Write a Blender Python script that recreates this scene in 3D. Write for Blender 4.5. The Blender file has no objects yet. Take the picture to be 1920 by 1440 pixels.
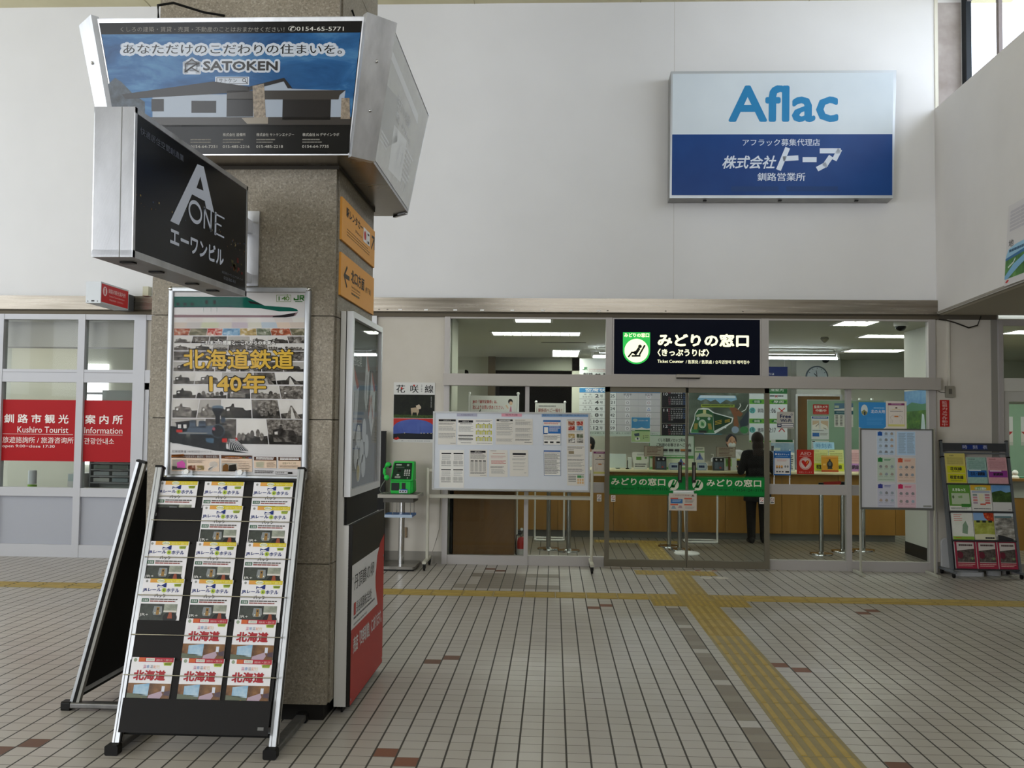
import bpy, math, random
from mathutils import Vector, Matrix
random.seed(11)
SC = bpy.context.scene
COL = SC.collection
V = Vector

# ------------------------------------------------------------------ camera
cd = bpy.data.cameras.new('camera')
cam = bpy.data.objects.new('camera', cd)
COL.objects.link(cam)
_r = V((0.99894, 0.04416, 0.01134)); _w = V((-0.04462, 0.99802, 0.04431))
_r.normalize(); _w.normalize(); _u = _r.cross(_w).normalized(); _r = _w.cross(_u)
cam.matrix_world = Matrix(((_r.x, _u.x, -_w.x, 0), (_r.y, _u.y, -_w.y, 0), (_r.z, _u.z, -_w.z, 1.64), (0, 0, 0, 1)))
cd.sensor_fit = 'HORIZONTAL'; cd.sensor_width = 36.0; cd.lens = 36.0 * 1748.2 / 1920.0
cd.clip_start = 0.05; cd.clip_end = 200
SC.camera = cam

# ------------------------------------------------------------------ world, window light, added rear fill, exposure
wd = bpy.data.worlds.new('sky'); SC.world = wd; wd.use_nodes = True
wd.node_tree.nodes['Background'].inputs[0].default_value = (0.86, 0.93, 1.0, 1)
wd.node_tree.nodes['Background'].inputs[1].default_value = 3.0

def area(name, loc, aim, sx, sy, power, col=(1, 1, 1)):
    l = bpy.data.lights.new(name, 'AREA'); l.shape = 'RECTANGLE'; l.size = sx; l.size_y = sy
    l.energy = power; l.color = col
    o = bpy.data.objects.new(name, l); COL.objects.link(o)
    o.location = loc
    o.rotation_euler = (V(aim) - V(loc)).to_track_quat('-Z', 'Y').to_euler()
    return o

area('clerestory_daylight', (5.15, 7.2, 6.1), (-1.2, 8.6, 3.6), 7.6, 1.25, 95, (0.84, 0.92, 1.0))
area('left_window_daylight', (-11.4, 6.0, 4.1), (0, 9.0, 2.6), 8.5, 3.6, 98, (0.94, 0.965, 1.0))
area('entrance_daylight', (-8.0, -6.2, 2.6), (0.0, 6.0, 2.0), 5.4, 4.4, 430, (0.94, 0.965, 1.0))
area('added_rear_fill', (1.2, -6.45, 5.9), (0.0, 5.0, 1.6), 8.6, 1.3, 150, (0.94, 0.965, 1.0))  # added unseen source high at the rear, brightens faces turned to the camera

SC.view_settings.view_transform = 'Standard'
SC.view_settings.look = 'None'
SC.view_settings.exposure = 0.08
SC.view_settings.gamma = 1.0
SC.view_settings.use_curve_mapping = False
SC.cycles.max_bounces = 7
SC.cycles.diffuse_bounces = 4
SC.cycles.glossy_bounces = 3
SC.cycles.transparent_max_bounces = 16
SC.cycles.sample_clamp_indirect = 4.0
SC.cycles.caustics_reflective = False
SC.cycles.caustics_refractive = False

# ------------------------------------------------------------------ materials
def lin(c):
    c /= 255.0
    return c / 12.92 if c <= 0.04045 else ((c + 0.055) / 1.055) ** 2.4
def rgb(h):
    return (lin(int(h[0:2], 16)), lin(int(h[2:4], 16)), lin(int(h[4:6], 16)), 1)
_M = {}
def base(name):
    m = bpy.data.materials.new(name); m.use_nodes = True
    return m, m.node_tree.nodes, m.node_tree.links, m.node_tree.nodes['Principled BSDF']
def K(h, rough=0.55, metal=0.0, spec=0.18):
    k = (h, rough, metal, spec)
    if k not in _M:
        m, n, l, b = base('paint_' + h)
        b.inputs['Base Color'].default_value = rgb(h)
        b.inputs['Roughness'].default_value = rough
        b.inputs['Metallic'].default_value = metal
        b.inputs['Specular IOR Level'].default_value = spec
        _M[k] = m
    return _M[k]
def EM(h, s):
    k = ('em', h, s)
    if k not in _M:
        m, n, l, b = base('lit_' + h)
        b.inputs['Base Color'].default_value = rgb(h)
        b.inputs['Emission Color'].default_value = rgb(h)
        b.inputs['Emission Strength'].default_value = s
        b.inputs['Roughness'].default_value = 0.4
        _M[k] = m
    return _M[k]
def ramp(n, stops):
    r = n.new('ShaderNodeValToRGB'); e = r.color_ramp.elements
    while len(e) < len(stops): e.new(0.5)
    for i, (p, h) in enumerate(stops):
        e[i].position = p; e[i].color = rgb(h)
    return r
def NZ(name, stops, scale=8, rough=0.6, detail=4, stretch=(1, 1, 1), metal=0.0, bump=0.0, spec=0.18, dist=0.0, nrough=0.6, rvar=0.0):
    """surface whose colour wanders with noise in object space"""
    k = ('nz', name)
    if k in _M: return _M[k]
    m, n, l, b = base(name)
    tc = n.new('ShaderNodeTexCoord'); mp = n.new('ShaderNodeMapping')
    mp.inputs['Scale'].default_value = stretch
    nt = n.new('ShaderNodeTexNoise'); nt.inputs['Scale'].default_value = scale
    nt.inputs['Detail'].default_value = detail; nt.inputs['Roughness'].default_value = nrough
    nt.inputs['Distortion'].default_value = dist
    r = ramp(n, stops)
    l.new(tc.outputs['Object'], mp.inputs[0]); l.new(mp.outputs[0], nt.inputs['Vector'])
    l.new(nt.outputs[0], r.inputs[0]); l.new(r.outputs[0], b.inputs['Base Color'])
    b.inputs['Roughness'].default_value = rough; b.inputs['Metallic'].default_value = metal
    b.inputs['Specular IOR Level'].default_value = spec
    if rvar:
        mr = n.new('ShaderNodeMapRange'); mr.inputs['To Min'].default_value = rough - rvar; mr.inputs['To Max'].default_value = rough + rvar
        l.new(nt.outputs[0], mr.inputs[0]); l.new(mr.outputs[0], b.inputs['Roughness'])
    if bump:
        bp = n.new('ShaderNodeBump'); bp.inputs['Strength'].default_value = bump; bp.inputs['Distance'].default_value = 0.004
        l.new(nt.outputs[0], bp.inputs['Height']); l.new(bp.outputs[0], b.inputs['Normal'])
    _M[k] = m
    return m

WHITE_WALL = NZ('white_wall', [(0.3, 'DBDADB'), (0.7, 'DFDEDF')], 1.3, 0.75, 3)
BEIGE_WALL = NZ('beige_wall', [(0.3, 'C3BCB1'), (0.7, 'CCC6BC')], 1.6, 0.6, 4)
CEIL = NZ('ceiling_board', [(0.3, 'C9C19F'), (0.7, 'D2CBAB')], 2, 0.8, 3)
ALU = NZ('aluminium', [(0.35, 'B4B4B8'), (0.65, 'C2C2C4')], 30, 0.42, 3, (1, 1, 0.05), metal=0.55, spec=0.5)
ALUW = K('C9C9CB', 0.45, 0.25)
STEEL = NZ('brushed_steel', [(0.3, '7A7266'), (0.7, '9C9488')], 4, 0.26, 5, (0.25, 1, 6), metal=0.9, rvar=0.08)
CHROME = K('C4C4C4', 0.14, 1.0)
BRONZE = K('6F695B', 0.45, 0.35)
BLACK = K('151413', 0.5)
BLACKM = K('1B1A19', 0.8)
WHITE = K('E9E8E6', 0.5)
PAPER = K('E4E1DC', 0.75)
STONE = None
def _stone():
    m, n, l, b = base('terrazzo_stone')
    tc = n.new('ShaderNodeTexCoord')
    vo = n.new('ShaderNodeTexVoronoi'); vo.inputs['Scale'].default_value = 95
    nt = n.new('ShaderNodeTexNoise'); nt.inputs['Scale'].default_value = 3.2; nt.inputs['Detail'].default_value = 8
    nf = n.new('ShaderNodeTexNoise'); nf.inputs['Scale'].default_value = 120; nf.inputs['Detail'].default_value = 3
    for t in (vo, nt, nf): l.new(tc.outputs['Object'], t.inputs['Vector'])
    r1 = ramp(n, [(0.3, '797062'), (0.5, '857C6D'), (0.72, '92897A')])
    l.new(nt.outputs[0], r1.inputs[0])
    r2 = ramp(n, [(0.0, '4A4339'), (0.30, '7F7566'), (0.62, '8B8272'), (1.0, 'B5AD9E')])
    l.new(vo.outputs['Color'], r2.inputs[0])
    mx = n.new('ShaderNodeMix'); mx.data_type = 'RGBA'; mx.inputs[0].default_value = 0.42
    l.new(r1.outputs[0], mx.inputs[6]); l.new(r2.outputs[0], mx.inputs[7])
    mx2 = n.new('ShaderNodeMix'); mx2.data_type = 'RGBA'; mx2.blend_type = 'OVERLAY'; mx2.inputs[0].default_value = 0.5
    l.new(mx.outputs[2], mx2.inputs[6]); l.new(nf.outputs[0], mx2.inputs[7])
    l.new(mx2.outputs[2], b.inputs['Base Color'])
    b.inputs['Roughness'].default_value = 0.5; b.inputs['Specular IOR Level'].default_value = 0.3
    return m
STONE = _stone()
def _glass(name, tint=(1, 1, 1, 1), k=0.9):
    m, n, l, b = base(name)
    n.remove(b)
    out = n['Material Output']
    tr = n.new('ShaderNodeBsdfTransparent'); tr.inputs[0].default_value = tint
    gl = n.new('ShaderNodeBsdfGlossy'); gl.inputs['Roughness'].default_value = 0.02
    fr = n.new('ShaderNodeFresnel'); fr.inputs[0].default_value = 1.45
    mu = n.new('ShaderNodeMath'); mu.operation = 'MULTIPLY'; mu.inputs[1].default_value = k
    l.new(fr.outputs[0], mu.inputs[0])
    ge = n.new('ShaderNodeNewGeometry'); iv = n.new('ShaderNodeMath'); iv.operation = 'SUBTRACT'; iv.inputs[0].default_value = 1.0
    l.new(ge.outputs['Backfacing'], iv.inputs[1])          # the far skin of a pane only lets light out
    m2 = n.new('ShaderNodeMath'); m2.operation = 'MULTIPLY'
    l.new(mu.outputs[0], m2.inputs[0]); l.new(iv.outputs[0], m2.inputs[1])
    mx = n.new('ShaderNodeMixShader')
    l.new(m2.outputs[0], mx.inputs[0]); l.new(tr.outputs[0], mx.inputs[1]); l.new(gl.outputs[0], mx.inputs[2])
    l.new(mx.outputs[0], out.inputs[0])
    return m
GLASS = _glass('clear_glass', (0.93, 0.95, 0.93, 1), 0.8)
SMOKE = _glass('smoked_acrylic', (0.25, 0.24, 0.23, 1), 0.9)
def _floor(cols=('9F9890', 'A8A29A', 'AEA8A1', 'B4AEAA', 'A39D96', 'B0AAA2', '5C564E', '38352F'), nm='floor_tiles'):
    m, n, l, b = base(nm)
    ge = n.new('ShaderNodeNewGeometry'); sp = n.new('ShaderNodeSeparateXYZ')
    l.new(ge.outputs['Position'], sp.inputs[0])
    def M(op, a, bb=None, c=None):
        x = n.new('ShaderNodeMath'); x.operation = op
        for i, q in enumerate((a, bb, c)):
            if q is None: continue
            if isinstance(q, (int, float)): x.inputs[i].default_value = q
            else: l.new(q, x.inputs[i])
        return x.outputs[0]
    tx = M('DIVIDE', M('ADD', sp.outputs[0], 0.1593 + 120 * .12), 0.12)
    ty = M('DIVIDE', M('ADD', sp.outputs[1], -4.642 + 120 * .12), 0.12)
    fx = M('FRACT', tx); fy = M('FRACT', ty)
    dx = M('MINIMUM', fx, M('SUBTRACT', 1.0, fx)); dy = M('MINIMUM', fy, M('SUBTRACT', 1.0, fy))
    gx = M('LESS_THAN', dx, 0.041); gy = M('LESS_THAN', dy, 0.02)
    cb = n.new('ShaderNodeCombineXYZ'); l.new(M('FLOOR', tx), cb.inputs[0]); l.new(M('FLOOR', ty), cb.inputs[1])
    wn = n.new('ShaderNodeTexWhiteNoise'); wn.noise_dimensions = '2D'; l.new(cb.outputs[0], wn.inputs['Vector'])
    r = ramp(n, [(0.0, cols[0]), (0.35, cols[1]), (0.8, cols[2]), (1.0, cols[3])])
    l.new(wn.outputs[0], r.inputs[0])
    nt = n.new('ShaderNodeTexNoise'); nt.inputs['Scale'].default_value = 0.9; nt.inputs['Detail'].default_value = 3
    l.new(ge.outputs['Position'], nt.inputs['Vector'])
    rr = ramp(n, [(0.3, cols[4]), (0.7, cols[5])]); l.new(nt.outputs[0], rr.inputs[0])
    m0 = n.new('ShaderNodeMix'); m0.data_type = 'RGBA'; m0.inputs[0].default_value = 0.5
    l.new(r.outputs[0], m0.inputs[6]); l.new(rr.outputs[0], m0.inputs[7])
    m1 = n.new('ShaderNodeMix'); m1.data_type = 'RGBA'; m1.inputs[7].default_value = rgb(cols[6])
    l.new(gy, m1.inputs[0]); l.new(m0.outputs[2], m1.inputs[6])
    m2 = n.new('ShaderNodeMix'); m2.data_type = 'RGBA'; m2.inputs[7].default_value = rgb(cols[7])
    l.new(gx, m2.inputs[0]); l.new(m1.outputs[2], m2.inputs[6])
    l.new(m2.outputs[2], b.inputs['Base Color'])
    g = M('MAXIMUM', gx, gy)
    ro = M('ADD', M('MULTIPLY', g, 0.4), M('ADD', 0.24, M('MULTIPLY', nt.outputs[0], 0.16))); l.new(ro, b.inputs['Roughness'])
    bp = n.new('ShaderNodeBump'); bp.inputs['Distance'].default_value = 0.002; bp.inputs['Strength'].default_value = 0.4
    l.new(M('SUBTRACT', 1.0, g), bp.inputs['Height']); l.new(bp.outputs[0], b.inputs['Normal'])
    b.inputs['Specular IOR Level'].default_value = 0.5
    return m
FLOOR = _floor()
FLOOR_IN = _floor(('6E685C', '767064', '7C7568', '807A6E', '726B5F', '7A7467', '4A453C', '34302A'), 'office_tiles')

# ------------------------------------------------------------------ text outlines (built-in font)
_TX = {}
def glyphs(s, bold=0.0):
    k = (s, bold)
    if k in _TX: return _TX[k]
    cu = bpy.data.curves.new('t', 'FONT'); cu.body = s; cu.size = 1; cu.resolution_u = 2
    cu.offset = bold; cu.fill_mode = 'FRONT'; cu.dimensions = '2D'
    ob = bpy.data.objects.new('t', cu); COL.objects.link(ob)
    me = ob.evaluated_get(bpy.context.evaluated_depsgraph_get()).to_mesh()
    vs = [(v.co.x, v.co.y) for v in me.vertices]; fs = [tuple(p.vertices) for p in me.polygons]
    ob.evaluated_get(bpy.context.evaluated_depsgraph_get()).to_mesh_clear()
    bpy.data.objects.remove(ob); bpy.data.curves.remove(cu)
    if vs:
        x0 = min(v[0] for v in vs); x1 = max(v[0] for v in vs); y0 = min(v[1] for v in vs); y1 = max(v[1] for v in vs)
    else: x0 = y0 = 0; x1 = y1 = 1
    # normalised: 0..1 from left, 0..1 from top
    q = [((v[0] - x0) / max(1e-6, x1 - x0), (y1 - v[1]) / max(1e-6, y1 - y0)) for v in vs]
    _TX[k] = (q, fs)
    return _TX[k]

# ------------------------------------------------------------------ mesh builder (world coordinates; build() makes ONE object)
class MB:
    def __init__(s): s.v = []; s.f = []; s.fm = []; s.ms = []; s.sm = []; s.X = None
    def mi(s, m):
        if m not in s.ms: s.ms.append(m)
        return s.ms.index(m)
    def add(s, vs, fs, m, smooth=False):
        b = len(s.v); i = s.mi(m)
        if s.X is not None: vs = [s.X @ V(q) for q in vs]
        s.v += [tuple(q) for q in vs]
        for f in fs:
            s.f.append(tuple(b + q for q in f)); s.fm.append(i); s.sm.append(smooth)
        return s
    def quad(s, a, b, c, d, m): return s.add([a, b, c, d], [(0, 1, 2, 3)], m)
    def box(s, x0, y0, z0, x1, y1, z1, m):
        vs = [(x, y, z) for z in (z0, z1) for y in (y0, y1) for x in (x0, x1)]
        return s.add(vs, [(0, 2, 3, 1), (4, 5, 7, 6), (0, 1, 5, 4), (2, 6, 7, 3), (0, 4, 6, 2), (1, 3, 7, 5)], m)
    def hexa(s, lo, hi, m):
        """solid between two 4-corner rings"""
        return s.add(list(lo) + list(hi), [(3, 2, 1, 0), (4, 5, 6, 7), (0, 1, 5, 4), (1, 2, 6, 5), (2, 3, 7, 6), (3, 0, 4, 7)], m)
    def rbox(s, x0, y0, z0, x1, y1, z1, m, r=0.01, ax='z', seg=4):
        """box with rounded edges along one axis"""
        pts = []
        A = {'z': (x0, y0, x1, y1), 'y': (x0, z0, x1, z1), 'x': (y0, z0, y1, z1)}[ax]
        for cx, cy, a0 in ((A[2] - r, A[3] - r, 0), (A[0] + r, A[3] - r, 90), (A[0] + r, A[1] + r, 180), (A[2] - r, A[1] + r, 270)):
            for k in range(seg + 1):
                a = math.radians(a0 + 90 * k / seg); pts.append((cx + r * math.cos(a), cy + r * math.sin(a)))
        n = len(pts); lo, hi = {'z': (z0, z1), 'y': (y0, y1), 'x': (x0, x1)}[ax]
        put = {'z': lambda p, h: (p[0], p[1], h), 'y': lambda p, h: (p[0], h, p[1]), 'x': lambda p, h: (h, p[0], p[1])}[ax]
        vs = [put(p, lo) for p in pts] + [put(p, hi) for p in pts]
        fs = [tuple(range(n)), tuple(range(2 * n - 1, n - 1, -1))] + [(i, (i + 1) % n, n + (i + 1) % n, n + i) for i in range(n)]
        return s.add(vs, fs, m)
    def tube(s, pts, r, m, seg=10, closed=False, r1=None):
        pts = [V(p) for p in pts]; n = len(pts); rings = []; vs = []
        for i, p in enumerate(pts):
            a = pts[i - 1] if (i or closed) else p; b = pts[(i + 1) % n] if (i < n - 1 or closed) else p
            t = (b - a).normalized()
            h = V((0, 0, 1)) if abs(t.z) < 0.9 else V((0, 1, 0))
            e = t.cross(h).normalized(); g = t.cross(e).normalized()
            rr = r if r1 is None else r + (r1 - r) * i / max(1, n - 1)
            for k in range(seg):
                q = 2 * math.pi * k / seg
                vs.append(p + e * (rr * math.cos(q)) + g * (rr * math.sin(q)))
        fs = []
        for i in range(n if closed else n - 1):
            j = (i + 1) % n
            for k in range(seg):
                k2 = (k + 1) % seg
                fs.append((i * seg + k, i * seg + k2, j * seg + k2, j * seg + k))
        if not closed:
            fs.append(tuple(range(seg - 1, -1, -1))); fs.append(tuple((n - 1) * seg + k for k in range(seg)))
        return s.add(vs, fs, m, True)
    def lathe(s, c, prof, m, seg=24, ax='z'):
        c = V(c); vs = []; n = len(prof)
        put = {'z': lambda r, h, q: V((r * math.cos(q), r * math.sin(q), h)),
               'y': lambda r, h, q: V((r * math.cos(q), h, r * math.sin(q))),
               'x': lambda r, h, q: V((h, r * math.cos(q), r * math.sin(q)))}[ax]
        for r, h in prof:
            for k in range(seg): vs.append(c + put(max(r, 1e-5), h, 2 * math.pi * k / seg))
        fs = [(i * seg + k, i * seg + (k + 1) % seg, (i + 1) * seg + (k + 1) % seg, (i + 1) * seg + k) for i in range(n - 1) for k in range(seg)]
        fs += [tuple(range(seg - 1, -1, -1)), tuple((n - 1) * seg + k for k in range(seg))]
        return s.add(vs, fs, m, True)
    def ball(s, c, rx, ry, rz, m, seg=14, rings=9):
        prof = []; vs = []; c = V(c)
        for i in range(rings + 1):
            a = math.pi * i / rings - math.pi / 2
            for k in range(seg):
                q = 2 * math.pi * k / seg
                vs.append(c + V((rx * math.cos(a) * math.cos(q), ry * math.cos(a) * math.sin(q), rz * math.sin(a))))
        fs = [(i * seg + k, i * seg + (k + 1) % seg, (i + 1) * seg + (k + 1) % seg, (i + 1) * seg + k) for i in range(rings) for k in range(seg)]
        return s.add(vs, fs, m, True)
    def prism(s, pts, d, m):
        """polygon (3-D points, planar) pushed along vector d"""
        n = len(pts); d = V(d)
        vs = [V(p) for p in pts] + [V(p) + d for p in pts]
        fs = [tuple(range(n)), tuple(range(2 * n - 1, n - 1, -1))] + [(i, (i + 1) % n, n + (i + 1) % n, n + i) for i in range(n)]
        return s.add(vs, fs, m)
    def build(s, name, parent=None, origin=None, bevel=0.0):
        if origin is None:
            if parent is not None: origin = parent['_o']
            else:
                xs = [q[0] for q in s.v]; ys = [q[1] for q in s.v]; zs = [q[2] for q in s.v]
                origin = ((min(xs) + max(xs)) / 2, (min(ys) + max(ys)) / 2, min(zs))
        o = V(origin)
        me = bpy.data.meshes.new(name)
        me.from_pydata([tuple(V(q) - o) for q in s.v], [], s.f)
        for m in s.ms: me.materials.append(m)
        me.polygons.foreach_set('material_index', s.fm)
        me.polygons.foreach_set('use_smooth', s.sm)
        me.update()
        ob = bpy.data.objects.new(name, me); COL.objects.link(ob)
        if any(s.sm):
            try: me.set_sharp_from_angle(angle=math.radians(40))
            except Exception: pass
        if bevel:
            b = ob.modifiers.new('bevel', 'BEVEL'); b.width = bevel; b.segments = 2; b.limit_method = 'ANGLE'; b.angle_limit = math.radians(50)
        if parent is not None:
            ob.parent = parent
            ob.location = o - V(parent['_o'])
        else: ob.location = o
        _ORG[ob.name] = tuple(o)
        return ob
_ORG = {}
class Root(dict): pass
def tag(o, label, cat, group=None, kind=None):
    o['label'] = label; o['category'] = cat
    if group: o['group'] = group
    if kind: o['kind'] = kind
    return o
def struct(o, label=None):
    o['kind'] = 'structure'
    if label: o['label'] = label
    return o
def thing(name, label, cat, loc, group=None, kind=None):
    o = bpy.data.objects.new(name, None); COL.objects.link(o); o.empty_display_size = 0.1
    o.location = loc; o['_o'] = tuple(loc)
    o['label'] = label
    if cat: o['category'] = cat
    if group: o['group'] = group
    if kind: o['kind'] = kind
    return o
def kids(o): return [c for c in COL.objects if c.parent == o]
def dup(root, delta, label, group=None, cat=None):
    """a copy of a thing with copies of its parts and sub-parts, moved by delta"""
    r = root.copy(); COL.objects.link(r); r.location = V(root.location) + V(delta); r['label'] = label
    if '_o' in r: r['_o'] = tuple(r.location)
    if group: r['group'] = group
    for ch in list(root.children):
        c = ch.copy(); COL.objects.link(c); c.parent = r
        for g in ch.children:
            d = g.copy(); COL.objects.link(d); d.parent = c
    return r
def sub(mb, name, part, **kw):
    """mesh child of a mesh part (sub-part); both built in world coordinates"""
    og = _ORG[part.name]
    ob = mb.build(name, None, origin=og, **kw)
    ob.parent = part; ob.location = (0, 0, 0)
    return ob

class Sheet:
    """flat print area: box coordinates (x right, y down) mapped onto a rectangle in space"""
    def __init__(s, mb, o, u, v, W, H, box=(0, 0, 1, 1), L=1):
        s.mb = mb; s.o = V(o); s.u = V(u).normalized(); s.v = V(v).normalized(); s.W = W; s.H = H; s.b = box
        s.n = s.v.cross(s.u).normalized(); s.L0 = L
    def pt(s, x, y, L=1):
        b = s.b
        return s.o + s.u * (s.W * (x - b[0]) / (b[2] - b[0])) + s.v * (s.H * (y - b[1]) / (b[3] - b[1])) + s.n * (0.0005 * (L + s.L0 - 1))
    def poly(s, pts, m, L=1):
        s.mb.add([s.pt(x, y, L) for x, y in pts], [tuple(range(len(pts) - 1, -1, -1))], m); return s
    def rect(s, x0, y0, x1, y1, m, L=1): return s.poly([(x0, y0), (x1, y0), (x1, y1), (x0, y1)], m, L)
    def ell(s, cx, cy, rx, ry, m, L=1, n=28, a0=0, a1=360):
        pts = [(cx + rx * math.cos(math.radians(a0 + (a1 - a0) * k / n)), cy + ry * math.sin(math.radians(a0 + (a1 - a0) * k / n))) for k in range(n + (0 if a1 - a0 >= 360 else 1))]
        return s.poly(pts, m, L)
    def ring(s, cx, cy, rx, ry, w, m, L=1, n=28):
        b = s.b; wx = w; wy = w * (s.W / (b[2] - b[0])) / (s.H / (b[3] - b[1]))
        for k in range(n):
            a = 2 * math.pi * k / n; c = 2 * math.pi * (k + 1) / n
            s.poly([(cx + rx * math.cos(a), cy + ry * math.sin(a)), (cx + rx * math.cos(c), cy + ry * math.sin(c)),
                    (cx + (rx - wx) * math.cos(c), cy + (ry - wy) * math.sin(c)), (cx + (rx - wx) * math.cos(a), cy + (ry - wy) * math.sin(a))], m, L)
        return s
    def stroke(s, pts, w, m, L=1):
        """polyline of width w (in box-x units, isotropic on the sheet)"""
        b = s.b; kx = s.W / (b[2] - b[0]); ky = s.H / (b[3] - b[1])
        for (x0, y0), (x1, y1) in zip(pts, pts[1:]):
            d = V(((x1 - x0) * kx, (y1 - y0) * ky)); ln = d.length or 1e-9; d /= ln
            px, py = -d.y * w * 0.5, d.x * w * 0.5 * kx / ky
            ex, ey = d.x * w * 0.35, d.y * w * 0.35 * kx / ky
            s.poly([(x0 - ex + px, y0 - ey + py), (x1 + ex + px, y1 + ey + py), (x1 + ex - px, y1 + ey - py), (x0 - ex - px, y0 - ey - py)], m, L)
        return s
    def frame(s, x0, y0, x1, y1, w, m, L=1):
        b = s.b; wy = w * (s.W / (b[2] - b[0])) / (s.H / (b[3] - b[1]))
        s.rect(x0, y0, x1, y0 + wy, m, L); s.rect(x0, y1 - wy, x1, y1, m, L)
        s.rect(x0, y0 + wy, x0 + w, y1 - wy, m, L); s.rect(x1 - w, y0 + wy, x1, y1 - wy, m, L); return s
    def text(s, x0, y0, x1, y1, t, m, L=2, bold=0.0, shear=0.0):
        q, fs = glyphs(t)
        b = s.b; k = (s.W / (b[2] - b[0])) / (s.H / (b[3] - b[1]))
        dy = bold * abs(y1 - y0); dx = dy / k
        if bold <= 0.004: offs = [(0, 0)]; dx = dy = 0
        elif bold >= 0.1: offs = [(r * math.cos(q * .5236), r * math.sin(q * .5236)) for r in (1, .72, .4) for q in range(12)]
        elif bold < 0.02: offs = [(-1, 0), (1, 0), (0, 0)]
        else: offs = [(0, 0), (-1, 0), (1, 0), (0, -1), (0, 1), (-.7, -.7), (.7, -.7), (-.7, .7), (.7, .7)]
        X0, X9, Y0, Y9 = x0 + dx, x1 - dx, y0 + dy, y1 - dy
        for i, (ox, oy) in enumerate(offs):
            s.mb.add([s.pt(X0 + (X9 - X0) * (a + shear * (1 - c)) + ox * dx, Y0 + (Y9 - Y0) * c + oy * dy, L + (.08 if bold < .1 else .02) * i) for a, c in q], fs, m)
        return s
    def halo(s, x0, y0, x1, y1, t, m, L=2, bold=0.05):
        return s.text(x0, y0, x1, y1, t, m, L, bold)
    def vtext(s, x0, y0, x1, y1, t, m, L=2, bold=0.0):
        n = len(t); h = (y1 - y0) / n
        for i, c in enumerate(t):
            if c == 'ー': s.rect((x0 + x1) / 2 - (x1 - x0) * .07, y0 + i * h + h * .1, (x0 + x1) / 2 + (x1 - x0) * .07, y0 + i * h + h * .85, m, L)
            else: s.text(x0, y0 + i * h, x1, y0 + i * h + h * 0.88, c, m, L, bold)
        return s
    def lines(s, x0, y0, x1, y1, n, m, L=2, fill=0.45, seed=1, words=5, ragged=0.25):
        R = random.Random(seed); h = (y1 - y0) / n
        for i in range(n):
            xe = x1 - (x1 - x0) * ragged * R.random() ** 2; x = x0
            while x < xe:
                w = (x1 - x0) * (0.5 + R.random()) / words; e = min(x + w, xe)
                s.rect(x, y0 + i * h, e, y0 + i * h + h * fill, m, L)
                x = e + (x1 - x0) * 0.012
        return s
    def grid(s, x0, y0, x1, y1, nx, ny, w, m, L=2):
        b = s.b; wy = w * (s.W / (b[2] - b[0])) / (s.H / (b[3] - b[1]))
        for i in range(nx + 1):
            x = x0 + (x1 - x0) * i / nx; s.rect(x - w / 2, y0, x + w / 2, y1, m, L)
        for j in range(ny + 1):
            y = y0 + (y1 - y0) * j / ny; s.rect(x0, y - wy / 2, x1, y + wy / 2, m, L)
        return s
X1, Z1 = V((1, 0, 0)), V((0, 0, -1))
PAL_GREY = [NZ('old_photo_%d' % i, [(0.30, a), (0.48, b2), (0.60, c2)], sc, 0.6, 6, (1, 1, 1.4), dist=0.6) for i, (a, b2, c2, sc) in enumerate(
    [('262422', '77736D', 'D8D5D0', 26), ('33302D', '8B8780', 'C9C5BF', 34), ('1E1C1B', '5C5853', 'BDB9B3', 22), ('4A4641', 'A39E97', 'DDDAD5', 40), ('2B2926', '6A655F', 'E6E3DF', 30)])]
import numpy as _np
def _hom(src):
    A = []; b = []
    for (x, y), (p, q) in zip(src, ((0, 0), (1, 0), (1, 1), (0, 1))):
        A.append([x, y, 1, 0, 0, 0, -p * x, -p * y]); b.append(p)
        A.append([0, 0, 0, x, y, 1, -q * x, -q * y]); b.append(q)
    h = _np.linalg.solve(_np.array(A, float), _np.array(b, float))
    return list(h) + [1.0]
class Quad(Sheet):
    """print area on a four-cornered face (TL, TR, BR, BL), addressed in the units of src"""
    def __init__(s, mb, tl, tr, br, bl, src=((0, 0), (1, 0), (1, 1), (0, 1)), L=1):
        s.mb = mb; s.c = [V(q) for q in (tl, tr, br, bl)]; s.h = _hom(src); s.L0 = L
        s.W = ((s.c[1] - s.c[0]).length + (s.c[2] - s.c[3]).length) / 2; s.H = ((s.c[3] - s.c[0]).length + (s.c[2] - s.c[1]).length) / 2
        s.n = (s.c[3] - s.c[0]).cross(s.c[1] - s.c[0]).normalized()
        xs = [q[0] for q in src]; ys = [q[1] for q in src]
        s.b = (0, 0, (abs(src[1][0] - src[0][0]) + abs(src[2][0] - src[3][0])) / 2, (abs(src[3][1] - src[0][1]) + abs(src[2][1] - src[1][1])) / 2)
    def pt(s, x, y, L=1):
        h = s.h; w = h[6] * x + h[7] * y + 1
        p = (h[0] * x + h[1] * y + h[2]) / w; q = (h[3] * x + h[4] * y + h[5]) / w
        a, b, c, d = s.c
        return a * (1 - p) * (1 - q) + b * p * (1 - q) + c * p * q + d * (1 - p) * q + s.n * (0.0005 * (L + s.L0 - 1))
BROWN_TILES = [(-6, 0), (-5, -1), (-6, 15), (-5, 16), (-4, 49), (-5, 50), (4, 32), (5, 33), (14, 16), (15, 15), (15, 0), (25, 33), (24, 32), (-21, 0), (-22, -1)]
TAC_X = 1.235
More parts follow.
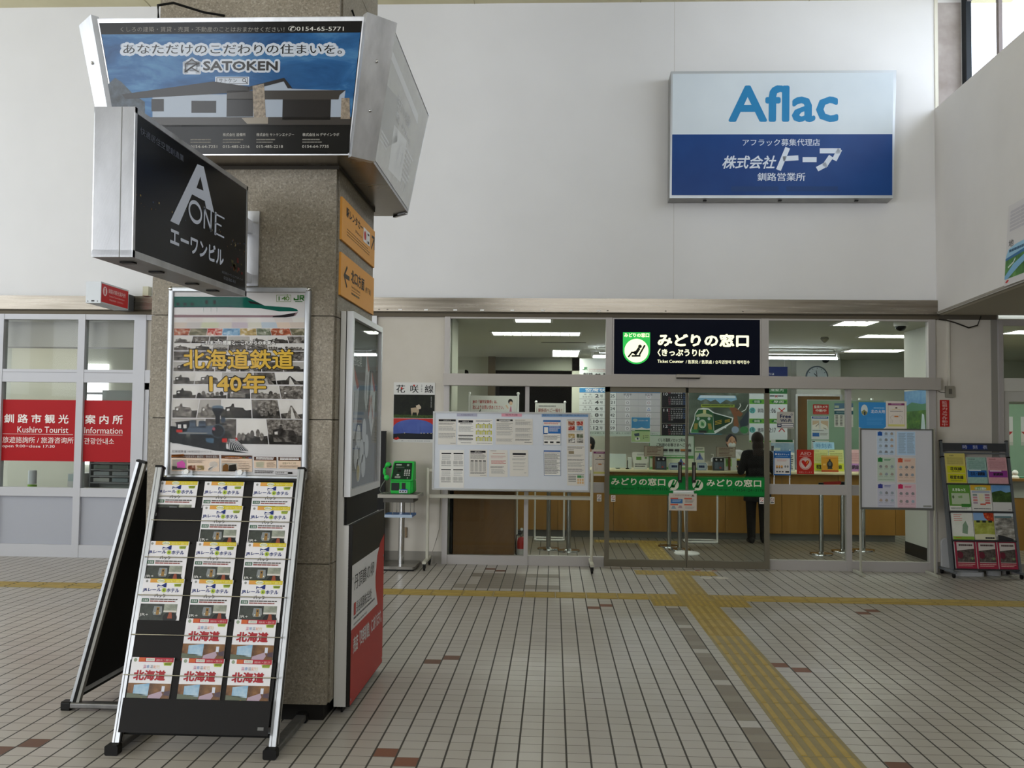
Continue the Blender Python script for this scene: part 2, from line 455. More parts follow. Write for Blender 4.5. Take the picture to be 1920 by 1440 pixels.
# ================================================================== setting
FY = 11.05   # plane of the shop fronts
IN_WALL = NZ('office_wall', [(0.3, 'C3C4B6'), (0.7, 'CBCBBE')], 1.5, 0.7, 3)
IN_CEIL = K('C6C7BC', 0.8)
DARKWOOD = NZ('dark_veneer', [(0.3, '5A3F22'), (0.7, '6E4E2B')], 5, 0.5, 6, (1, 1, 0.12))
OAK = NZ('oak_veneer', [(0.3, '916930'), (0.5, '9C7338'), (0.7, 'A67C40')], 6, 0.45, 6, (1, 1, 0.1), dist=0.4)
DARK = K('16140F', 0.9)
GREYFRAME = K('AFAAA7', 0.5, 0.3)

m = MB(); m.box(-14, -6.5, -0.12, 9, 22, 0, FLOOR)
brown = K('6B4A3A', 0.5); brown2 = K('7A5140', 0.5)
def tile(i, j, mt, z=0.0006):
    """one floor tile of another colour, column i and row j of the tile grid"""
    x = -0.1593 + .12 * i; y = 4.642 + .12 * j
    m.quad((x + .005, y + .0025, z), (x + .115, y + .0025, z), (x + .115, y + .1175, z), (x + .005, y + .1175, z), mt)
for i, j in BROWN_TILES: tile(i, j, brown if (i + j) % 2 else brown2)
gd = K('857D73', 0.5); gd2 = K('8F887D', 0.5)
for q in range(-6, 2):
    for w in (46, 47): tile(q, w, gd if (q + w) % 3 else gd2)
for q in range(-5, -1):
    for w in range(40, 46): tile(q, w, gd)
for q in (-7, -6, -1, 0, 1):
    for w in (40, 41): tile(q, w, gd2)
for j in range(-10, 34):
    if j % 7 != 5: tile(10, j, gd if j % 3 else gd2)
struct(m.build('floor', origin=(0, 0, 0)), 'beige small-tiled concourse floor with dark grout')

# tactile paving: ribbed yellow tiles, laid in one band across and one towards the ticket office door
TAC = NZ('tactile_yellow', [(0.3, '8F7A42'), (0.7, 'A08A4E')], 6, 0.55, 4)
TAC2 = NZ('tactile_grey_yellow', [(0.3, '8B7F5C'), (0.7, '978A64')], 6, 0.5, 4)
TACB = NZ('tactile_rib', [(0.3, 'A38C4C'), (0.7, 'B39A58')], 8, 0.5, 3)
JO = K('5E5230', 0.7)
def tac_bar(mb, x0, y0, mt, along, rm):
    mb.box(x0 + .002, y0 + .002, 0, x0 + .298, y0 + .298, .0035, mt)
    for k in range(4):
        a = .022 + k * .072
        if along == 'y':
            mb.box(x0 + a, y0 + .012, .0035, x0 + a + .03, y0 + .288, .0075, rm)
        else:
            mb.box(x0 + .012, y0 + a, .0035, x0 + .288, y0 + a + .03, .0075, rm)
def tac_dot(mb, x0, y0, mt, rm):
    mb.box(x0 + .002, y0 + .002, 0, x0 + .298, y0 + .298, .0035, mt)
    for i in range(5):
        for j in range(5):
            mb.box(x0 + .03 + i * .053, y0 + .03 + j * .053, .0035, x0 + .055 + i * .053, y0 + .055 + j * .053, .0075, rm)
TX0 = TAC_X; TY0 = 8.992
m = MB()
x = TX0 - .3 * 30
while x < 8.5:
    if not (TX0 - .31 < x < TX0 + .31): tac_bar(m, x, TY0, TAC2 if abs(x - TX0) > 4 else TAC, 'x', TACB)
    x += .3
struct(m.build('trim_1'), 'long yellow tactile paving band running across the hall floor')
m = MB(); y = TY0 - .6
while y > -1.0:
    tac_bar(m, TX0, y - .0, TAC2 if y < 7.4 else TAC, 'y', TACB); y -= .3
for k in range(1, 5): tac_bar(m, TX0, TY0 + .3 * k, TAC, 'y', TACB)
struct(m.build('trim_2'), 'yellow tactile paving strip leading to the ticket office doors')
m = MB()
for i in (-1, 0, 1):
    for j in (0, -1): tac_dot(m, TX0 + .3 * i, TY0 + .3 * j, TAC, TACB)
    tac_dot(m, TX0 + .3 * i, TY0 + 1.5, TAC, TACB)
struct(m.build('trim_3'), 'dotted yellow tactile warning tiles at the crossing and before the doors')
m = MB()
for k in range(6): tac_bar(m, 1.2, 11.5 + .3 * k, TAC, 'y', TACB)
for k in range(-2, 2): tac_dot(m, 1.2 + .3 * k, 13.3, TAC, TACB)
struct(m.build('trim_4'), 'yellow tactile paving inside the ticket office')

# walls
m = MB()
m.box(-14, FY, 3.15, 4.86, FY + .2, 6.76, WHITE_WALL)
m.box(1.405, FY - .001, 3.15, 1.409, FY, 6.74, K('B9B4AC'))
m.box(4.462, FY - .012, 3.15, 4.50, FY, 6.74, K('D9D5C8'))
m.box(4.50, FY - .004, 5.3, 4.77, FY, 6.70, NZ('stained_panel', [(0.3, '8F8580'), (0.7, 'B6AEAB')], 2.2, 0.7, 4))
struct(m.build('wall_back'), 'tall white back wall above the ticket office')
m = MB(); m.box(-5.0, FY, 0, -1.30, FY + .12, 3.15, BEIGE_WALL)
m.box(-2.175, FY - .035, 0, -2.118, FY, 2.93, ALUW)
m.box(-2.118, FY - .008, 0, -1.30, FY, .14, K('8F8A82'))
m.box(-1.78, FY - .03, .30, -1.72, FY, .42, K('8D7A63'))
struct(m.build('wall_back_left'), 'beige wall panel behind the green telephone')
m = MB(); m.box(4.435, FY, 0, 5.165, FY + .12, 2.99, BEIGE_WALL)
m.box(4.44, FY - .012, 0, 5.14, FY, .12, K('7C766C'))
m.box(4.44, FY - .02, 2.93, 5.14, FY, 2.99, K('5B554B'))
m.box(5.075, FY - .01, 0, 5.145, FY, 2.93, K('8C8880'))
struct(m.build('wall_back_right'), 'beige wall strip behind the right brochure rack')
m = MB(); m.box(-14, FY - .05, 2.985, 4.46, FY, 3.15, STEEL)
m.box(-14, FY - .03, 2.925, 4.46, FY + .02, 2.985, K('5D5548', 0.5, 0.3))  # shadow gap under the band, its shade put into dark brown
m.box(-14, FY - .054, 2.972, 4.46, FY - .0, 2.986, K('4A443A', 0.5, 0.4))
for x in (-1.86, -1.55, -1.2, -.88, -.52, -.16, .18, .5): m.box(x, FY - .053, 2.995, x + .045, FY - .05, 3.012, WHITE)
for x in (-2.1, -2.0, .62, 1.3, 2.2): m.box(x, FY - .052, 3.0, x + .02, FY - .05, 3.01, K('6A645C'))
m.box(-7.0, FY - .052, 2.99, -6.995, FY - .05, 3.15, K('6A645C'))
struct(m.build('trim_5'), 'brushed steel fascia band above the shop fronts')

m = MB(); m.box(-14, -6.6, 6.74, 5.4, FY + .1, 6.86, CEIL)
for k in range(-13, 6, 2): m.box(k - .004, -6.5, 6.736, k + .004, FY, 6.74, K('A89F7F'))
struct(m.build('ceiling'), 'pale yellow ceiling over the hall')
# right upper wall with the ledge over the lower side hall
m = MB()
lo = [(4.46, FY, 2.985), (4.24, 8.7, 2.985), (3.35, -1.0, 2.985), (3.35, -6.5, 2.985)]
hi = [(4.455, FY, 5.42), (4.405, 8.7, 5.42), (4.2, -1.0, 5.42), (4.2, -6.5, 5.42)]
vs = lo + hi; RW = NZ('right_wall', [(0.3, 'D2CECA'), (0.7, 'D8D4D0')], 1.2, 0.75, 3)
for i in range(3):
    a_, b_, c_, d_q = V(lo[i]), V(lo[i + 1]), V(hi[i + 1]), V(hi[i]); n_ = 10
    gq = [(a_ * (1 - s_ / n_) + b_ * (s_ / n_)) * (1 - t_ / n_) + (d_q * (1 - s_ / n_) + c_ * (s_ / n_)) * (t_ / n_) for t_ in range(n_ + 1) for s_ in range(n_ + 1)]
    m.add(gq, [(t_ * (n_ + 1) + s_, t_ * (n_ + 1) + s_ + 1, (t_ + 1) * (n_ + 1) + s_ + 1, (t_ + 1) * (n_ + 1) + s_) for t_ in range(n_) for s_ in range(n_)], RW, True)
m.add(hi + [(4.86, FY, 5.42), (4.86, -6.5, 5.42)], [(0, 1, 2, 3, 5, 4)], RW)
m.add([tuple(V(p) + V((-.012, 0, .03))) for p in lo[:3]] + [tuple(V(p) + V((-.012, 0, 0.005))) for p in lo[:3]], [(0, 1, 4, 3), (1, 2, 5, 4)], K('8F897F'))
struct(m.build('wall_right'), 'white upper wall projecting at the right')
m = MB(); m.add(lo + [(9, -6.5, 2.985), (9, FY, 2.985)], [(0, 1, 2, 3, 4, 5)], K('A8A194', 0.7))
m.add([tuple(V(p) + V((.02, 0, -.004))) for p in lo[:3]] + [tuple(V(p) + V((.07, 0, -.004))) for p in lo[:3]], [(0, 1, 4, 3), (1, 2, 5, 4)], K('C9C3B6'))
struct(m.build('ceiling_side'), 'low soffit over the side hall at the right')
m = MB(); m.box(8.9, -6.5, 0, 9.1, FY + .13, 3.0, BEIGE_WALL); struct(m.build('wall_side'))
# clerestory window wall on the right
m = MB()
FR = K('23282D', 0.5)
m.box(4.78, FY - .12, 5.42, 4.84, FY, 6.74, FR)
for y in (10.21, 8.9, 7.6, 6.3, 5.0, 3.7, 2.4): m.box(4.80, y - .03, 5.42, 4.84, y + .03, 6.74, K('7A716F'))
m.box(4.79, 1.0, 6.66, 4.84, FY, 6.74, K('8B8582'))
m.box(4.79, 1.0, 5.42, 4.84, FY, 5.46, FR)
m.box(4.79, -6.5, 5.42, 4.90, 2.4, 6.74, WHITE_WALL)
w1 = struct(m.build('window_1'), 'clerestory windows above the right wall')
g = MB(); g.box(4.815, 2.4, 5.46, 4.820, FY - .1, 6.66, _glass('clerestory_glass', (.97, .98, 1, 1), .25)); sub(g, 'pane', w1)
# far left wall, rear wall with openings for daylight, the high rear one added for fill
m = MB(); m.box(-11.7, -6.5, 0, -11.5, FY, 2.2, WHITE_WALL); m.box(-11.7, -6.5, 6.0, -11.5, FY, 6.8, WHITE_WALL)
for y in (-6.5, 1.2, 10.4): m.box(-11.7, y, 2.2, -11.5, y + .6, 6.0, WHITE_WALL)
struct(m.build('wall_left'))
m = MB(); m.box(-14, -6.7, 5.0, -3.4, -6.5, 6.8, WHITE_WALL); m.box(5.8, -6.7, 5.0, 9, -6.5, 6.8, WHITE_WALL); m.box(-3.4, -6.7, 6.62, 5.8, -6.5, 6.8, WHITE_WALL); m.box(-3.4, -6.7, 5.0, 5.8, -6.5, 5.15, WHITE_WALL); m.box(-14, -6.7, 0, -10.8, -6.5, 5.0, WHITE_WALL); m.box(-5.2, -6.7, 0, 9, -6.5, 5.0, WHITE_WALL)
struct(m.build('wall_rear'))

# stone clad pillar
PX0, PX1, PY0, PY1 = -2.272, -1.225, 5.15, 6.20
m = MB()
zs = [0.09, 0.86, 1.66, 2.24, 3.3, 4.3, 5.3, 6.74]
m.box(PX0 + .015, PY0 + .015, 0.09, PX1 - .015, PY1 - .015, 6.74, K('4A443B'))
for a, b in zip(zs, zs[1:]):
    a += .0025; b -= .0025
    m.box(PX0, PY0, a, PX1 - .008, PY0 + .03, b, STONE)
    m.box(PX0, PY0 + .031, a, PX0 + .03, PY1, b, STONE)
    m.box(PX1 - .03, PY0 + .045, a, PX1, PY1, b, STONE)
m.box(PX0 + .03, PY0 + .03, 0, PX1 - .03, PY1 - .03, .09, K('1E1C19'))
struct(m.build('pillar'), 'square speckled stone clad pillar left of centre')

# ------------------------------------------------------------------ ticket office front
def pane(par, x0, z0, x1, z1, y=FY, nm='pane'):
    g = MB(); g.box(x0, y - .003, z0, x1, y + .003, z1, GLASS)
    return sub(g, nm, par)
def front(name, label, boxes, panes, mt):
    m = MB()
    for b in boxes: m.box(*b, mt)
    o = struct(m.build(name), label)
    for p in panes: pane(o, *p)
    return o
front('window_2', 'left transom window over the ticket office', [
    (-1.30, FY - .04, 2.245, -1.237, FY + .05, 2.925), (.612, FY - .04, 2.245, .687, FY + .05, 2.925), (-1.237, FY - .03, 2.905, .612, FY + .04, 2.925)],
    [(-1.237, 2.245, .612, 2.905)], GREYFRAME)
front('window_3', 'right transom window over the ticket office', [
    (2.426, FY - .04, 2.245, 2.513, FY + .05, 2.925), (4.349, FY - .04, 2.245, 4.43, FY + .05, 2.925), (2.513, FY - .03, 2.905, 4.349, FY + .04, 2.925)],
    [(2.513, 2.245, 4.349, 2.905)], GREYFRAME)
front('window_4', 'fixed glazing behind the large notice board', [
    (-1.30, FY - .04, 0, -1.237, FY + .05, 2.105), (-.335, FY - .04, 0, -.286, FY + .04, 2.105), (-1.237, FY - .03, 0, -.335, FY + .04, .11), (-.286, FY - .03, 0, .605, FY + .04, .115),
    (-1.237, FY - .012, .86, -.335, FY + .03, .98), (-.286, FY - .012, .86, .605, FY + .03, .98)],
    [(-1.237, .11, -.335, 2.105), (-.286, .115, .605, 2.105)], GREYFRAME)
front('window_5', 'fixed glazing right of the sliding doors', [
    (3.407, FY - .04, 0, 3.463, FY + .04, 2.105), (4.349, FY - .04, 0, 4.43, FY + .05, 2.105), (2.513, FY - .03, 0, 3.407, FY + .04, .115), (3.463, FY - .03, 0, 4.349, FY + .04, .115),
    (2.513, FY - .012, .872, 3.407, FY + .03, .99), (3.463, FY - .012, .872, 4.349, FY + .03, .99)],
    [(2.513, .115, 3.407, 2.105), (3.463, .115, 4.349, 2.105)], GREYFRAME)
m = MB(); m.box(-1.30, FY - .11, 2.105, 4.46, FY + .06, 2.245, K('A9A39D', 0.45, 0.3))
m.box(1.568, FY - .1105, 2.105, 1.571, FY - .11, 2.245, K('88827C'))
hd = struct(m.build('trim_6'), 'grey metal header over the sliding doors')
s_ = MB(); s_.rbox(1.425, FY - .155, 2.215, 1.70, FY - .11, 2.255, K('9A938B', 0.35, 0.5), .008, 'x'); s_.box(1.43, FY - .15, 2.208, 1.695, FY - .112, 2.216, BLACK)
sub(s_, 'motion_sensor', hd)

GREEN = K('0B7A34', 0.4); GREEND = K('07662A', 0.4); CREAM = K('D8D6C4', 0.5)
def leaf(name, x0, x1, flip, label):
    y = FY - .065
    m = MB(); st = .056
    m.box(x0, y - .018, 0.012, x0 + (st if not flip else .012), y + .018, 2.105, BRONZE)
    m.box(x1 - (st if flip else .012), y - .018, 0.012, x1, y + .018, 2.105, BRONZE)
    m.box(x0, y - .018, 2.045, x1, y + .018, 2.105, BRONZE); m.box(x0, y - .02, .012, x1, y + .02, .098, BRONZE)
    d = struct(m.build(name), label)
    xa, xb = (x0 + .056, x1 - .012) if not flip else (x0 + .012, x1 - .056)
    pane(d, xa, .098, xb, 2.045, y)
    # green adhesive band with the office name and the reclining seat emblem
    b = MB(); s = Sheet(b, (x0, y - .006, 1.075), X1, Z1, x1 - x0, 1.075 - .843, (0, 0, x1 - x0, 1.075 - .843))
    W = x1 - x0; s.rect(0, .012, W, .222, GREEN); s.rect(0, 0, W, .008, GREEND); s.rect(0, .226, W, .232, GREEND)
    tx = .075 if not flip else .225
    s.text(tx, .032, tx + .63, .118, 'みどりの窓口', CREAM, 3, .028)
    s.text(tx, .145, tx + .27, .168, 'お申し込み・お問い合わせ', K('063F1B'), 3, .01)
    s.text(tx + .30, .14, tx + .66, .172, 'T.0154−24−3176', K('063F1B'), 3, .0)
    cx = .80 if not flip else .125
    s.ell(cx, .105, .062, .062, CREAM, 3)
    s.stroke([(cx - .046, .148), (cx - .02, .118), (cx + .012, .128)], .014, GREEN, 5)
    s.poly([(cx - .025, .138), (cx + .008, .138), (cx + .046, .06), (cx + .034, .056), (cx + .012, .098), (cx - .018, .112)], GREEN, 5)
    s.stroke([(cx - .018, .112), (cx - .002, .076)], .022, GREEN, 5); s.ell(cx + .004, .062, .012, .012, GREEN, 5)
    sub(b, 'green_band', d)
    h = MB(); hx = x1 - .10 if not flip else x0 + .055
    h.rbox(hx, y - .05, 1.0, hx + .042, y - .006, 1.235, K('2A2724', 0.4), .012, 'z'); h.box(hx + .012, y - .052, 1.03, hx + .03, y - .05, 1.2, K('77716A', 0.3, 0.6))
    sub(h, 'handle', d)
    k = MB(); sx = x0 + .075 if not flip else x1 - .115
    q = Sheet(k, (sx, y - .006, .838), X1, Z1, .052, .075); q.rect(0, 0, 1, 1, PAPER); q.ring(.5, .36, .36, .25, .09, K('B03A34'), 2); q.stroke([(.25, .18), (.75, .54)], .08, K('B03A34'), 2); q.rect(.15, .75, .85, .85, K('444444'), 2)
    sub(k, 'no_smoking_sticker', d)
    return d
leaf('door_1', .606, 1.556, False, 'left sliding glass door with a green band')
leaf('door_2', 1.562, 2.511, True, 'right sliding glass door with a green band')
for i, x in enumerate((.52, 2.53)):
    k = MB(); q = Sheet(k, (x, FY - .005 - .012, .84), X1, Z1, .052, .08); q.rect(0, 0, 1, 1, PAPER); q.ring(.5, .36, .36, .25, .09, K('9A5A55'), 2); q.stroke([(.25, .18), (.75, .54)], .08, K('9A5A55'), 2); q.rect(.15, .72, .85, .88, K('666666'), 2)
    o = k.build('no_smoking_sticker'); tag(o, ['small no smoking sticker on the glass left of the sliding doors', 'small no smoking sticker on the glass right of the sliding doors'][i], 'sticker')

# ------------------------------------------------------------------ left shop front (tourist information)
WF = K('BEBEC3', 0.45, 0.1)
lx = [-8.6, -6.80, -5.72, -5.03]
m = MB()
for x, w in ((-6.77, .09), (-5.755, .085), (-5.065, .145)): m.box(x, FY - .05, 0, x + w, FY + .05, 2.925, WF)
for z0, z1 in ((2.10, 2.255), (2.86, 2.925), (0, .15), (.725, .83)): m.box(-9.5, FY - .045, z0, -4.93, FY + .045, z1, WF)
m.box(-9.5, FY - .047, 2.215, -4.93, FY - .045, 2.222, K('A0A0A4'))
PANL = K('A9ABB4', 0.45)
for x0, x1 in ((-9.0, -6.77), (-6.68, -5.755), (-5.67, -5.065)):
    m.box(x0, FY - .01, .15, x1, FY + .02, .725, PANL)
m.box(-4.93, FY - .04, 2.86, -4.0, FY + .04, 2.925, WF); m.box(-4.93, FY - .045, 2.10, -4.0, FY + .045, 2.255, WF)
o = struct(m.build('window_6'), 'aluminium shop front of the tourist information office')
pane(o, -9.0, .83, -6.77, 2.86); pane(o, -6.68, .83, -5.755, 2.86); pane(o, -5.67, .83, -5.065, 2.86)
# red banner stuck behind the panes
b = MB(); RED = K('A80F16', 0.45); WT = K('F0ECE8', 0.5)
def pxl(x): return x
s = Sheet(b, (-6.69, FY - .006, 1.885), X1, Z1, 1.05 + .62, .74, (0, 0, 1.67, .74))
s.rect(.01, 0, .935, .74, RED); s.rect(1.02, 0, 1.625, .74, RED)
s.text(.03, .175, .83, .285, '釧 路 市 観 光', WT, 3, .02); s.text(1.035, .175, 1.50, .285, '案 内 所', WT, 3, .02)
s.text(.20, .325, .83, .40, 'Kushiro Tourist', WT, 3); s.text(1.03, .325, 1.50, .40, 'Information', WT, 3)
s.rect(.02, .415, .89, .419, WT, 3); s.rect(1.02, .415, 1.50, .419, WT, 3)
s.text(.02, .45, .90, .525, '旅遊諮詢所 / 旅游咨询所', WT, 3, -.01); s.text(1.03, .455, 1.40, .53, '관광안내소', WT, 3)
s.text(.02, .545, .67, .59, 'open 9:00−close 17:30', WT, 3, -.005)
sub(b, 'red_banner', o)
# door beside it, mostly behind the pillar
m = MB(); m.box(-4.92, FY - .03, 0, -4.87, FY + .03, 2.10, WF); m.box(-4.92, FY - .03, 2.02, -4.2, FY + .03, 2.10, K('8F8C88')); m.box(-4.92, FY - .03, 0, -4.2, FY + .03, .12, WF)
for k in range(14): m.box(-4.87, FY + .1, .2 + k * .13, -4.2, FY + .12, .32 + k * .13, K('7B7F7A', 0.5))
m.box(-4.93, FY + .02, 2.26, -4.3, FY + .05, 2.86, K('A8B0AE'))
o = struct(m.build('door_3'), 'shuttered door half hidden behind the pillar'); pane(o, -4.87, .12, -4.2, 2.02)
b = MB(); s = Sheet(b, (-4.90, FY - .012, 1.945), X1, Z1, .6, .165, (0, 0, .6, .165)); s.rect(0, 0, .6, .165, K('0C2A6B')); s.text(.09, .03, .24, .135, 'JR', WT, 3, .02)
sub(b, 'blue_sign_band', o)
b = MB(); b.box(-4.86, FY - .004, 1.0, -4.2, FY - .002, 1.04, K('2E8B3E')); b.box(-4.80, FY - .004, 1.58, -4.72, FY - .002, 1.64, PAPER); sub(b, 'door_stickers', o)

# rooms behind the glass
m = MB()
m.box(-9.5, 15.5, 0, -3.9, 15.6, 3.0, K('B4B3A5', 0.7)); m.box(-3.95, FY + .1, 0, -3.85, 15.5, 3.0, IN_WALL)
m.box(-8.0, 13.4, 0, -6.9, 13.5, 3.0, IN_WALL)
struct(m.build('wall_shop'), 'pale back wall of the information office')
m = MB(); m.box(-9.5, FY + .1, 2.95, -3.85, 15.6, 3.0, K('B3B1AA', 0.8)); struct(m.build('ceiling_shop'))
m = MB(); m.box(-9.5, FY + .25, 2.55, -3.9, FY + .5, 2.86, K('BDB6B2')); struct(m.build('trim_7'), 'bulkhead inside the information office')
m = MB(); WIN = EM('F4F8FF', 3.2); m.box(-8.6, 15.44, .9, -7.55, 15.5, 2.6, WIN)
for z in (1.5, 2.1): m.box(-8.6, 15.42, z - .02, -7.55, 15.44, z + .02, K('8A8A8A'))
struct(m.build('window_7'), 'bright outside window of the information office')

# ------------------------------------------------------------------ ticket office room
m = MB()
m.box(-1.36, FY + .1, 0, -1.225, 11.85, 2.95, IN_WALL)
m.box(-3.85, 11.8, 0, -1.30, 11.85, 2.95, IN_WALL)
struct(m.build('wall_office_left'), 'white pilaster inside the office at the left')
m = MB()
m.box(-3.9, 17.9, 0, -1.25, 18.0, 2.95, IN_WALL); m.box(-1.25, 17.7, 0, -1.12, 18.0, 2.95, K('6B5F4E')); m.box(.35, 17.9, 0, 8.9, 18.0, 2.95, IN_WALL)
m.box(-1.3, 21.5, 0, .6, 21.6, 2.95, DARK); m.box(-1.35, 18, 0, -1.25, 21.5, 2.95, DARK); m.box(.5, 18, 0, .6, 21.5, 2.95, DARK)
m.box(-1.3, 18.0, 2.7, .5, 21.5, 2.75, DARK); m.box(-1.25, 17.9, 2.7, .5, 18.0, 2.95, K('8E8F84', .8))
struct(m.build('wall_office_back'), 'back wall of the ticket office with a dark recess')
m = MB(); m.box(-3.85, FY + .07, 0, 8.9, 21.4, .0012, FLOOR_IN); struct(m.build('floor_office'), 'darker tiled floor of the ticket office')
m = MB(); m.box(8.9, FY + .12, 0, 9.0, 18, 3, IN_WALL); struct(m.build('wall_office_right'))
m = MB(); m.box(-3.9, FY + .06, 2.95, 9, 18.0, 3.05, IN_CEIL); m.box(-3.9, FY + .06, 2.93, 4.45, FY + .1, 2.95, IN_CEIL); struct(m.build('ceiling_office'), 'office ceiling')
m = MB(); m.box(4.70, FY + .1, .16, 4.80, 12.72, 2.95, K('D6D6CE', 0.6)); m.box(4.695, FY + .1, 0, 4.80, 12.72, .16, K('2B2824'))
struct(m.build('wall_office_pier'), 'white pier inside the office at the right')
# right shop front
m = MB()
m.box(5.145, FY - .05, 0, 5.195, FY + .12, 2.93, GREYFRAME); m.box(5.195, FY - .04, 2.10, 8.9, FY + .05, 2.25, K('C3C1B8', 0.5)); m.box(5.195, FY - .03, 2.86, 8.9, FY + .04, 2.93, GREYFRAME)
m.box(5.195, FY - .02, 0, 5.265, FY + .03, 2.10, K('B6B4AC', 0.5)); m.box(5.265, FY - .02, 1.98, 6.4, FY + .03, 2.10, K('B6B4AC', 0.5)); m.box(5.265, FY - .02, 0, 6.4, FY + .03, .12, GREYFRAME)
m.box(6.4, FY - .05, 0, 6.5, FY + .05, 2.93, GREYFRAME)
o = struct(m.build('door_4'), 'glass door of the next office at the right edge'); pane(o, 5.195, 2.25, 8.9, 2.86); pane(o, 5.265, .12, 6.4, 1.98); pane(o, 6.5, .0, 8.9, 2.1)
# ================================================================== things on and around the pillar
DKT = K('2B2A2E'); NAVY = K('1F2F6E'); GOLD = NZ('poster_gold', [(0.3, 'C49A1E'), (0.7, 'D2AC3A')], 3, 0.5)
# ---------------- four sided lightbox ring
LBX, LBY, LB0, LB1 = -1.7475, 5.675, 3.09, 3.80
LALU = NZ('lightbox_aluminium', [(0.3, 'A9A9AB'), (0.7, 'C6C6C8')], 9, 0.33, 4, (1, 1, 0.4), metal=0.7, rvar=0.08)
lb = thing('pillar_lightbox', 'silver lightbox ring around the pillar top with a blue sky house advert', 'sign', (LBX, LBY, LB0))
def rot4(k, x, y, z):
    for _ in range(k): x, y = -y, x
    return (LBX + x, LBY + y, z)
f0, f1, h0, h1 = .63, .7255, .735, .858
for k in range(4):
    # k=0 front (towards the camera), 1 right, 2 back, 3 left
    P = lambda x, y, z: rot4(k, x, y, z)
    m = MB()
    tl, tr, br, bl = P(-f1, -h1, LB1), P(f1, -h1, LB1), P(f0, -h0, LB0), P(-f0, -h0, LB0)
    m.add([tl, tr, br, bl, P(-f1, -h1 + .2, LB1), P(f1, -h1 + .2, LB1), P(f0, -h0 + .2, LB0), P(-f0, -h0 + .2, LB0)],
          [(0, 3, 7, 4), (1, 5, 6, 2)], LALU)
    SRC = ((0, 0), (1, 0), (1, 1), (0, 1))
    s = Quad(m, tl, tr, br, bl)
    if k == 0:
        s.rect(0, 0, 1, 1, LALU, -4)
        SKY = NZ('advert_sky', [(0.25, '173C68'), (0.5, '2A5A8A'), (0.68, '4E7CA4'), (0.8, '7C9CB8')], 2.6, 0.14, 5, (1, 1, 3.2), dist=0.8, spec=0.15)
        BK = K('1A1917', 0.14, 0, 0.12)
        s.rect(.006, .032, .994, .99, BK, 1)
        s.rect(.008, .115, .992, .80, SKY, 2)
        q = Quad(m, tl, tr, br, bl, ((107, 85), (1502, 70), (1447, 832), (228, 832)))
        q.text(232, 135, 1085, 166, 'くしろの建築・賃貸・売買・不動産のことはおまかせください！', K('8C8984'), 3)
        q.text(1105, 130, 1396, 162, '✆0154-65-5771', K('C9C6C0'), 3, .01)
        HAL = K('B9BFC9', 0.14)
        q.text(229, 222, 1408, 312, 'あなただけのこだわりの住まいを。', HAL, 3, .16)
        q.text(247, 238, 1390, 296, 'あなただけのこだわりの住まいを。', K('1E1C1A', 0.14), 5, .012)
        q.text(652, 324, 1067, 402, 'SATOKEN', HAL, 3, .16); q.stroke([(572, 352), (605, 330), (640, 352), (640, 396), (572, 396), (572, 352), (640, 352)], 28, HAL, 3); q.rect(575, 340, 638, 394, HAL, 3); q.text(664, 336, 1055, 390, 'SATOKEN', K('2E2B28', 0.14), 5, .05)
        q.stroke([(572, 352), (605, 328), (640, 352), (572, 352), (572, 396), (640, 346)], 5.5, K('2E2B28', 0.14), 5); q.stroke([(640, 346), (600, 372), (640, 396)], 5.5, K('2E2B28', 0.14), 5); q.stroke([(572, 396), (600, 372)], 5.5, K('2E2B28', 0.14), 5)
        q.rect(728, 424, 906, 470, HAL, 3); q.frame(735, 428, 900, 464, 3, K('444444', .14), 4); q.text(748, 434, 842, 456, 'サトケン', K('333333', .14), 5); q.ring(880, 443, 10, 10, 3, K('333333', .14), 5); q.stroke([(887, 450), (894, 458)], 4, K('333333', .14), 5)
        HW = K('98A1AE', 0.14); HD = K('23201E', 0.14); HB = K('3A3632', 0.14)
        TREE = NZ('advert_trees', [(0.3, '232626'), (0.7, '4A5560')], 22, 0.14)
        q.poly([(165, 470), (205, 430), (240, 455), (300, 520), (360, 560), (360, 680), (195, 680)], TREE, 3)
        q.poly([(400, 520), (930, 520), (930, 640), (400, 640)], HW, 4); q.poly([(930, 480), (1090, 436), (1130, 490), (1415, 500), (1400, 650), (930, 650)], HW, 4)
        q.poly([(240, 520), (720, 450), (905, 478), (905, 505), (700, 520), (260, 545)], HD, 5); q.poly([(900, 480), (1090, 430), (1135, 488), (1110, 488), (1088, 450), (905, 500)], HD, 5)
        q.poly([(790, 500), (1415, 498), (1385, 525), (1380, 548), (790, 548)], HB, 5)
        q.rect(395, 545, 460, 610, HD, 5); q.rect(605, 555, 735, 618, HD, 5); q.rect(790, 545, 930, 638, HD, 5); q.poly([(1085, 548), (1340, 548), (1340, 655), (1085, 655)], HD, 5)
        q.poly([(925, 475), (985, 462), (1000, 670), (935, 670)], NZ('advert_stone', [(0.3, '6B6156'), (0.7, 'A39583')], 60, 0.14), 6); q.poly([(1395, 540), (1438, 540), (1445, 650), (1395, 650)], NZ('advert_stone', [], 1), 6)
        q.rect(200, 640, 1450, 690, HB, 5); q.poly([(870, 645), (1010, 640), (1010, 675), (900, 675)], K('8A8174', .14), 7)
        q.rect(205, 680, 1447, 820, BK, 5)
        for i, (x, t, n) in enumerate(((600, '', '0154-64-7251'), (772, '株式会社 設備所', '015-485-2216'), (950, '株式会社 サトケンエナジー', '015-485-2218'), (1195, '株式会社 N デザインラボ', '0154-64-7735'))):
            if t: q.text(x, 722, x + (120, 120, 200, 195)[i], 738, t, K('B8B4AC'), 6)
            q.lines(x, 752, x + 110, 778, 2, K('77736C'), 6, .4, i + 3, 6)
            q.text(x, 782, x + 142, 796, n, K('B8B4AC'), 6)
    else:
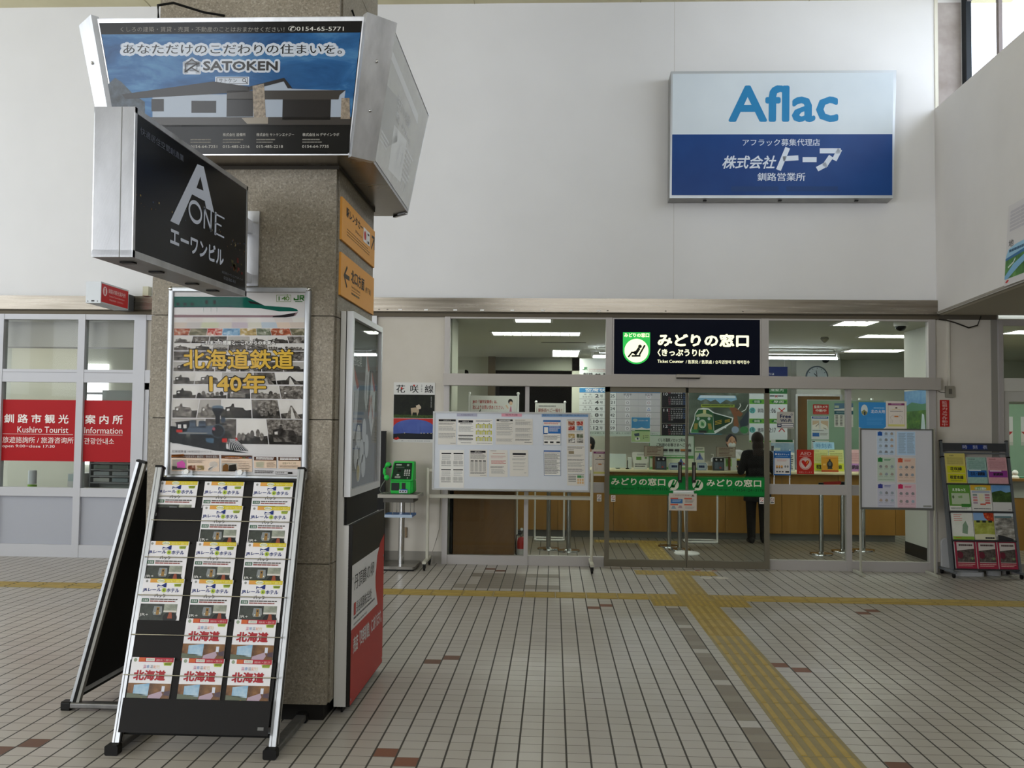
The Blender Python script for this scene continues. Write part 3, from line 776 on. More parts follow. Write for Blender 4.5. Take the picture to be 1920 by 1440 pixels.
        FADE = NZ('faded_advert', [(0.3, 'B7B7B4'), (0.55, 'C0C0BD'), (0.75, 'CACAC8')], 3.5, 0.16, 4, spec=0.7)
        s.rect(0, 0, 1, 1, LALU, -4); s.rect(.012, .02, .988, .97, FADE, 1)
        FD = K('A9AAA8', 0.16, 0, .7); FL = K('D6D8DA', 0.16, 0, .7); FW = K('DADCDD', 0.16, 0, .7)
        s.poly([(.0, .14), (.75, .17), (.78, .24), (.0, .2)], FL, 2)
        s.poly([(.05, .40), (.30, .34), (.42, .62), (.20, .80), (.05, .7)], FD, 2); s.poly([(.30, .55), (.62, .50), (.66, .86), (.34, .9)], FW, 2)
        s.text(.28, .30, .62, .40, '住まいの相談', FL, 3, .02); s.text(.30, .43, .70, .50, '新築・リフォーム', FL, 3, .02)
        for x in (.48, .58, .68, .78): s.rect(x, .58, x + .012, .9, FL, 3)
        s.lines(.08, .72, .26, .82, 3, FL, 3)
        s.lines(.45, .55, .85, .84, 7, FW, 3)
    m.build('advert_panel', lb)
    if k == 1: pass
    c = MB()
    q0, q1 = P(f1, -h1, LB1), P(h1, -f1, LB1); r0, r1 = P(f0, -h0, LB0), P(h0, -f0, LB0)
    # folded aluminium corner strip: a flat face with two returned lips
    def off(p, d, z=0): return (LBX + (p[0] - LBX) * (1 + d), LBY + (p[1] - LBY) * (1 + d), p[2] + z)
    e_ = .028 if k in (0, 3) else .001
    c.add([off(q0, e_, .012), off(q1, e_, .012), off(r1, e_, -.012), off(r0, e_, -.012), off(q0, -.01 if e_ > .01 else -.02, .012), off(q1, -.01 if e_ > .01 else -.02, .012), off(r1, -.01 if e_ > .01 else -.02, -.012), off(r0, -.01 if e_ > .01 else -.02, -.012)],
          [(0, 1, 2, 3), (4, 0, 3, 7), (1, 5, 6, 2), (4, 5, 1, 0), (3, 2, 6, 7)], LALU)
    mid = lambda t: tuple((V(off(q0, e_ + .0015)) * (1 - t) + V(off(r0, e_ + .0015)) * t + V(off(q1, e_ + .0015)) * (1 - t) + V(off(r1, e_ + .0015)) * t) / 2)
    for t in (.3, .66): c.ball(mid(t), .009, .009, .009, CHROME, 8, 5)
    c.build('corner_strip', lb)
m = MB()
for k in range(4):
    P = lambda x, y, z: rot4(k, x, y, z)
    m.add([P(-f0, -h0, LB0), P(f0, -h0, LB0), P(.53, -.53, LB0 - .0), P(-.53, -.53, LB0)], [(0, 1, 2, 3)], STEEL)
    m.add([P(f0, -h0, LB0), P(h0, -f0, LB0), P(.53, -.53, LB0)], [(0, 1, 2)], STEEL)
    m.add([P(-.53, -.53, LB0), P(.53, -.53, LB0), P(.53, -.53, LB0 - .02), P(-.53, -.53, LB0 - .02)], [(3, 2, 1, 0)], K('3B362F'))
    m.add([P(-f1, -h1, LB1 - .002), P(f1, -h1, LB1 - .002), P(.53, -.53, LB1 - .002), P(-.53, -.53, LB1 - .002)], [(0, 1, 2, 3)], LALU)
m.build('soffit', lb)
m = MB()
m.tube([(-2.14, 4.83, 3.80), (-2.15, 4.84, 3.88), (-2.1, 4.92, 3.93), (-1.98, 5.05, 3.935), (-1.9, 5.15, 3.96)], .007, BLACK, 8)
m.build('power_cable', lb); m = MB()
m.tube([(-1.03, 5.5, 3.80), (-1.06, 5.45, 3.86), (-1.17, 5.42, 3.95), (-1.22, 5.40, 4.1)], .006, BLACK, 8)
m.build('power_cable', lb)

# ---------------- blade sign on the front of the pillar
bl = thing('blade_sign', 'black lightbox sign with a big white A projecting from the pillar', 'sign', (-1.73, 5.15, 2.3))
TLT = math.radians(1.35)
m = MB(); m.X = Matrix.Translation((-1.73, 4.9, 2.6)) @ Matrix.Rotation(TLT, 4, 'X') @ Matrix.Translation((1.73, -4.9, -2.6))
x0, x1, y0, y1, z0, z1 = -1.815, -1.65, 3.545, 4.9, 2.313, 2.905
SIDE = NZ('sign_side', [(0.3, 'C8C9CA'), (0.7, 'D2D3D4')], 6, 0.42, 3, (8, 1, .2), metal=.12)
m.box(x0 + .004, y0, z0, x1 - .004, y1, z1, SIDE)
m.box(x0 + .11, y0 - .0015, z0, x0 + .113, y0, z1, K('8E8E8C'))
for z, h in ((z0, .028), (z1 - .022, .022)): m.box(x0, y0, z, x1, y1, z + h, LALU)
for y in (y0, y1 - .02): m.box(x0, y, z0, x1, y + .02, z1, LALU)
for y in (3.68, 3.95, 4.35, 4.62): m.rbox(-1.76, y - .02, z0 - .006, -1.70, y + .02, z0, BLACK, .008)
m.build('housing', bl)
m = MB(); m.X = Matrix.Translation((-1.73, 4.9, 2.6)) @ Matrix.Rotation(TLT, 4, 'X') @ Matrix.Translation((1.73, -4.9, -2.6))
NIGHT = NZ('sign_night', [(0.4, '0E1014'), (0.62, '13161B'), (0.78, '1C2026')], 4, 0.2, 4, spec=0.12)
s = Sheet(m, (x1 - .002, y0 + .018, z1 - .024), (0, 1, 0), Z1, y1 - y0 - .036, z1 - z0 - .05)
s.rect(0, 0, 1, 1, NIGHT)
LT = K('C6CCDC', 0.3)
s.poly([(.473, .069), (.532, .054), (.640, .40), (.561, .40), (.548, .345), (.43, .35), (.322, .66), (.253, .66)], LT, 3)
s.poly([(.501, .158), (.468, .275), (.533, .262)], NIGHT, 4)
s.ring(.462, .485, .062, .098, .013, LT, 4); s.ell(.462, .485, .049, .078, NIGHT, 3)
s.stroke([(.545, .575), (.545, .41), (.61, .57), (.61, .40)], .012, LT, 4)
s.stroke([(.655, .40), (.655, .58)], .016, LT, 4); s.stroke([(.655, .405), (.745, .402)], .006, LT, 4); s.stroke([(.655, .485), (.715, .485)], .006, LT, 4); s.stroke([(.655, .577), (.745, .577)], .006, LT, 4)
s.text(.253, .69, .745, .845, 'エーワンビル', LT, 4, .035)
s.text(.022, .075, .352, .128, '快適居住空間創造業', K('5C6270'), 4)
s.text(.73, .885, .965, .91, '株式会社エーワンコンサルティング', K('6C7078'), 4); s.text(.75, .93, .88, .96, '0120-365-961', K('6C7078'), 4)
R = random.Random(5)
for i in range(46):
    a = R.random(); b = .5 + .12 * R.random() + .05 * math.sin(a * 9)
    if .24 < a < .78 and i % 3: continue
    w = .003 + .006 * R.random(); s.rect(a, b, a + w, b + w * 1.6, K(R.choice(('7A6A3A', '4C5A72', '6A4B2A', '3B4A63', '8A7B55'))), 2)
for i in range(16):
    a = .80 + .15 * R.random(); b = .70 + .13 * R.random(); w = .008 + .02 * R.random()
    s.rect(a, b, a + w, b + w * 1.3, K(R.choice(('4E4A1C', '5A1E1A', '3C3A20', '4A2A18'))), 2)
m.build('sign_face', bl)
m = MB(); m.box(-1.80, 4.9, 2.42, -1.70, 5.15, 2.47, LALU); m.box(-1.80, 4.9, 2.70, -1.70, 5.15, 2.77, LALU); m.box(-1.80, 5.135, 2.405, -1.664, 5.15, 2.83, LALU)
m.box(-1.80, 4.91, 2.41, -1.69, 4.95, 2.80, LALU)
m.build('bracket', bl)

# ---------------- framed anniversary poster on the pillar front
pf = thing('framed_poster', 'large framed railway poster with gold lettering on the pillar front', 'poster', (-1.762, 5.148, 1.317))
m = MB(); fx0, fx1, fz0, fz1 = -2.165, -1.36, 1.317, 2.397; yb, yf = 5.148, 5.122
SNAP = NZ('snap_frame', [(0.3, 'A0A2A4'), (0.7, 'B2B3B5')], 12, 0.38, 3, (1, 1, .1), metal=.6)
for a, b, c, d in ((fx0, fz0 + .018, fx0 + .03, fz1 - .018), (fx1 - .03, fz0 + .018, fx1, fz1 - .018)): m.rbox(a, yf - .008, b, c, yb, d, SNAP, .007, 'z')
for a, b, c, d in ((fx0 + .018, fz0, fx1 - .018, fz0 + .03), (fx0 + .018, fz1 - .03, fx1 - .018, fz1)): m.rbox(a, yf - .008, b, c, yb, d, SNAP, .007, 'x')
m.box(fx0 + .02, yb - .004, fz0 + .02, fx1 - .02, yb, fz1 - .02, K('6E6E6C'))
for x in (fx0 + .012, fx1 - .012):
    for z in (fz0 + .012, fz1 - .012): m.ball((x, yf, z), .014, .014, .014, CHROME, 12, 8)
m.build('frame', pf)
m = MB()
Y = yf + .004
PP = K('CCC9C9', .7, 0, .05)
tl, tr, br, blc = (fx0 + .03, Y, fz1 - .03), (fx1 - .03, Y, fz1 - .03), (fx1 - .03, Y, fz0 + .03), (fx0 + .03, Y, fz0 + .03)
s = Quad(m, tl, tr, br, blc, ((155, 70), (1812, 85), (1745, 2500), (75, 2500)))
u = Quad(m, tl, tr, br, blc); u.rect(0, 0, 1, 1, PP)
TEAL = K('17584B', .7, 0, .05); DK = K('2A2527', .7, 0, .05); SW = K('CFCBCB', .7, 0, .05); MAU = K('8A7074', .7, 0, .05)
s.poly([(153, 130), (1080, 140), (1300, 255), (1620, 278), (1700, 300), (1722, 330), (1480, 330), (1250, 290), (700, 272), (152, 270)], TEAL, 2)
s.poly([(152, 270), (700, 272), (1250, 290), (1480, 330), (1722, 330), (1690, 372), (1560, 408), (150, 408)], SW, 2)
s.poly([(150, 372), (1500, 382), (1720, 340), (1680, 390), (1560, 410), (150, 410)], MAU, 3); s.poly([(1400, 395), (1690, 350), (1660, 395), (1560, 410), (1400, 410)], DK, 4)
s.rect(150, 268, 900, 276, K('3A2D45', .7, 0, .05), 3); s.poly([(1085, 188), (1180, 205), (1285, 248), (1120, 225)], DK, 4)
for x in (178, 268, 360): s.rect(x, 215, x + 42, 250, DK, 4)
for x in (548, 650): s.rect(x, 180, x + 34, 232, DK, 4)
for x in (525, 620, 695): s.rect(x, 170, x + 4, 330, K('5F7F78', .7, 0, .05), 4)
s.frame(1448, 112, 1632, 205, 5, K('6E8A4E', .7, 0, .05), 3); s.text(1475, 132, 1570, 188, '14', K('44702E', .7, 0, .05), 4, .02); s.ring(1588, 160, 24, 28, 12, K('6E8A4E', .7, 0, .05), 4); s.stroke([(1585, 130), (1587, 105)], 8, K('6E8A4E', .7, 0, .05), 4)
GR = K('2E6B2C', .7, 0, .05); s.stroke([(1720, 122), (1720, 176), (1672, 176), (1672, 158)], 17, GR, 4); s.stroke([(1745, 180), (1745, 126), (1788, 126), (1788, 154), (1748, 154)], 15, GR, 4); s.stroke([(1758, 156), (1790, 184)], 15, GR, 4)
s.lines(1682, 196, 1775, 208, 1, GR, 4, .9)
# photo mosaic, paler towards the top
R = random.Random(3)
FAD = [K(h, .7, 0, .05) for h in ('C3B5AA', 'B9B3B0', 'BFC0A4', 'C9BFB6', 'B7AAB2', 'C6C2B4', 'AEB8C2', 'CDB9A8')]
COLR = [NZ('photo_col_%d' % i, [(0.3, a), (0.5, b), (0.65, c)], 30, .7, 5, (1, 1, 1.5), dist=.5, spec=.05) for i, (a, b, c) in enumerate((('5C3A2C', 'A0543A', 'C9BBA8'), ('4D4A3B', '6F6A55', 'A39A86'), ('7E2A22', 'B0453A', 'D8C9BC'), ('3F5A73', '6F97B8', 'BFD0DA'), ('6A5A3C', 'B39A60', 'D3CBBE'), ('3D4334', '6E7560', 'BDBAAE')))]
def row(y0, y1, slants, mats, gap=6):
    n = len(slants) - 1
    for i in range(n):
        (a0, a1), (b0, b1) = slants[i], slants[i + 1]
        s.poly([(a0 + gap, y0), (b0 - gap, y0), (b1 - gap, y1), (a1 + gap, y1)], mats[i % len(mats)], 2)
def cuts(y0, y1, n, xl=95, xr=1795, jit=.25):
    o = []; vx, vy = 980, -1400
    for i in range(n + 1):
        x = xl + (xr - xl) * (i + (jit * (R.random() - .5) if 0 < i < n else 0)) / n
        xm = x + (x - vx) * (y1 - y0) / (y0 - vy)
        if i in (0, n): xm = x
        o.append((x, xm))
    return o
row(415, 470, cuts(415, 470, 9, 150, 1805), [K('CCC7C6', .7, 0, .05), K('C8BFBB', .7, 0, .05), K('CFCBC4', .7, 0, .05)], 0)
row(474, 548, cuts(474, 548, 9, 148, 1804), FAD, 1)
row(556, 648, cuts(556, 648, 8, 145, 1802), COLR, 2)
LGT = [NZ('photo_light_%d' % i, [(0.3, a_), (0.7, b_)], 6, .7, 4, spec=.05) for i, (a_, b_) in enumerate((('A9A49E', 'CFCBC6'), ('C2BDB8', 'DAD7D3'), ('8F8A84', 'B4AFA9'), ('B9B4AE', 'D6D2CE')))]
DRK = [NZ('photo_dark_%d' % i, [(0.32, a_), (0.5, b_), (0.68, c_)], sc, .7, 6, (1, 1, 1.3), dist=.4, spec=.05) for i, (a_, b_, c_, sc) in enumerate((('221F1D', '3A3633', '77726C', 20), ('2E2A27', '55504B', '8E8882', 34), ('3A3632', '6A645E', 'A39D96', 48), ('1B1917', '2E2B28', '5A5550', 16)))]
for y0, y1, n in ((662, 752, 7), (756, 850, 7), (862, 985, 6), (1000, 1128, 6), (1140, 1298, 5), (1315, 1488, 5), (1500, 1748, 5), (1758, 2090, 4)):
    cc = cuts(y0, y1, n, 148 - (y0 - 560) * .035, 1800 - (y0 - 560) * .03)
    row(y0, y1, cc, R.sample(LGT + DRK[1:3], 5), 5)
    for k in range(n):
        (a0, a1), (b0, b1) = cc[k], cc[k + 1]; h = y1 - y0; w = b0 - a0
        E = lambda u_, v_: (a0 + (b0 - a0) * u_ + ((a1 - a0) * (1 - u_) + (b1 - b0) * u_) * v_ + (5 - 10 * u_), y0 + h * v_)
        g0 = .55 + .2 * R.random(); tp = R.random()
        s.poly([E(0, g0), E(.3, g0 - .05), E(.7, g0 + .04), E(1, g0), E(1, .995), E(0, .995)], R.choice(DRK), 3)
        if tp < .45:      # an engine or carriage seen from the side
            u0 = .08 + .15 * R.random(); s.poly([E(u0, .9), E(u0, .42), E(u0 + .18, .36), E(u0 + .22, .22), E(u0 + .28, .22), E(u0 + .3, .4), E(u0 + .6, .44), E(u0 + .68, .6), E(u0 + .68, .9)], DRK[R.randrange(4)], 4)
            s.poly([E(u0 + .05, .5), E(u0 + .14, .48), E(u0 + .14, .6), E(u0 + .05, .6)], LGT[1], 5)
        elif tp < .75:    # crowd or trees
            for q in range(6): u0 = .05 + .15 * q + .05 * R.random(); s.ell(*E(u0, .55 + .2 * R.random()), w * .07, h * .16, DRK[R.randrange(3)], 4)
        else:             # track running away
            s.poly([E(.48, .3), E(.54, .3), E(.9, .99), E(.2, .99)], DRK[R.randrange(4)], 4); s.poly([E(.5, .4), E(.53, .4), E(.66, .99), E(.45, .99)], LGT[R.randrange(4)], 5)
s.text(490, 712, 1440, 782, 'これまでの感謝と、これからの未来へ', K('4A4542', .7, 0, .05), 5, .09); s.text(497, 718, 1434, 776, 'これまでの感謝と、これからの未来へ', K('F0EEEA', .7, 0, .05), 8, .022)
s.text(252, 818, 1672, 1112, '北海道鉄道', K('2A2418', .7, 0, .05), 5, .05); s.text(266, 832, 1660, 1098, '北海道鉄道', GOLD, 7, .022)
s.text(580, 1138, 1326, 1430, '140年', K('2A2418', .7, 0, .05), 5, .06); s.text(594, 1152, 1312, 1416, '140年', GOLD, 7, .028)
D = 1166
LB_ = K('1C1D20', .7, 0, .05); LBL = K('4C5866', .7, 0, .05); LRD = K('B5261C', .7, 0, .05)
s.poly([(78, 905 + D), (800, 1040 + D), (1085, 1040 + D), (820, 990 + D), (78, 800 + D)], LB_, 5)
s.poly([(80, 690 + D), (180, 700 + D), (180, 850 + D), (80, 880 + D)], LB_, 5)
s.poly([(165, 640 + D), (420, 618 + D), (430, 800 + D), (180, 790 + D)], LB_, 5); s.poly([(150, 640 + D), (420, 610 + D), (430, 630 + D), (165, 660 + D)], K('34302C', .7, 0, .05), 6)
for x in (190, 260): s.rect(x, 670 + D, x + 40, 720 + D, K('C8C4C0', .7, 0, .05), 6)
s.rect(170, 740 + D, 245, 775 + D, LRD, 6)
s.poly([(330, 700 + D), (640, 680 + D), (640, 800 + D), (180, 800 + D), (300, 760 + D)], LBL, 6)
s.poly([(340, 640 + D), (410, 640 + D), (420, 720 + D), (335, 720 + D)], LBL, 6); s.poly([(455, 640 + D), (540, 640 + D), (550, 720 + D), (450, 720 + D)], LBL, 6); s.ell(500, 640 + D, 46, 22, K('3A4149', .7, 0, .05), 7); s.ell(376, 630 + D, 40, 22, K('3A4149', .7, 0, .05), 7)
s.poly([(95, 790 + D), (800, 800 + D), (800, 1000 + D), (300, 930 + D), (95, 900 + D)], LB_, 5); s.rect(200, 778 + D, 560, 790 + D, K('8B8681', .7, 0, .05), 7)
s.ell(700, 755 + D, 85, 92, LB_, 7); s.ring(700, 755 + D, 85, 92, 8, K('4E5A66', .7, 0, .05), 8); s.ell(648, 725 + D, 18, 22, K('9A5560', .7, 0, .05), 9)
s.poly([(620, 455 + D), (780, 455 + D), (728, 560 + D), (728, 660 + D), (668, 660 + D), (668, 560 + D)], LB_, 7); s.ell(700, 440 + D, 74, 28, K('5B6A78', .7, 0, .05), 8); s.ell(700, 462 + D, 80, 14, K('2A2D33', .7, 0, .05), 9)
s.ell(768, 606 + D, 30, 38, K('39434F', .7, 0, .05), 8); s.rect(720, 655 + D, 815, 668 + D, LB_, 8)
for x, r in ((270, 60), (395, 66), (745, 62)): s.ell(x, 885 + D + (x - 270) * .12, r * .8, r, K('121214', .7, 0, .05), 6); s.ring(x, 885 + D + (x - 270) * .12, r * .8, r, 7, K('3C3C3E', .7, 0, .05), 7)
s.poly([(540, 850 + D), (645, 850 + D), (645, 915 + D), (560, 905 + D)], K('3F5A70', .7, 0, .05), 8)
s.rect(752, 850 + D, 815, 902 + D, LRD, 9); s.poly([(820, 850 + D), (930, 850 + D), (1080, 1015 + D), (840, 1000 + D)], LB_, 8); s.rect(920, 840 + D, 946, 880 + D, LRD, 9)
for k in range(8): s.stroke([(838 + k * 12, 858 + D), (850 + k * 30, 998 + D + k)], 7, K('B9B9BC', .7, 0, .05), 9)
s.poly([(80, 918 + D), (560, 1010 + D), (1090, 1045 + D), (1740, 940 + D), (1740, 960 + D), (1090, 1060 + D), (400, 1060 + D), (78, 1000 + D)], PP, 6)
s.poly([(78, 985 + D), (78, 925 + D), (600, 1010 + D), (1090, 1048 + D), (1745, 935 + D), (1750, 1060 + D), (78, 1060 + D)], PP, 5)
s.text(108, 1012 + D, 622, 1048 + D, '北海道鉄道140年記念イベント', K('4A4242', .7, 0, .05), 8)
BX = K('DCC3AC', .7, 0, .05); BH = K('4B2E1E', .7, 0, .05); OR = K('B06A34', .7, 0, .05)
for x0_, x1_, y1_ in ((105, 712, 1290), (738, 1128, 1290), (1152, 1432, 1238), (1458, 1738, 1240)):
    s.rect(x0_, 1072 + D + (x0_ > 1000) * 16, x1_, y1_ + D, BX, 8); s.rect(x0_, 1072 + D + (x0_ > 1000) * 16, x1_, 1116 + D + (x0_ > 1000) * 20, BH, 9)
s.text(280, 1078 + D, 695, 1112 + D, '「はまなす」編成が、各地を運転！', WHITE, 10); s.poly([(100, 1105 + D), (110, 1075 + D), (260, 1062 + D), (265, 1095 + D)], OR, 10)
s.ell(880, 1105 + D, 130, 20, OR, 10); s.text(790, 1096 + D, 970, 1114 + D, 'ヘルシーウォーキング', WHITE, 11)
for x, c in ((1015, '5E7A3A'), (1055, 'A34A34'), (1092, '3A5A94')): s.rect(x, 1096 + D, x + 28, 1114 + D, K(c), 10)
s.text(748, 1142 + D, 1110, 1166 + D, '北海道鉄道140年記念ウォーク', K('6A3E2A', .7, 0, .05), 10)
s.rect(115, 1135 + D, 300, 1275 + D, K('A9A7A2', .7, 0, .05), 10); s.poly([(175, 1180 + D), (245, 1150 + D), (280, 1185 + D), (280, 1250 + D), (180, 1250 + D)], K('C2569E', .7, 0, .05), 11); s.poly([(115, 1225 + D), (300, 1250 + D), (300, 1275 + D), (115, 1275 + D)], K('4B4A46', .7, 0, .05), 11)
s.lines(315, 1140 + D, 540, 1190 + D, 3, K('6B5A4E', .7, 0, .05), 10, .4, 4, 6); s.rect(315, 1212 + D, 412, 1275 + D, COLR[0], 10); s.rect(425, 1212 + D, 520, 1275 + D, COLR[4], 10)
s.ell(640, 1200 + D, 55, 45, K('E4E1DC', .7, 0, .05), 10); s.poly([(575, 1240 + D), (640, 1230 + D), (620, 1285 + D), (570, 1280 + D)], K('E4E1DC', .7, 0, .05), 10)
s.rect(742, 1175 + D, 940, 1287 + D, K('B9B2A6', .7, 0, .05), 10); s.poly([(755, 1285 + D), (760, 1215 + D), (800, 1185 + D), (830, 1200 + D), (830, 1285 + D)], K('6E4B28', .7, 0, .05), 11); s.poly([(832, 1285 + D), (840, 1205 + D), (925, 1190 + D), (938, 1285 + D)], K('2A2622', .7, 0, .05), 11)
s.lines(955, 1178 + D, 1115, 1285 + D, 5, K('6B5A4E', .7, 0, .05), 10, .3, 6, 4)
s.lines(1180, 1096 + D, 1410, 1130 + D, 2, WHITE, 11, .5, 7, 5); s.lines(1480, 1096 + D, 1720, 1130 + D, 2, WHITE, 11, .5, 8, 5)
s.poly([(1172, 1155 + D), (1285, 1150 + D), (1270, 1232 + D), (1180, 1225 + D)], K('C9CDB6', .7, 0, .05), 10); s.lines(1310, 1155 + D, 1425, 1230 + D, 5, K('6B5A4E', .7, 0, .05), 10, .35, 9, 4)
s.text(1512, 1155 + D, 1678, 1185 + D, '記念ドライブ号', K('3B6E45', .7, 0, .05), 10); s.lines(1475, 1200 + D, 1725, 1228 + D, 2, K('6B5A4E', .7, 0, .05), 10, .4, 10, 6)
s.lines(1160, 1270 + D, 1410, 1312 + D, 2, K('55504C', .7, 0, .05), 8, .5, 12, 8); s.frame(1422, 1276 + D, 1570, 1318 + D, 4, K('77736F', .7, 0, .05), 8); s.text(1435, 1284 + D, 1530, 1308 + D, 'JR北海道', K('55504C', .7, 0, .05), 8); s.rect(1578, 1284 + D, 1632, 1312 + D, K('2A2826', .7, 0, .05), 8)
m.build('poster_print', pf)
m = MB(); m.add([(fx0 + .03, yf - .001, fz0 + .03), (fx1 - .03, yf - .001, fz0 + .03), (fx1 - .03, yf - .001, fz1 - .03), (fx0 + .03, yf - .001, fz1 - .03)], [(0, 1, 2, 3)], _glass('poster_film', (.97, .97, .97, 1), .12)); m.build('clear_cover', pf)
for x in (-2.02, -1.72): m = MB(); m.rbox(x - .03, 5.085, 1.335, x + .03, 5.113, 1.375, _glass('clear_clip', (.9, .92, .93, 1), 1.0), .006, 'y'); m.lathe((x, 5.083, 1.365), [(0, -.012), (.014, -.012), (.014, 0), (0, 0)], WHITE, 14, 'y'); m.build('clip', pf)

# ---------------- orange direction signs on the right face of the pillar
ORG = K('DE9C42', 0.45); OT = K('3A3228', 0.5)
def osign(z0, z1, name, label, fn):
    m = MB(); X = PX1 + .012
    m.box(PX1, 5.215, z0, X, 6.185, z1, ORG)
    s = Sheet(m, (X, 5.215, z1), (0, 1, 0), Z1, .97, z1 - z0)
    fn(s); o = m.build(name, None, (PX1 + .006, 5.7, z0)); tag(o, label, 'sign', 'orange direction signs')
def f1_(s):
    s.text(.11, .14, .59, .37, '駅レンタカー', OT, 2, .03); s.text(.37, .47, .57, .55, 'JR Rent-a-Car', OT, 2)
    s.rect(.614, .19, .718, .56, WHITE, 2); s.ell(.665, .38, .032, .12, K('C03A3A'), 3); s.rect(.725, .19, .822, .55, WHITE, 2); s.rect(.745, .25, .80, .30, OT, 3); s.rect(.745, .45, .80, .52, OT, 3)
    s.stroke([(.885, .545), (.98, .20)], .018, OT, 2); s.stroke([(.895, .215), (.98, .20), (.98, .50)], .018, OT, 2)
    s.lines(.13, .64, .83, .84, 3, K('77603A'), 2, .3, 5, 7)
def f2_(s):
    s.poly([(.068, .50), (.15, .22), (.17, .27), (.115, .44), (.226, .44), (.226, .545), (.115, .545), (.17, .72), (.15, .76)], OT, 2)
    s.text(.27, .22, .67, .55, '北口方面', OT, 2, .03); s.text(.71, .38, .89, .56, '(地下道)', OT, 2)
    s.text(.29, .61, .545, .69, 'North Exit (Underpass)', OT, 2); s.rect(.29, .72, .545, .73, OT, 2); s.lines(.29, .78, .55, .86, 1, K('77603A'), 2, .6, 5, 6)
osign(2.688, 2.933, 'direction_sign', 'upper orange rental car sign on the side of the pillar', f1_)
osign(2.370, 2.615, 'direction_sign', 'lower orange north exit sign on the side of the pillar', f2_)

# ---------------- confectioner's showcase standing against the right side of the pillar
sc_ = thing('advert_showcase', 'tall white showcase with red lower panel against the pillar side', 'showcase', (-1.18, 5.78, 0))
XB, XU, XL = -1.222, -1.150, -1.132
CAB = K('D2D1CF', 0.4, 0.1)
m = MB(); m.box(XB, 5.28, .045, XL - .02, 6.27, 1.06, CAB); m.box(XB, 5.28, 1.06, XB + .035, 6.27, 2.285, CAB); m.box(XB + .03, 5.33, 0, XL - .05, 6.22, .045, BLACK)
m.box(XB + .03, 5.30, 1.05, XB + .05, 6.23, 1.225, BLACK)
m.build('cabinet', sc_)
m = MB(); fy0, fy1, fz0_, fz1_ = 5.28, 6.20, 1.222, 2.285
FRW = K('D4D5D8', 0.35, 0.2)
m.box(XB + .03, fy0, fz0_, XU, fy0 + .035, fz1_, FRW); m.box(XB + .03, fy1 - .035, fz0_, XU, fy1, fz1_, FRW)
m.box(XB + .03, fy0 + .035, fz0_, XU, fy1 - .035, fz0_ + .04, FRW); m.box(XB + .03, fy0 + .035, fz1_ - .035, XU, fy1 - .035, fz1_, FRW)
m.box(XB + .035, fy1 - .07, fz0_ + .04, XU - .02, fy1 - .035, fz1_ - .035, K('6F6A66', .4))
m.build('window_frame', sc_)
m = MB(); s = Sheet(m, (XU - .03, fy0 + .035, fz1_ - .035), (0, 1, 0), Z1, fy1 - fy0 - .07, fz1_ - fz0_ - .075)
s.rect(0, 0, 1, 1, K('727476', .5)); s.rect(0, 0, 1, .35, K('525454', .5), 2)
s.text(.02, .18, .42, .27, '釧路銘菓', K('D8D8D4'), 3)
PK = K('D9DADC', .4); PR = K('B4584A', .4)
for a, b, c, d in ((.05, .27, .34, .72), (.52, .15, .70, .55), (.70, .27, .95, .70)):
    s.poly([(a + (c - a) * .35, b), (c, b + .12), (c - (c - a) * .2, d - .1), (a + (c - a) * .45, d), (a, b + .3)], PK, 4)
    s.poly([(a + (c - a) * .35, b), (c, b + .12), (c - (c - a) * .25, b + .14), (a + (c - a) * .5, b + .08)], PR, 5)
    s.stroke([(a + (c - a) * .5, b + .16), (a + (c - a) * .42, b + .34)], .012, K('4A4644'), 5)
s.stroke([(.72, .44), (.68, .58), (.78, .44), (.86, .58)], .02, PR, 6)
EGG = K('DADDE2', .35)
for a, b in ((.34, .70), (.54, .66), (.28, .82), (.46, .79), (.64, .76), (.36, .90), (.53, .88)): s.ell(a, b, .075, .075, EGG, 5)
s.ell(.35, .92, .05, .05, K('C9B97E', .4), 6)
m.build('display', sc_)
g = MB(); g.box(XU - .016, fy0 + .035, fz0_ + .04, XU - .012, fy1 - .035, fz1_ - .035, _glass('showcase_glass', (.94, .95, .95, 1), .8)); g.build('glass_front', sc_)
m = MB(); m.box(XL - .022, 5.28, .045, XL, 6.28, 1.065, K('22201D', .45))
s = Sheet(m, (XL, 5.283, 1.062), (0, 1, 0), Z1, .994, 1.012)
s.rect(0, 0, 1, 1, K('25231F', .45)); RD = K('B03A36', .45); CR = K('D9D8DA', .45)
s.rect(0, .225, .84, .60, CR, 2)
s.poly([(0, .585), (.80, .585), (.72, .47), (.71, .40), (.76, .27), (.86, .20), (1, .16), (1, 1), (0, 1)], RD, 3)
s.text(.06, .285, .65, .375, '丹頂鶴の卵', K('2B2A2C'), 4); s.rect(.06, .445, .115, .515, RD, 4); s.text(.13, .445, .585, .515, '長谷製菓株式会社', K('3A393C'), 4)
s.lines(.06, .525, .70, .545, 1, K('77767A'), 4, .6, 3, 9); s.text(.06, .558, .44, .575, 'www.hase-seika.co.jp', K('3A393C'), 4)
s.text(.06, .635, .94, .73, '売店「四季彩館」にあります。', CR, 5, .02)
for y in (.02, .98):
    for z in (.97, .30): s.ell(y, z, .008, .008, CHROME, 5)
m.build('advert_board', sc_)

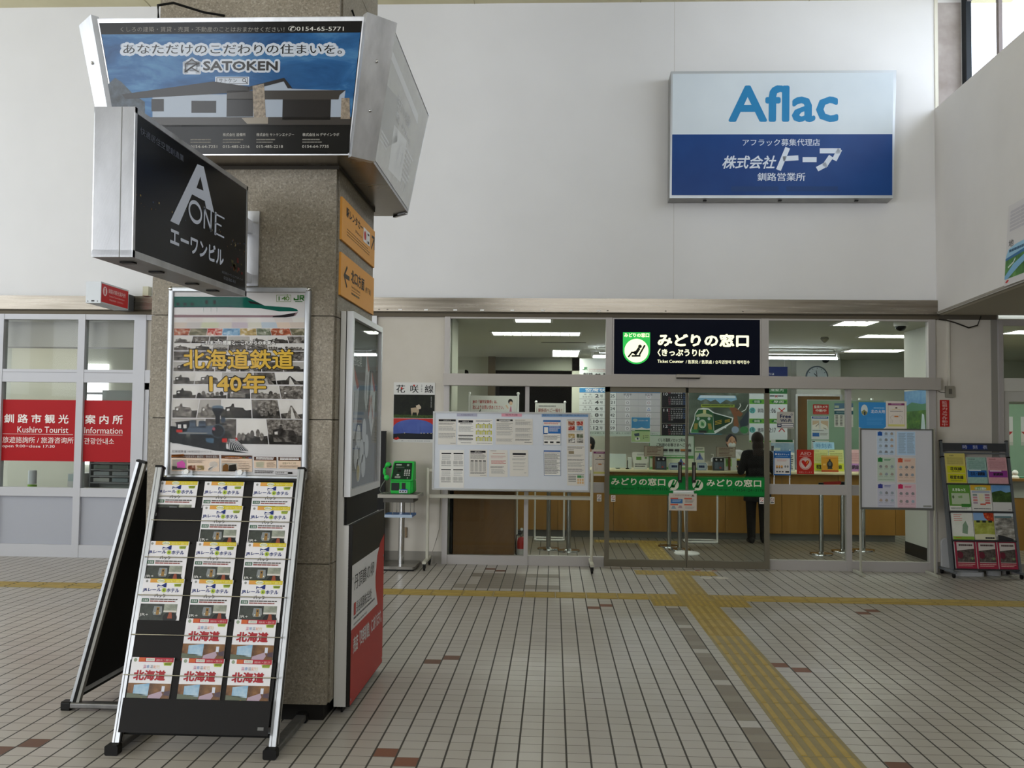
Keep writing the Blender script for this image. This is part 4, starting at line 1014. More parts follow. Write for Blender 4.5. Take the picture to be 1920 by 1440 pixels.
# ---------------- brochure racks (one beside the other model turned to the left)
RACK_L, RACK_W = 1.415, .82
def rack(name, label, X, th, full):
    r = thing(name, label, 'brochure rack', tuple(X @ V((RACK_W / 2, .25, 0))))
    sn, cs = math.sin(th), math.cos(th)
    def P(x, s, d): return (x, .01 + s * sn - d * cs, .03 + s * cs + d * sn)
    def bar(m, x0, x1, s0, s1, d0, d1, mt):
        m.hexa([P(x0, s0, d0), P(x1, s0, d0), P(x1, s0, d1), P(x0, s0, d1)], [P(x0, s1, d0), P(x1, s1, d0), P(x1, s1, d1), P(x0, s1, d1)], mt)
    for x in (0, RACK_W - .034):
        m = MB(); m.X = X
        bar(m, x, x + .034, 0, RACK_L, .014, .03, SNAP); bar(m, x + .010, x + .013, 0, RACK_L, .03, .0315, K('8A8B8D'))
        bar(m, x + .001, x + .033, 0, RACK_L, -.006, .014, BLACKM); bar(m, x, x + .034, 0, RACK_L, -.022, -.006, K('8E8C86', .45, .3))
        bar(m, x - .002, x + .036, RACK_L, RACK_L + .012, -.022, .032, BLACK)
        m.build('upright', r)
        m = MB(); m.X = X
        m.rbox(x - .012, -.035, 0.012, x + .046, .535, .045, NZ('rack_foot', [(0.3, '5E5D5B'), (0.7, '757371')], 10, .4, 3, metal=.6), .008, 'y')
        m.rbox(x - .016, -.06, 0.0, x + .05, -.01, .05, BLACK, .01, 'y'); m.rbox(x - .016, .505, 0.0, x + .05, .545, .05, BLACK, .01, 'y')
        m.build('foot', r)
    m = MB(); m.X = X
    bar(m, .03, RACK_W - .03, .05, 1.36, -.02, -.012, BLACKM); bar(m, .03, RACK_W - .03, .07, .10, -.022, -.008, SNAP)
    bar(m, .03, RACK_W - .03, 1.355, 1.37, -.024, -.004, BLACK)
    m.build('back_panel', r)
    if full:
        for i, s1 in enumerate(RS):
            m = MB(); m.X = X
            d = RD0 + RDS * i
            bar(m, .036, RACK_W - .036, max(.06, s1 - .31), s1 - .012, d - .006, d - .002, K('1A1817', .6, 0, .15))
            m.build('pocket_tier', r)
            m = MB(); m.X = X
            sw = s1 - .086
            m.tube([P(.03, sw, -.0), P(.022, sw, d + .018), P(RACK_W - .022, sw, d + .018), P(RACK_W - .03, sw, -.0)], .0028, CHROME, 6)
            m.build('wire_bar', r)
        m = MB(); m.X = X; d = RD0 + RDS * 6
        bar(m, .036, RACK_W - .036, .06, .222, d - .002, d + .002, K('1A1817', .6, 0, .15)); bar(m, RACK_W - .09, RACK_W - .06, .085, .10, d + .002, d + .0025, K('6A6A68'))
        m.build('front_lip', r)
    return r, P
RS = [1.345, 1.211, 1.013, .815, .615, .418]; RD0, RDS = .0, .010
XF = Matrix.Translation((-2.167, 4.612, 0))
rk, RP = rack('brochure_rack', 'brochure rack with silver uprights in front of the pillar', XF, math.radians(17.3), True)
XS = Matrix.Translation((-2.705, 6.06, 0)) @ Matrix.Rotation(-math.pi / 2, 4, 'Z')
rack('brochure_rack', 'brochure rack seen from its black back, left of the pillar', XS, math.radians(14.2), False)

def brochure(kind, x, row, skew=0.0):
    m = MB(); d = RD0 + RDS * row; s1 = RS[row]; w = .217; h = .297
    A = lambda xx, ss, dd: XF @ V(RP(xx, ss, dd))
    lo = s1 - h
    m.hexa([A(x, lo, d), A(x + w, lo, d), A(x + w, lo, d + .004), A(x, lo, d + .004)], [A(x, s1, d), A(x + w, s1, d), A(x + w, s1, d + .004), A(x, s1, d + .004)], PAPER)
    s = Quad(m, A(x, s1, d + .004), A(x + w, s1, d + .004), A(x + w, lo, d + .004), A(x, lo, d + .004))
    LG = K('A8B84A'); GY = K('8A8A86')
    if kind == 'A':
        s.rect(0, 0, 1, 1, K('DDDADC', .35)); YL = K('C8B428', .4)
        s.rect(.17, 0, .985, .07, YL, 2); s.rect(.17, .005, .335, .07, K('D0964A'), 3); s.ell(.43, .036, .095, .03, K('E4E2C8'), 3); s.text(.36, .018, .505, .055, '10月2020', K('3E6B4A'), 4); s.text(.56, .02, .96, .055, '2020.10.1 〜 2021.3.31', K('E6DE9A'), 3)
        s.ell(.09, .045, .03, .022, GY, 2)
        s.poly([(.36, .10), (.45, .12), (.53, .085), (.54, .075), (.58, .075), (.58, .15), (.36, .15)], NAVY, 3); s.poly([(.38, .125), (.50, .13), (.52, .145), (.38, .145)], PAPER, 4)
        s.poly([(.76, .085), (.945, .08), (.92, .135), (.78, .135)], LG, 3); s.lines(.79, .09, .93, .13, 2, K('3E4A1C'), 4, .5, 4, 4, 0)
        s.text(.02, .165, .465, .235, 'JRレール', NAVY, 3, .035); s.ell(.535, .198, .055, .04, LG, 3); s.text(.515, .18, .555, .215, '&', K('2C5A2A'), 4, .02); s.text(.60, .165, .905, .235, 'ホテル', NAVY, 3, .035)
        s.text(.33, .26, .61, .325, 'パック', DKT, 3, .03, -.10)
        s.rect(.03, .345, .205, .405, K('2F5A42'), 3); s.text(.05, .355, .185, .395, '北海道', WHITE, 4); s.lines(.23, .345, .93, .375, 1, K('55504C'), 3, .7, 2, 9, .05); s.lines(.23, .38, .86, .41, 1, K('8A4A44'), 3, .7, 5, 8, .05)
        DG = NZ('brochure_photo_dark', [(0.3, '2A2D29'), (0.7, '4B4F48')], 14, .35, 4)
        s.rect(.02, .435, .915, 1, DG, 2); s.rect(.60, .435, .915, .55, NZ('brochure_photo_grey', [(0.3, '7B7F72'), (0.7, 'A0A394')], 30, .35), 3)
        s.poly([(.36, .475), (.55, .475), (.57, .58), (.54, .625), (.37, .625), (.34, .58)], K('7F8384', .35), 4); s.rect(.425, .49, .495, .62, K('8C6A35', .35), 5); s.ell(.40, .59, .012, .010, K('F0E6C0'), 6); s.ell(.52, .59, .012, .010, K('F0E6C0'), 6); s.rect(.445, .51, .475, .54, K('2E2A24'), 6)
        s.ell(.77, .67, .17, .10, K('1D1B1A', .35), 4); s.rect(.60, .545, .915, .575, K('C9C4BC'), 4); s.poly([(.74, .575), (.80, .575), (.83, .68), (.71, .68)], K('8A4630', .35), 5)
        s.text(.03, .60, .245, .655, 'JR+', K('D8D6D2'), 5)
    else:
        s.rect(0, 0, 1, 1, K('DDDADC', .35)); RB = K('A32230', .4)
        s.rect(.165, 0, .99, .075, RB, 2); s.rect(.165, .005, .315, .07, K('C2603A'), 3); s.rect(.335, .012, .54, .062, K('D9D6CE'), 3); s.text(.36, .022, .52, .052, '10月2020', K('4A6B5A'), 4); s.text(.58, .025, .95, .055, '2020.10.1 〜 2021.3.31', K('E0C8C4'), 3)
        s.ell(.085, .045, .04, .03, K('8E9A84'), 2)
        s.poly([(.755, .08), (.97, .075), (.94, .13), (.78, .13)], LG, 3); s.lines(.79, .085, .95, .125, 2, K('3E4A1C'), 4, .5, 6, 4, 0)
        for i, (c, t) in enumerate((('C98CA4', '温'), ('8CA4C9', '癒'), ('9A9CA8', '温'), ('E0A48C', '紀'), ('D9BC8C', '行'))): s.text(.29 + i * .08, .12, .36 + i * .08, .178, t, K(c), 3, .01)
        s.stroke([(.28, .185), (.40, .20), (.60, .20), (.69, .185)], .004, K('A9BCC9'), 3)
        s.text(.09, .205, .845, .375, '北海道', K('A0222A', .4), 3, .045)
        WD = NZ('brochure_wood', [(0.3, '4E3420'), (0.5, '7A5430'), (0.7, '9C7A50')], 12, .35, 4)
        s.rect(0, .42, 1, .72, WD, 2); s.poly([(.14, .45), (.50, .42), (.495, .62), (.14, .60)], NZ('brochure_sky', [(0.3, '6E9CBE'), (0.7, 'C9D6DA')], 9, .35), 3); s.poly([(0, .58), (.49, .60), (.49, .66), (0, .66)], K('5C6250', .35), 3)
        s.poly([(.52, .61), (.80, .54), (.84, .60), (.78, .67), (.5, .67)], K('A892A0', .35), 4); s.rect(.80, .46, .87, .55, K('C9CCD8', .35), 4); s.poly([(.66, .66), (.95, .665), (.93, .71), (.64, .71)], K('2C3F8A', .35), 5); s.poly([(.87, .55), (1, .53), (1, .62), (.86, .6)], K('4A3A44', .35), 4)
        s.rect(0, .665, .36, .70, K('7A2A22'), 5); s.ell(.36, .69, .045, .035, K('B39A3A'), 6)
        s.rect(0, .70, 1, 1, K('6B1E22', .4), 3)
    return m.build('brochure', None, tuple(A(x + w / 2, lo, d)))
def place(src, x, row, label, grp):
    if src[0] is None:
        src[0] = brochure(src[1], x, row); src[2] = (x, row); o = src[0]
    else:
        o = src[0].copy(); COL.objects.link(o)
        w = .217; p0 = XF @ V(RP(src[2][0], RS[src[2][1]], RDS * src[2][1])); p1 = XF @ V(RP(x, RS[row], RDS * row))
        o.location = V(src[0].location) + (p1 - p0)
    tag(o, label, 'brochure', grp)
cols = [.035, .282, .549]; CN = ['left', 'middle', 'right']; RN = ['top', 'second', 'third', 'fourth', 'fifth', 'bottom']
SA = [None, 'A', None]; SB = [None, 'B', None]
xs = {0: (.022, .276, .546), 1: (None, .288, .549), 2: (.027, .284, .551), 3: (.034, .293, .556), 4: (None, .294, .545), 5: (.047, .304, .549)}
for r_ in range(6):
    for c_ in range(3):
        x = xs[r_][c_]
        if x is None: continue
        if r_ < 4: place(SA, x, r_, 'yellow-topped brochure, %s column of the %s row in the front rack' % (CN[c_], RN[r_]), 'yellow-topped brochures in the front rack')
        else: place(SB, x, r_, 'red-lettered brochure, %s column of the %s row in the front rack' % (CN[c_], RN[r_]), 'red-lettered brochures in the front rack')
# ================================================================== things in front of the shop fronts
def sheet_thing(name, label, cat, tl, tr, br, blc, draw, th=.003, src=((0, 0), (1, 0), (1, 1), (0, 1)), paper=PAPER, group=None, mats=None):
    """a thin card or sheet: slab with a printed face"""
    m = MB(); a, b, c, d = [V(q) for q in (tl, tr, br, blc)]
    n = (d - a).cross(b - a).normalized() * -th
    m.hexa([d + n, c + n, c, d], [a + n, b + n, b, a], paper)
    s = Quad(m, a, b, c, d, src); draw(s)
    o = m.build(name, None, tuple((c + d) / 2)); tag(o, label, cat, group)
    return o
def front_rect(x0, z1, x1, z0, y): return (x0, y, z1), (x1, y, z1), (x1, y, z0), (x0, y, z0)
INK = K('4A4A4C', .7); INKL = K('8C8C8C', .7); BLK = K('232325', .6); PAP2 = K('D9D4CC', .75); BLUE = K('1F4F96', .6); SKYB = K('3F8FCB', .55); RDI = K('B5322E', .6); YEL = K('D0CC34', .6)

# ---------------- big lightbox on the upper wall
af = thing('insurance_lightbox', 'large white and blue lightbox sign high on the back wall', 'sign', (2.62, FY, 4.31))
TLc, TRc, BRc, BLc = (1.338, 10.81, 5.80), (3.932, 10.81, 5.80), (3.90, 10.86, 4.315), (1.333, 10.86, 4.315)
m = MB(); back = [(q[0], FY - .001, q[2] - .015) for q in (TLc, TRc, BRc, BLc)]
fr = [TLc, TRc, BRc, BLc]
m.add([V(q) for q in fr] + [V(q) for q in back], [(0, 4, 5, 1), (1, 5, 6, 2), (2, 6, 7, 3), (3, 7, 4, 0), (4, 7, 6, 5)], NZ('box_side', [(0.3, '8F8F8D'), (0.7, 'A3A3A1')], 5, .4, 3, metal=.5))
for x in (1.75, 2.62, 3.5): m.box(x - .02, 10.9, 4.29, x + .02, 10.93, 4.303, BLACK)
m.build('housing', af)
m = MB(); s = Quad(m, TLc, TRc, BRc, BLc, ((97, 85), (1262, 83), (1250, 742), (95, 742)))
s.poly([(97, 85), (1262, 83), (1250, 742), (95, 742)], K('B9BEC4', .3, .4), 1)
s.poly([(106, 98), (1247, 96), (1244, 414), (106, 414)], NZ('lightbox_white', [(0.3, 'C9D3DC'), (0.7, 'D3DCE4')], 1.2, .35, 3), 3)
s.poly([(106, 414), (1244, 414), (1246, 728), (106, 728)], NZ('lightbox_blue', [(0.3, '153A78'), (0.7, '1A4484')], 1.4, .3, 3), 3)
CY = K('2A7FB4', .35); LW = K('D3DCEA', .35)
s.text(397, 160, 965, 352, 'Aflac', CY, 5, .035)
s.text(472, 438, 872, 474, 'アフラック募集代理店', LW, 5, .006)
s.text(362, 524, 636, 592, '株式会社', LW, 5, .02, .07)
for pts in ([(702, 492), (662, 590)], [(690, 540), (752, 536)], [(792, 545), (846, 545)], [(880, 500), (970, 500), (950, 540)], [(925, 535), (900, 572), (866, 590)]): s.stroke(pts, 26, LW, 5)
s.text(550, 612, 798, 655, '釧路営業所', LW, 5, .018)
D2 = K('1F3F74', .35)
s.rect(415, 682, 660, 708, D2, 5); s.rect(700, 682, 966, 708, D2, 5)
m.build('sign_face', af)

# ---------------- ticket office lightbox over the doors
tk = thing('ticket_office_lightbox', 'navy lit sign for the ticket counter above the sliding doors', 'sign', (1.556, FY, 2.245))
m = MB(); m.box(.690, FY - .045, 2.246, 2.424, FY + .08, 2.922, GREYFRAME); m.build('housing', tk)
m = MB(); s = Sheet(m, (.708, FY - .046, 2.908), X1, Z1, 1.700, .650, (205, 160, 1378, 610))
s.rect(205, 160, 1378, 610, K('070C1E', .5, 0, .08), 1)
GL = EM('14A03C', 1.0); WL = EM('F4F2CC', .95)
s.poly([(276, 268), (496, 268), (496, 420)] + [(386 + 110 * math.cos(math.radians(a)), 420 + 108 * math.sin(math.radians(a))) for a in range(0, 181, 10)] + [(276, 420)], GL, 2)
s.text(286, 274, 488, 308, 'みどりの窓口', WL, 4, .03); s.ell(386, 418, 97, 97, WL, 3)
BKI = K('101614', .4)
s.ell(414, 383, 15, 15, BKI, 5); s.stroke([(452, 376), (412, 448)], 14, BKI, 5); s.stroke([(352, 462), (414, 460)], 14, BKI, 5); s.stroke([(404, 404), (378, 444)], 24, BKI, 5); s.stroke([(378, 440), (350, 432), (322, 468)], 13, BKI, 5); s.stroke([(378, 424), (356, 434)], 10, BKI, 5)
s.text(556, 276, 1290, 382, 'みどりの窓口', WL, 3, .045)
s.text(556, 400, 972, 462, '〈きっぷうりば〉', WL, 3, .03)
s.text(556, 490, 766, 516, 'Ticket Counter', WL, 3, .012); s.text(784, 490, 1296, 520, '/ 售票处 / 售票處 / 승차권발매 및 예약접수', WL, 3, .006)
m.build('sign_face', tk)

# ---------------- tourist office blade sign
ts = thing('tourist_office_sign', 'small red and white blade sign over the tourist information front', 'sign', (-5.13, 10.99, 2.95))
m = MB(); m.box(-5.22, 10.12, 2.95, -5.05, 10.80, 3.19, K('C6C9CC', .4, .2)); m.box(-5.2, 10.80, 2.96, -5.07, 10.985, 3.15, K('4A4B4D', .5)); m.box(-5.20, 10.119, 2.965, -5.19, 10.12, 2.975, BLACK); m.box(-5.155, 10.119, 2.965, -5.12, 10.12, 2.982, K('3A3A3A')); m.box(-5.09, 10.119, 2.965, -5.08, 10.12, 2.975, BLACK)
m.build('housing', ts)
m = MB(); s = Sheet(m, (-5.05, 10.12, 3.19), (0, 1, 0), Z1, .68, .24); s.rect(.02, .07, .98, .93, K('C02126', .35)); PKW = K('E6C4C2', .4)
s.ell(.14, .40, .075, .22, PKW, 3); s.text(.12, .24, .16, .55, 'i', K('C02126', .35), 5, .05); s.text(.26, .22, .88, .44, '釧路市観光案内所', PKW, 3, .01); s.text(.30, .52, .84, .60, 'Kushiro Tourist Information', PKW, 3); s.text(.30, .70, .80, .78, '旅遊諮詢所 / 관광안내소', PKW, 3)
m.build('sign_face', ts)
m = MB(); m.box(-4.955, FY - .09, 3.15, -4.885, FY, 3.262, K('C9C6B0')); m.box(-4.955, FY - .09, 3.146, -4.885, FY, 3.15, K('7A3A34')); o = m.build('junction_box'); tag(o, 'small cream junction box above the steel band beside the pillar', 'box')

# ---------------- flower line poster
def d_(s):
    s.rect(0, 0, 1, 1, K('D4D3D0', .5))
    s.text(.06, .04, .275, .175, '花', BLK, 3, .012); s.text(.40, .04, .60, .175, '咲', BLK, 3, .012); s.text(.75, .04, .96, .175, '線', BLK, 3, .012); s.ell(.19, .10, .025, .018, RDI, 5); s.ell(.49, .05, .025, .014, RDI, 5); s.lines(.66, .04, .69, .17, 5, BLK, 3, .3, 3, 2, 0)
    DF = NZ('night_meadow', [(0.35, '0C0E0B'), (0.55, '15190F'), (0.75, '252B1A')], 12, .5, 5)
    s.rect(.005, .205, .995, .595, DF, 2); s.poly([(0.005, .54), (.995, .545), (.995, .595), (.005, .595)], NZ('grass_strip', [(0.4, '2B3C1C'), (0.7, '4A5C2E')], 60, .6), 3)
    HS = K('A8967E', .6); s.poly([(.42, .43), (.60, .41), (.62, .48), (.58, .56), (.56, .50), (.47, .50), (.45, .57), (.43, .50)], HS, 4); s.poly([(.54, .39), (.62, .365), (.67, .41), (.66, .44), (.58, .45)], K('BFAF9A', .6), 5)
    s.vtext(.90, .235, .925, .42, '根室本線花咲線', K('B9B9B5'), 4)
    s.rect(.005, .60, .995, .945, RDI, 2)
    SKN = NZ('dusk_sky', [(0.3, '3B4A92'), (0.7, '5568AC')], 3, .5)
    s.poly([(.005, .945)] + [(.5 + .497 * math.cos(math.radians(180 + a)), .76 + .145 * math.sin(math.radians(180 + a))) for a in range(0, 181, 10)] + [(.995, .945)], SKN, 3)
    s.poly([(.005, .86), (.3, .845), (.6, .852), (.995, .84), (.995, .945), (.005, .945)], K('171B24', .5), 4)
    for x in (.28, .68, .75, .84, .92): s.ell(x, .845, .012, .006, K('D9D2A8'), 5)
    s.stroke([(.22, .77), (.22, .84)], .006, K('2E3A66'), 4); s.stroke([(.65, .74), (.65, .84)], .006, K('2E3A66'), 4)
    s.poly([(.02, .95), (.05, .92), (.08, .93), (.12, .905), (.14, .93), (.17, .935), (.11, .955), (.08, .965)], K('C02A24'), 5)
    s.text(.2, .968, .9, .982, '美しい日本の鉄道風景 花咲線', K('55555A'), 3)
sheet_thing('railway_line_poster', 'landscape poster with three black characters on the beige wall', 'poster', *front_rect(-1.905, 2.138, -1.41, 1.424, FY - .004), d_)

# ---------------- green public telephone on its stand
ps = thing('telephone_stand', 'grey topped telephone stand with chrome column and blue tray', 'stand', (-1.72, 10.65, 0))
m = MB(); m.rbox(-1.965, 10.42, .812, -1.50, 10.86, .848, K('A8A49C', .45), .03, 'z'); m.rbox(-1.93, 10.45, .848, -1.53, 10.84, .852, K('6A6863', .4), .03, 'z'); m.box(-1.90, 10.45, .76, -1.56, 10.82, .812, K('57544E', .5)); m.build('table_top', ps)
m = MB(); m.lathe((-1.72, 10.66, .05), [(.034, 0), (.034, .72)], CHROME, 24); m.build('column', ps)
m = MB(); m.rbox(-1.95, 10.42, .018, -1.53, 10.92, .05, NZ('base_steel', [(0.3, '6B6862'), (0.7, '86827A')], 5, .3, 3, metal=.7), .03, 'z'); m.box(-1.93, 10.44, 0, -1.55, 10.9, .018, BLACK); m.build('base', ps)
m = MB(); m.rbox(-1.905, 10.47, .595, -1.575, 10.80, .618, K('3E6CA8', .4), .01, 'z'); m.box(-1.905, 10.465, .59, -1.575, 10.47, .622, K('A9B9CC', .4)); m.build('tray', ps)
for x in (-1.89, -1.80, -1.60):
    m = MB(); m.tube([(x, 10.50, .76), (x, 10.50, .605), (x, 10.78, .605), (x, 10.78, .76)], .004, K('77746E', .4, .6), 6); m.build('wire_hanger', ps)
ph = thing('public_telephone', 'bright green public telephone on the grey stand', 'telephone', (-1.70, 10.62, .852))
GP = K('2EB84A', .38); GPD = K('27A341', .38)
m = MB()
# body: lower block and a sloping keypad head
m.hexa([(-1.835, 10.53, .852), (-1.60, 10.53, .852), (-1.60, 10.74, .852), (-1.835, 10.74, .852)], [(-1.835, 10.525, 1.0), (-1.60, 10.525, 1.0), (-1.60, 10.74, 1.0), (-1.835, 10.74, 1.0)], GP)
m.hexa([(-1.838, 10.50, 1.0), (-1.575, 10.50, 1.0), (-1.575, 10.74, 1.0), (-1.838, 10.74, 1.0)], [(-1.815, 10.60, 1.215), (-1.58, 10.60, 1.215), (-1.58, 10.74, 1.215), (-1.815, 10.74, 1.215)], GP)
m.hexa([(-1.60, 10.53, .852), (-1.57, 10.54, .87), (-1.57, 10.74, .87), (-1.60, 10.74, .852)], [(-1.60, 10.525, 1.0), (-1.575, 10.53, 1.0), (-1.575, 10.74, 1.0), (-1.60, 10.74, 1.0)], GPD)
m.build('body', ph, bevel=.012)
m = MB(); a, b, c, d = (-1.802, 10.593, 1.198), (-1.600, 10.593, 1.198), (-1.600, 10.503, 1.016), (-1.822, 10.503, 1.016)
n = V((0, -.9, .43)).normalized() * .004
a, b, c, d = [tuple(V(q) + n) for q in (a, b, c, d)]
s = Quad(m, a, b, c, d); s.rect(0, 0, 1, 1, K('1F3326', .35), 2)
s.rect(.24, .42, .44, .56, BLACK, 4); s.lines(.12, .1, .42, .2, 1, K('B9C4B9'), 4, .6, 3, 4); s.rect(.72, .08, .84, .2, K('8A9A8C'), 4); s.lines(.12, .26, .6, .34, 2, K('6E7F70'), 4, .4, 3, 4)
for i in range(4):
    for j in range(3): s.rect(.62 + .115 * j, .42 + .1 * i, .69 + .115 * j, .485 + .1 * i, K('C9C9C4'), 5)
s.ell(.3, .74, .07, .05, K('A9A9A4'), 4); s.rect(.16, .82, .45, .93, K('8F918C'), 4); s.ell(.82, .92, .035, .035, K('A9A9A4'), 4)
m.build('keypad_panel', ph)
m = MB(); m.box(-1.825, 10.521, .89, -1.735, 10.526, .975, K('18211B', .4)); m.box(-1.705, 10.521, .90, -1.665, 10.526, .975, K('20241F', .3)); m.box(-1.735, 10.515, .862, -1.64, 10.528, .90, K('B9BEC4', .4)); m.box(-1.72, 10.513, .895, -1.64, 10.516, .905, K('3A62A8'))
for x in (-1.72, -1.69, -1.66): m.ball((x, 10.514, .88), .007, .004, .007, BLACK, 8, 5)
m.build('coin_panel', ph)
m = MB(); hp = [(-1.885, 10.50, 1.04), (-1.905, 10.515, 1.08), (-1.905, 10.535, 1.13), (-1.89, 10.55, 1.17)]
m.tube(hp, .018, GP, 10); m.ball((-1.872, 10.49, 1.035), .032, .03, .032, GP); m.ball((-1.868, 10.555, 1.178), .036, .032, .030, GP); m.ball((-1.85, 10.56, 1.16), .02, .03, .022, K('1F2A22'))
m.build('handset', ph)
m = MB(); m.tube([(-1.88, 10.50, 1.02), (-1.92, 10.48, .96), (-1.945, 10.47, .90), (-1.93, 10.48, .862), (-1.88, 10.50, .858), (-1.835, 10.53, .872)], .005, K('6E756A', .5), 8); m.build('cord', ph)
m = MB(); m.box(-2.30, 10.90, 0, -1.968, 10.96, 1.557, BLACK); m.box(-2.3, 10.88, 0, -1.968, 11.0, .03, BLACK); o = m.build('black_panel'); tag(o, 'thin upright black panel behind the green telephone', 'panel')
m = MB(); m.tube([(-1.60, 10.9, .012), (-1.5, 10.99, .01), (-1.42, 11.0, .1), (-1.36, 11.02, .3), (-1.33, 11.03, .42), (-1.325, 11.03, .9)], .004, K('8A857B'), 6); o = m.build('telephone_cable'); tag(o, 'thin grey cable running from the telephone stand up the wall', 'cable')

# ---------------- large white notice board on wheels
wb = thing('notice_board', 'wide white notice board on a wheeled frame in front of the ticket office', 'whiteboard', (-.49, 10.72, 0))
BYF = 10.705
m = MB(); m.box(-1.365, BYF, .91, .40, BYF + .02, 1.775, NZ('whiteboard_face', [(0.3, 'CFD3DC'), (0.7, 'D5D9E1')], 1.2, .25, 3)); m.build('board', wb)
m = MB()
for a in ((-1.385, .893, -1.365, 1.793), (.40, .893, .420, 1.793)): m.box(a[0], BYF - .008, a[1], a[2], BYF + .025, a[3], K('B4B4B2', .4, .3))
for a in ((-1.365, .893, .40, .91), (-1.365, 1.775, .40, 1.793)): m.box(a[0], BYF - .008, a[1], a[2], BYF + .025, a[3], K('B4B4B2', .4, .3))
m.build('frame', wb)
PIPE = K('B9B6A8', .4, .1)
for x in (-1.432, .446):
    m = MB(); m.rbox(x - .017, BYF - .005, .10, x + .017, BYF + .03, 1.14, PIPE, .008, 'z'); m.box(x - .012 if x > 0 else x + .012, BYF, 1.10, x - .035 if x > 0 else x + .05, BYF + .02, 1.13, PIPE); m.build('post', wb)
    m = MB(); m.rbox(x - .022, BYF - .24, .075, x + .022, BYF + .26, .105, PIPE, .008, 'y'); m.build('foot', wb)
    for y in (BYF - .21, BYF + .23):
        m = MB(); m.lathe((x - .014, y, .032), [(.012, 0), (.032, .004), (.032, .024), (.012, .028)], BLACK, 18, 'x'); m.box(x - .018, y - .012, .032, x + .018, y + .012, .078, K('3A3A38')); m.build('caster', wb)
m = MB(); m.rbox(-1.415, BYF, .795, .43, BYF + .03, .838, PIPE, .006, 'x'); m.rbox(-1.40, BYF - .02, .838, .42, BYF, .842, PIPE, .001, 'x'); m.build('cross_bar', wb)
WSRC = ((75, 60), (1675, 84), (1656, 872), (70, 855)); WC = ((-1.385, BYF, 1.793), (.420, BYF, 1.793), (.420, BYF, .893), (-1.385, BYF, .893))
_wq = Quad(MB(), *[WC[i] for i in (0, 1, 2, 3)], WSRC)
def wp(x, y, off=.002): p = _wq.pt(x, y, 1); return (p.x, BYF - off, p.z)
def note(label, x0, y0, x1, y1, draw, paper=PAP2, cat='notice', name='paper_notice', grp='notices on the wide white board'):
    def dd(s):
        s.rect(0, 0, 1, 1, paper); draw(s)
    sheet_thing(name, label, cat, wp(x0, y0), wp(x1, y0 + 2), wp(x1, y1 + 2), wp(x0, y1), dd, .0012, group=grp)
def hdr(s, t=None, y0=.02, y1=.1, x0=.03, x1=.97):
    s.rect(x0, y0, x1, y1, BLK, 2)
    if t: s.text(x0 + (x1 - x0) * .28, y0 + .022, x0 + (x1 - x0) * .72, y1 - .02, t, PAPER, 3)
def n1(s): hdr(s, 'お知らせ'); s.lines(.03, .16, .9, .24, 2, INK, 2, .4, 1); s.lines(.03, .3, .97, .48, 4, INKL, 2, .4, 2, 7); s.lines(.03, .56, .95, .78, 4, INKL, 2, .4, 3, 7); s.lines(.68, .94, .97, .97, 1, INK, 2, .5)
def n2(s): hdr(s, 'お知らせ', .05, .14, .06, .90); s.lines(.15, .18, .85, .22, 1, INK, 2, .5); s.lines(.08, .28, .92, .5, 6, INKL, 2, .4, 4); s.rect(.06, .62, .9, .655, BLK, 2); s.rect(.06, .755, .9, .79, BLK, 2); s.lines(.08, .67, .9, .74, 2, INKL, 2, .4); s.lines(.08, .8, .9, .87, 2, INKL, 2, .4); s.lines(.2, .91, .8, .94, 1, INK, 2, .5)
def n3(s):
    s.lines(.05, .05, .95, .12, 2, INK, 2, .4)
    for i in range(3):
        for j in range(3):
            x, y = .06 + .31 * j, .2 + .25 * i
            s.rect(x + .10, y - .035, x + .16, y - .01, INK, 2); s.rect(x, y, x + .27, y + .16, K('CFCFC0'), 2); s.rect(x, y + .01, x + .05, y + .15, YEL, 3); s.rect(x + .21, y + .01, x + .27, y + .15, YEL, 3); s.rect(x, y, x + .27, y + .03, YEL, 3); s.grid(x, y, x + .27, y + .16, 7, 5, .004, K('A9A99C'), 4)
    s.lines(.1, .93, .95, .96, 1, INK, 2, .5)
def n4(s): hdr(s, None, .03, .10, .06, .94); s.lines(.2, .05, .8, .085, 1, PAPER, 3, .8, 3, 8, 0); s.lines(.3, .12, .7, .14, 1, INK, 2, .5); s.rect(.05, .18, .95, .19, INK, 2); s.lines(.06, .21, .9, .46, 6, INKL, 2, .35, 5); s.rect(.05, .5, .95, .51, INK, 2); s.lines(.06, .54, .94, .66, 3, INKL, 2, .35, 6); s.rect(.05, .78, .95, .785, INK, 2); s.lines(.06, .8, .9, .9, 3, INKL, 2, .35, 7); s.grid(.06, .22, .94, .44, 5, 5, .003, K('AFAAA2'), 3)
def n5(s):
    s.lines(.06, .05, .6, .08, 1, INK, 2, .5)
    for y in (.11, .36, .58): s.grid(.06, y, .94, y + .16, 8, 4, .005, K('9C978F'), 2); s.lines(.08, y + .01, .92, y + .15, 4, INKL, 3, .35, int(y * 100), 8)
    s.lines(.06, .78, .94, .86, 3, INK, 2, .4); s.lines(.55, .9, .94, .93, 1, INK, 2, .5)
def n6(s):
    s.rect(0, 0, 1, .075, K('3C6AA8'), 2); s.lines(.05, .10, .95, .19, 2, RDI, 2, .45); s.rect(0, .23, 1, .54, K('2C6AB0'), 2); s.rect(.06, .29, .28, .52, PAPER, 3); s.lines(.34, .27, .95, .48, 4, PAPER, 3, .35, 3); s.rect(0, .54, .25, .57, BLK, 3); s.lines(.05, .62, .95, .8, 5, INK, 2, .35, 4)
    for x in (.06, .38, .74): s.rect(x, .86, x + .2, .92, BLK, 2)
    s.frame(0, 0, 1, 1, .012, K('5A7FB0'), 4)
